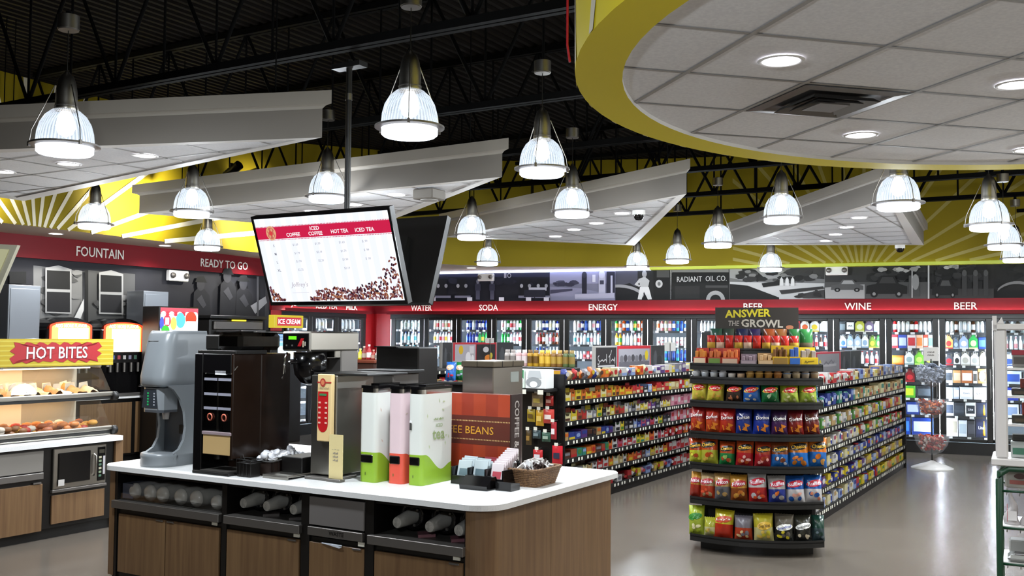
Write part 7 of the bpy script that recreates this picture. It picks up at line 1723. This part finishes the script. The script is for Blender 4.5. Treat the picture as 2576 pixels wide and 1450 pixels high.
# HOT BITES board
SG = thing('hot_bites_sign', 'yellow board with a ragged red patch reading HOT BITES on the heated case', 'sign', GP(CA, HB, 1.64), pi / 2 - G)
m = MB(); sx0, sx1, z0, z1 = -1.26, .02, -.02, .245
YB = mat('sign_yellow', 'a8920f', .5); YB2 = mat('sign_yellow_pale', 'b5a63a', .5)
m.box(sx0, sx1, .05, .07, z0, z1, YB)
for k in range(6): m.poly([(sx0, .049, z0 + .045 * k + .012), (sx1, .049, z0 + .045 * k + .012), (sx1, .049, z0 + .045 * k + .026), (sx0, .049, z0 + .045 * k + .026)], YB2)
pts = []; 
N = 22
for k in range(N): f = k / (N - 1); pts.append((sx0 + .18 + .92 * f, z1 - .03 - .012 * (k % 3) + .006 * sin(k * 2.1)))
for zz in (.17, .13, .1, .06): pts.append((sx0 + 1.10 + .04 * (1 if zz in (.17, .1) else -.4), zz))
for k in range(N): f = 1 - k / (N - 1); pts.append((sx0 + .18 + .92 * f, z0 + .035 + .012 * (k % 3) + .006 * sin(k * 1.7)))
for zz in (.06, .1, .13, .17): pts.append((sx0 + .18 - .04 * (1 if zz in (.06, .13) else -.4), zz))
ctr = (sum(p[0] for p in pts) / len(pts), .11)
m.add([(ctr[0], .047, ctr[1])] + [(a, .047, b) for a, b in pts], [(0, i + 1, (i + 1) % len(pts) + 1) for i in range(len(pts))], mat('sign_red', '98141c', .5))
m.text('HOT BITES', (ctr[0] + .008, .0455, .107), (1, 0, 0), EZ, .115, col('5c0c10'), .66, off=.0, bold=.01); m.text('HOT BITES', (ctr[0], .045, .112), (1, 0, 0), EZ, .115, col('e4dfe0'), .66, off=.001, bold=.01); m.build('board', SG)
m = MB(); m.box(-1.2, -1.17, .055, .065, -.04, .0, STEELD); m.box(-.05, -.02, .055, .065, -.04, .0, STEELD); m.build('clips', SG)
# ------------------------------------------------------------------ fountain equipment along the left wall
def LT(name, label, cat, s, off, z=0.0, group=None): return thing(name, label, cat, LW(s, off, z), pi / 2 - G, group)      # x along E2 (to the corner), -y into the shop
fc = LT('fountain_counter', 'oak fountain counter with white top along the left wall', 'cabinet', 5.0, .1)
m = MB(); m.box(-6.5, 1.1, -.5, -.02, .1, .96, BLACK); m.box(-6.5, 1.05, -.45, -.02, 0, .1, BLACKM); m.build('carcass', fc)
for k in range(7): m = MB(); m.box(-6.4 + k * .97, -6.4 + k * .97 + .9, -.515, -.5, .13, .9, WOOD, .002); m.build('door', fc)
m = MB(); m.box(-6.52, 1.12, -.55, .0, .96, 1.0, QUARTZ, .004); tag(m.build('worktop', None, LW(5.0, .1), pi / 2 - G), 'white worktop of the fountain counter at the left wall', 'worktop')
LIT = mat('lit_fountain_panel', 'ffffff', .4, 0, 3.2, ehex='ffe9d2'); LITR = mat('lit_fountain_edge', 'ff5028', .4, 0, 1.2, ehex='ff4020'); LITO = mat('lit_fountain_orange', 'ffb060', .4, 0, 1.8, ehex='ffa050')
def soda(s0, s1, label):
    t = LT('soda_fountain', label, 'soda fountain', (s0 + s1) / 2, .55, 1.0, 'soda fountains under the left fascia'); w = (s0 - s1) / 2
    m = MB(); m.box(-w - .04, w + .04, -.02, .45, .0, 1.0, BLACKG, .015); m.prism([(-w - .02, 1.0)] + [(w * 1.05 * cos(radians(a)), 1.0 + .17 * sin(radians(a))) for a in range(170, 9, -20)] + [(w + .02, 1.0)], .0, .42, BLACKG, 'y'); m.build('housing', t)
    m = MB(); z0, z1 = .66, 1.10; Y = -.03
    arch = [(w * cos(radians(a)), z1 - .06 + .07 * sin(radians(a))) for a in range(0, 181, 15)]
    m.add([(x, Y, z) for x, z in [(-w, z0), (w, z0)] + arch], [tuple(range(2 + len(arch)))], LITR)
    m.add([(x * .9, Y - .002, z - .02) for x, z in [(-w, z0 + .02), (w, z0 + .02)] + arch], [tuple(range(2 + len(arch)))], LITO)
    m.poly([(-w * .6, Y - .004, z0 + .0), (w * .82, Y - .004, z0 + .0), (w * .82, Y - .004, z1 - .09), (-w * .6, Y - .004, z1 - .09)], LIT)
    m.text('ADD MORE FLAVOR', (0, Y - .005, z1 - .055), (1, 0, 0), EZ, .05, LIT, w * 1.5, off=.001, bold=.02); m.build('lit_panel', t)
    m = MB(); m.box(-w, w, -.03, -.02, .50, .65, BLACK)
    for k in range(6): m.box(-w * .85 + k * w * .28, -w * .85 + k * w * .28 + .05, -.035, -.03, .55, .61, col(['a09048', '4c5c90', 'a04048', 'b8b4b0', '807c90', '406050'][k]))
    m.build('flavour_buttons', t)
    m = MB()
    for k in range(5): m.cyl(.02, .36, .5, STEELD, (-w * .7 + k * w * .35, -.06, 0), 8)
    m.build('nozzles', t)
    m = MB(); m.box(-w, w, -.11, -.02, .0, .04, STEELD); m.build('drip_tray', t)
soda(8.02, 7.33, 'soda fountain with red and white lit panel, left of the pair'); soda(7.13, 6.42, 'soda fountain with red and white lit panel, right of the pair')
def gpanel(s0, s1, z0, z1, label):
    t = LT('ice_machine', label, 'ice machine', (s0 + s1) / 2, .5, 1.0, 'grey ice machines'); w = (s0 - s1) / 2
    m = MB(); m.box(-w, w, -.0, .4, .0, z1 - 1, mat('grey_metal_panel', '8c9096', .35, .5), .006); m.build('housing', t)
    m = MB(); m.box(-w * .9, w * .9, -.006, .0, z0 - 1 - .1, z1 - 1.05, mat('grey_metal_panel', '8c9096', .35, .5), .004); m.build('front_panel', t)
    return t
gpanel(8.6, 8.12, 1.76, 2.6, 'tall grey ice machine left of the soda fountains'); gpanel(6.36, 5.88, 1.94, 2.61, 'tall grey ice machine behind the frozen drink screen')
m = MB(); m.lathe([(0, 0), (.1, .0), (.16, .05), (.14, .1), (.0, .13)], 14, col('e0e4ec'), scale=(2, 1)); o = m.build('ice_bag', None, LW(8.38, .75, 1.74), pi / 2 - G); tag(o, 'white lumpy bag before the left ice machine', 'bag')
m = MB(); m.box(-.25, .25, -.12, .12, 1.0, 1.74, BLACK, .01); tag(m.build('lid_cabinet', None, LW(8.38, .75), pi / 2 - G), 'black cabinet before the left ice machine', 'cabinet')
# frozen drink screen
t = LT('frozen_drink_machine', 'black frozen drink machine with a bright colourful top screen', 'drink machine', 6.14, 1.06, 1.0); w = .385
m = MB(); m.box(-w, w, 0, .38, -1, 1.36, BLACK, .01); m.build('housing', t)
m = MB(); Y = -.004
def r2(x0, z0, x1, z1, c, d=0.0, e=1.3): m.poly([(w * x0, Y - d, z0), (w * x1, Y - d, z0), (w * x1, Y - d, z1), (w * x0, Y - d, z1)], scr(c, e))
def c2(x, z, rx, rz, c, d, e=1.3): m.disc((w * x, Y - d, z), (1, 0, 0), (0, 0, 1), rx, rz, scr(c, e), 16)
r2(-.95, .9, .95, 1.34, 'dce8f4'); r2(-.95, 1.24, .95, 1.34, 'd84858', .001)
for k in range(9): c2(-.8 + k * .2, 1.25, .05, .035, ['e8f0f8', 'c83040'][k % 2], .002)
c2(-.62, 1.14, .07, .09, 'c83048', .003); r2(-.72, 1.08, -.52, 1.19, 'e8d8e8', .004); c2(.05, 1.15, .09, .12, '58b8d0', .003); c2(.58, 1.18, .11, .11, 'c04020', .004); r2(.35, 1.05, .85, 1.14, 'f0e8e8', .005); c2(-.3, 1.1, .06, .1, 'e8d860', .004); c2(-.7, .98, .08, .09, '40b838', .005); c2(-.88, 1.1, .04, .1, '4858c8', .004); r2(-.2, .92, .9, 1.0, 'e0e4f0', .006); m.text('Frozen', (w * .35, Y - .007, .985), (1, 0, 0), EZ, .09, scr('f4f4fc', 1.4), w * 1.1, bold=.02)
m.build('bright_screen', t)
m = MB(); m.box(-.25, .25, -.06, 0, .35, .5, STEELD, .01); m.cyl(.03, .2, .36, BLACK, (-.15, -.04, 0), 10); m.cyl(.03, .2, .36, BLACK, (.15, -.04, 0), 10); m.build('tap_bar', t)
# dark slush machine block and ice cream freezer
t = LT('slush_machine', 'long dark drink machine with top rail under the men mural', 'drink machine', 4.45, .62, 1.0); w = .62
m = MB(); m.box(-w, w, .05, .5, 0, 1.2, mat('dark_machine', '1a1816', .4), .02); m.build('housing', t)
m = MB(); m.box(-w - .03, w + .03, .0, .5, 1.2, 1.26, BLACKM, .01); m.box(-w * .9, w * .9, .0, .05, 1.02, 1.16, STEELD, .01); m.build('top_rail', t)
for k in range(3): m = MB(); x = -w * .6 + k * w * .6; m.lathe([(.0, .62), (.13, .62), (.15, .68), (.15, .93), (.1, 1.0), (0, 1.01)], 18, SMOKE, (x, -.04, 0)); m.build('clear_bowl', t)
m = MB(); m.box(-w * .3, w * .2, -.03, .0, 1.165, 1.19, mat('yellow_strip_lit', 'e8d030', .4, 0, .8)); m.build('yellow_strip', t)
t = LT('ice_cream_freezer', 'upright ice cream freezer with lit poster front and yellow sign', 'freezer', 3.4, .72); w = .40
m = MB(); m.box(-w, w, 0, .6, 0, 1.98, mat('freezer_dark', '26221f', .35), .01); m.build('housing', t)
m = MB(); m.box(-w * .55, w * .6, -.01, .0, 1.5, 1.95, scr('c8d8e8', 1.2)); m.poly([(-w * .55, -.012, 1.82), (w * .6, -.012, 1.82), (w * .6, -.012, 1.95), (-w * .55, -.012, 1.95)], scr('5888c0', 1.0)); m.poly([(-w * .5, -.013, 1.74), (w * .55, -.013, 1.74), (w * .55, -.013, 1.8), (-w * .5, -.013, 1.8)], scr('88c0e8', 1.2)); m.disc((-w * .35, -.013, 1.55), (1, 0, 0), (0, 0, 1), .07, .05, scr('e0d838', 1.2)); m.disc((w * .2, -.013, 1.6), (1, 0, 0), (0, 0, 1), .1, .05, scr('d8e0c8', 1.2))
for k in range(4): m.poly([(-w * .5, -.0135, 1.835 + k * .028), (w * (.3 + .08 * (k % 3)), -.0135, 1.835 + k * .028), (w * (.3 + .08 * (k % 3)), -.0135, 1.85 + k * .028), (-w * .5, -.0135, 1.85 + k * .028)], scr('a8c4e4', 1.1))
m.build('lit_poster', t)
m = MB(); Y = -.05
m.box(-w * .92, w * .95, -.05, .1, 2.06, 2.29, scr('d0bc38', .8), .01); m.poly([(-w * .75, Y - .002, 2.1), (w * .8, Y - .002, 2.1), (w * .8, Y - .002, 2.25), (-w * .75, Y - .002, 2.25)], scr('c03848', .9)); m.text('ICE CREAM', (w * .02, Y - .003, 2.175), (1, 0, 0), EZ, .09, scr('f8ecf0', 1.4), w * 1.4, off=.001, bold=.02); m.build('lit_sign', t)
m = MB(); m.box(-.02, .02, .0, .06, 1.98, 2.07, BLACK); m.build('sign_post', t)
# dark shelf with small bottles near the corner
bp2 = at_Y(922, 905, 12.6)
t = thing('condiment_stand', 'dark wood stand with small bottles behind the brewer column', 'stand', Vector((bp2.x, bp2.y, 0)), RG)
m = MB(); m.box(-.24, .24, -.15, .3, 0, bp2.z - .04, mat('dark_wood_stand', '3a2018', .4), .01); m.build('body', t)
m = MB(); m.box(-.26, .26, -.17, .32, bp2.z - .04, bp2.z, mat('reddish_wood_top', '6a3424', .35), .006); m.build('top', t)
for k, (x, c, d, h, n) in enumerate(((-.2, 'a8acc0', '4050a0', .17, 'pale blue'), (-.13, 'b0a098', '806850', .16, 'tan'), (-.06, 'd8d020', 'e0e080', .13, 'bright yellow'), (.0, '7c2820', 'b0a090', .16, 'dark red'), (.08, 'a02028', 'e8e4e4', .18, 'red and white'), (.15, '983028', 'b89080', .12, 'short red'), (.21, 'b8b4b0', '807c78', .12, 'short grey'))):
    m = MB(); m.lathe([(0, 0), (.028, 0), (.03, .01), (.03, h * .6), (.012, h * .8), (.011, h)], 12, col(c, .3)); m.lathe([(.0305, h * .15), (.0305, h * .5)], 12, col(d, .4)); m.lathe([(.014, h * .92), (.014, h * 1.05), (0, h * 1.05)], 10, col(d))
    o = m.build('condiment_bottle', None, Vector((bp2.x, bp2.y, bp2.z + .0008)) + E1 * x - E2 * .05); tag(o, '%s condiment bottle on the dark wood stand' % n, 'bottle', 'bottles on the dark stand')
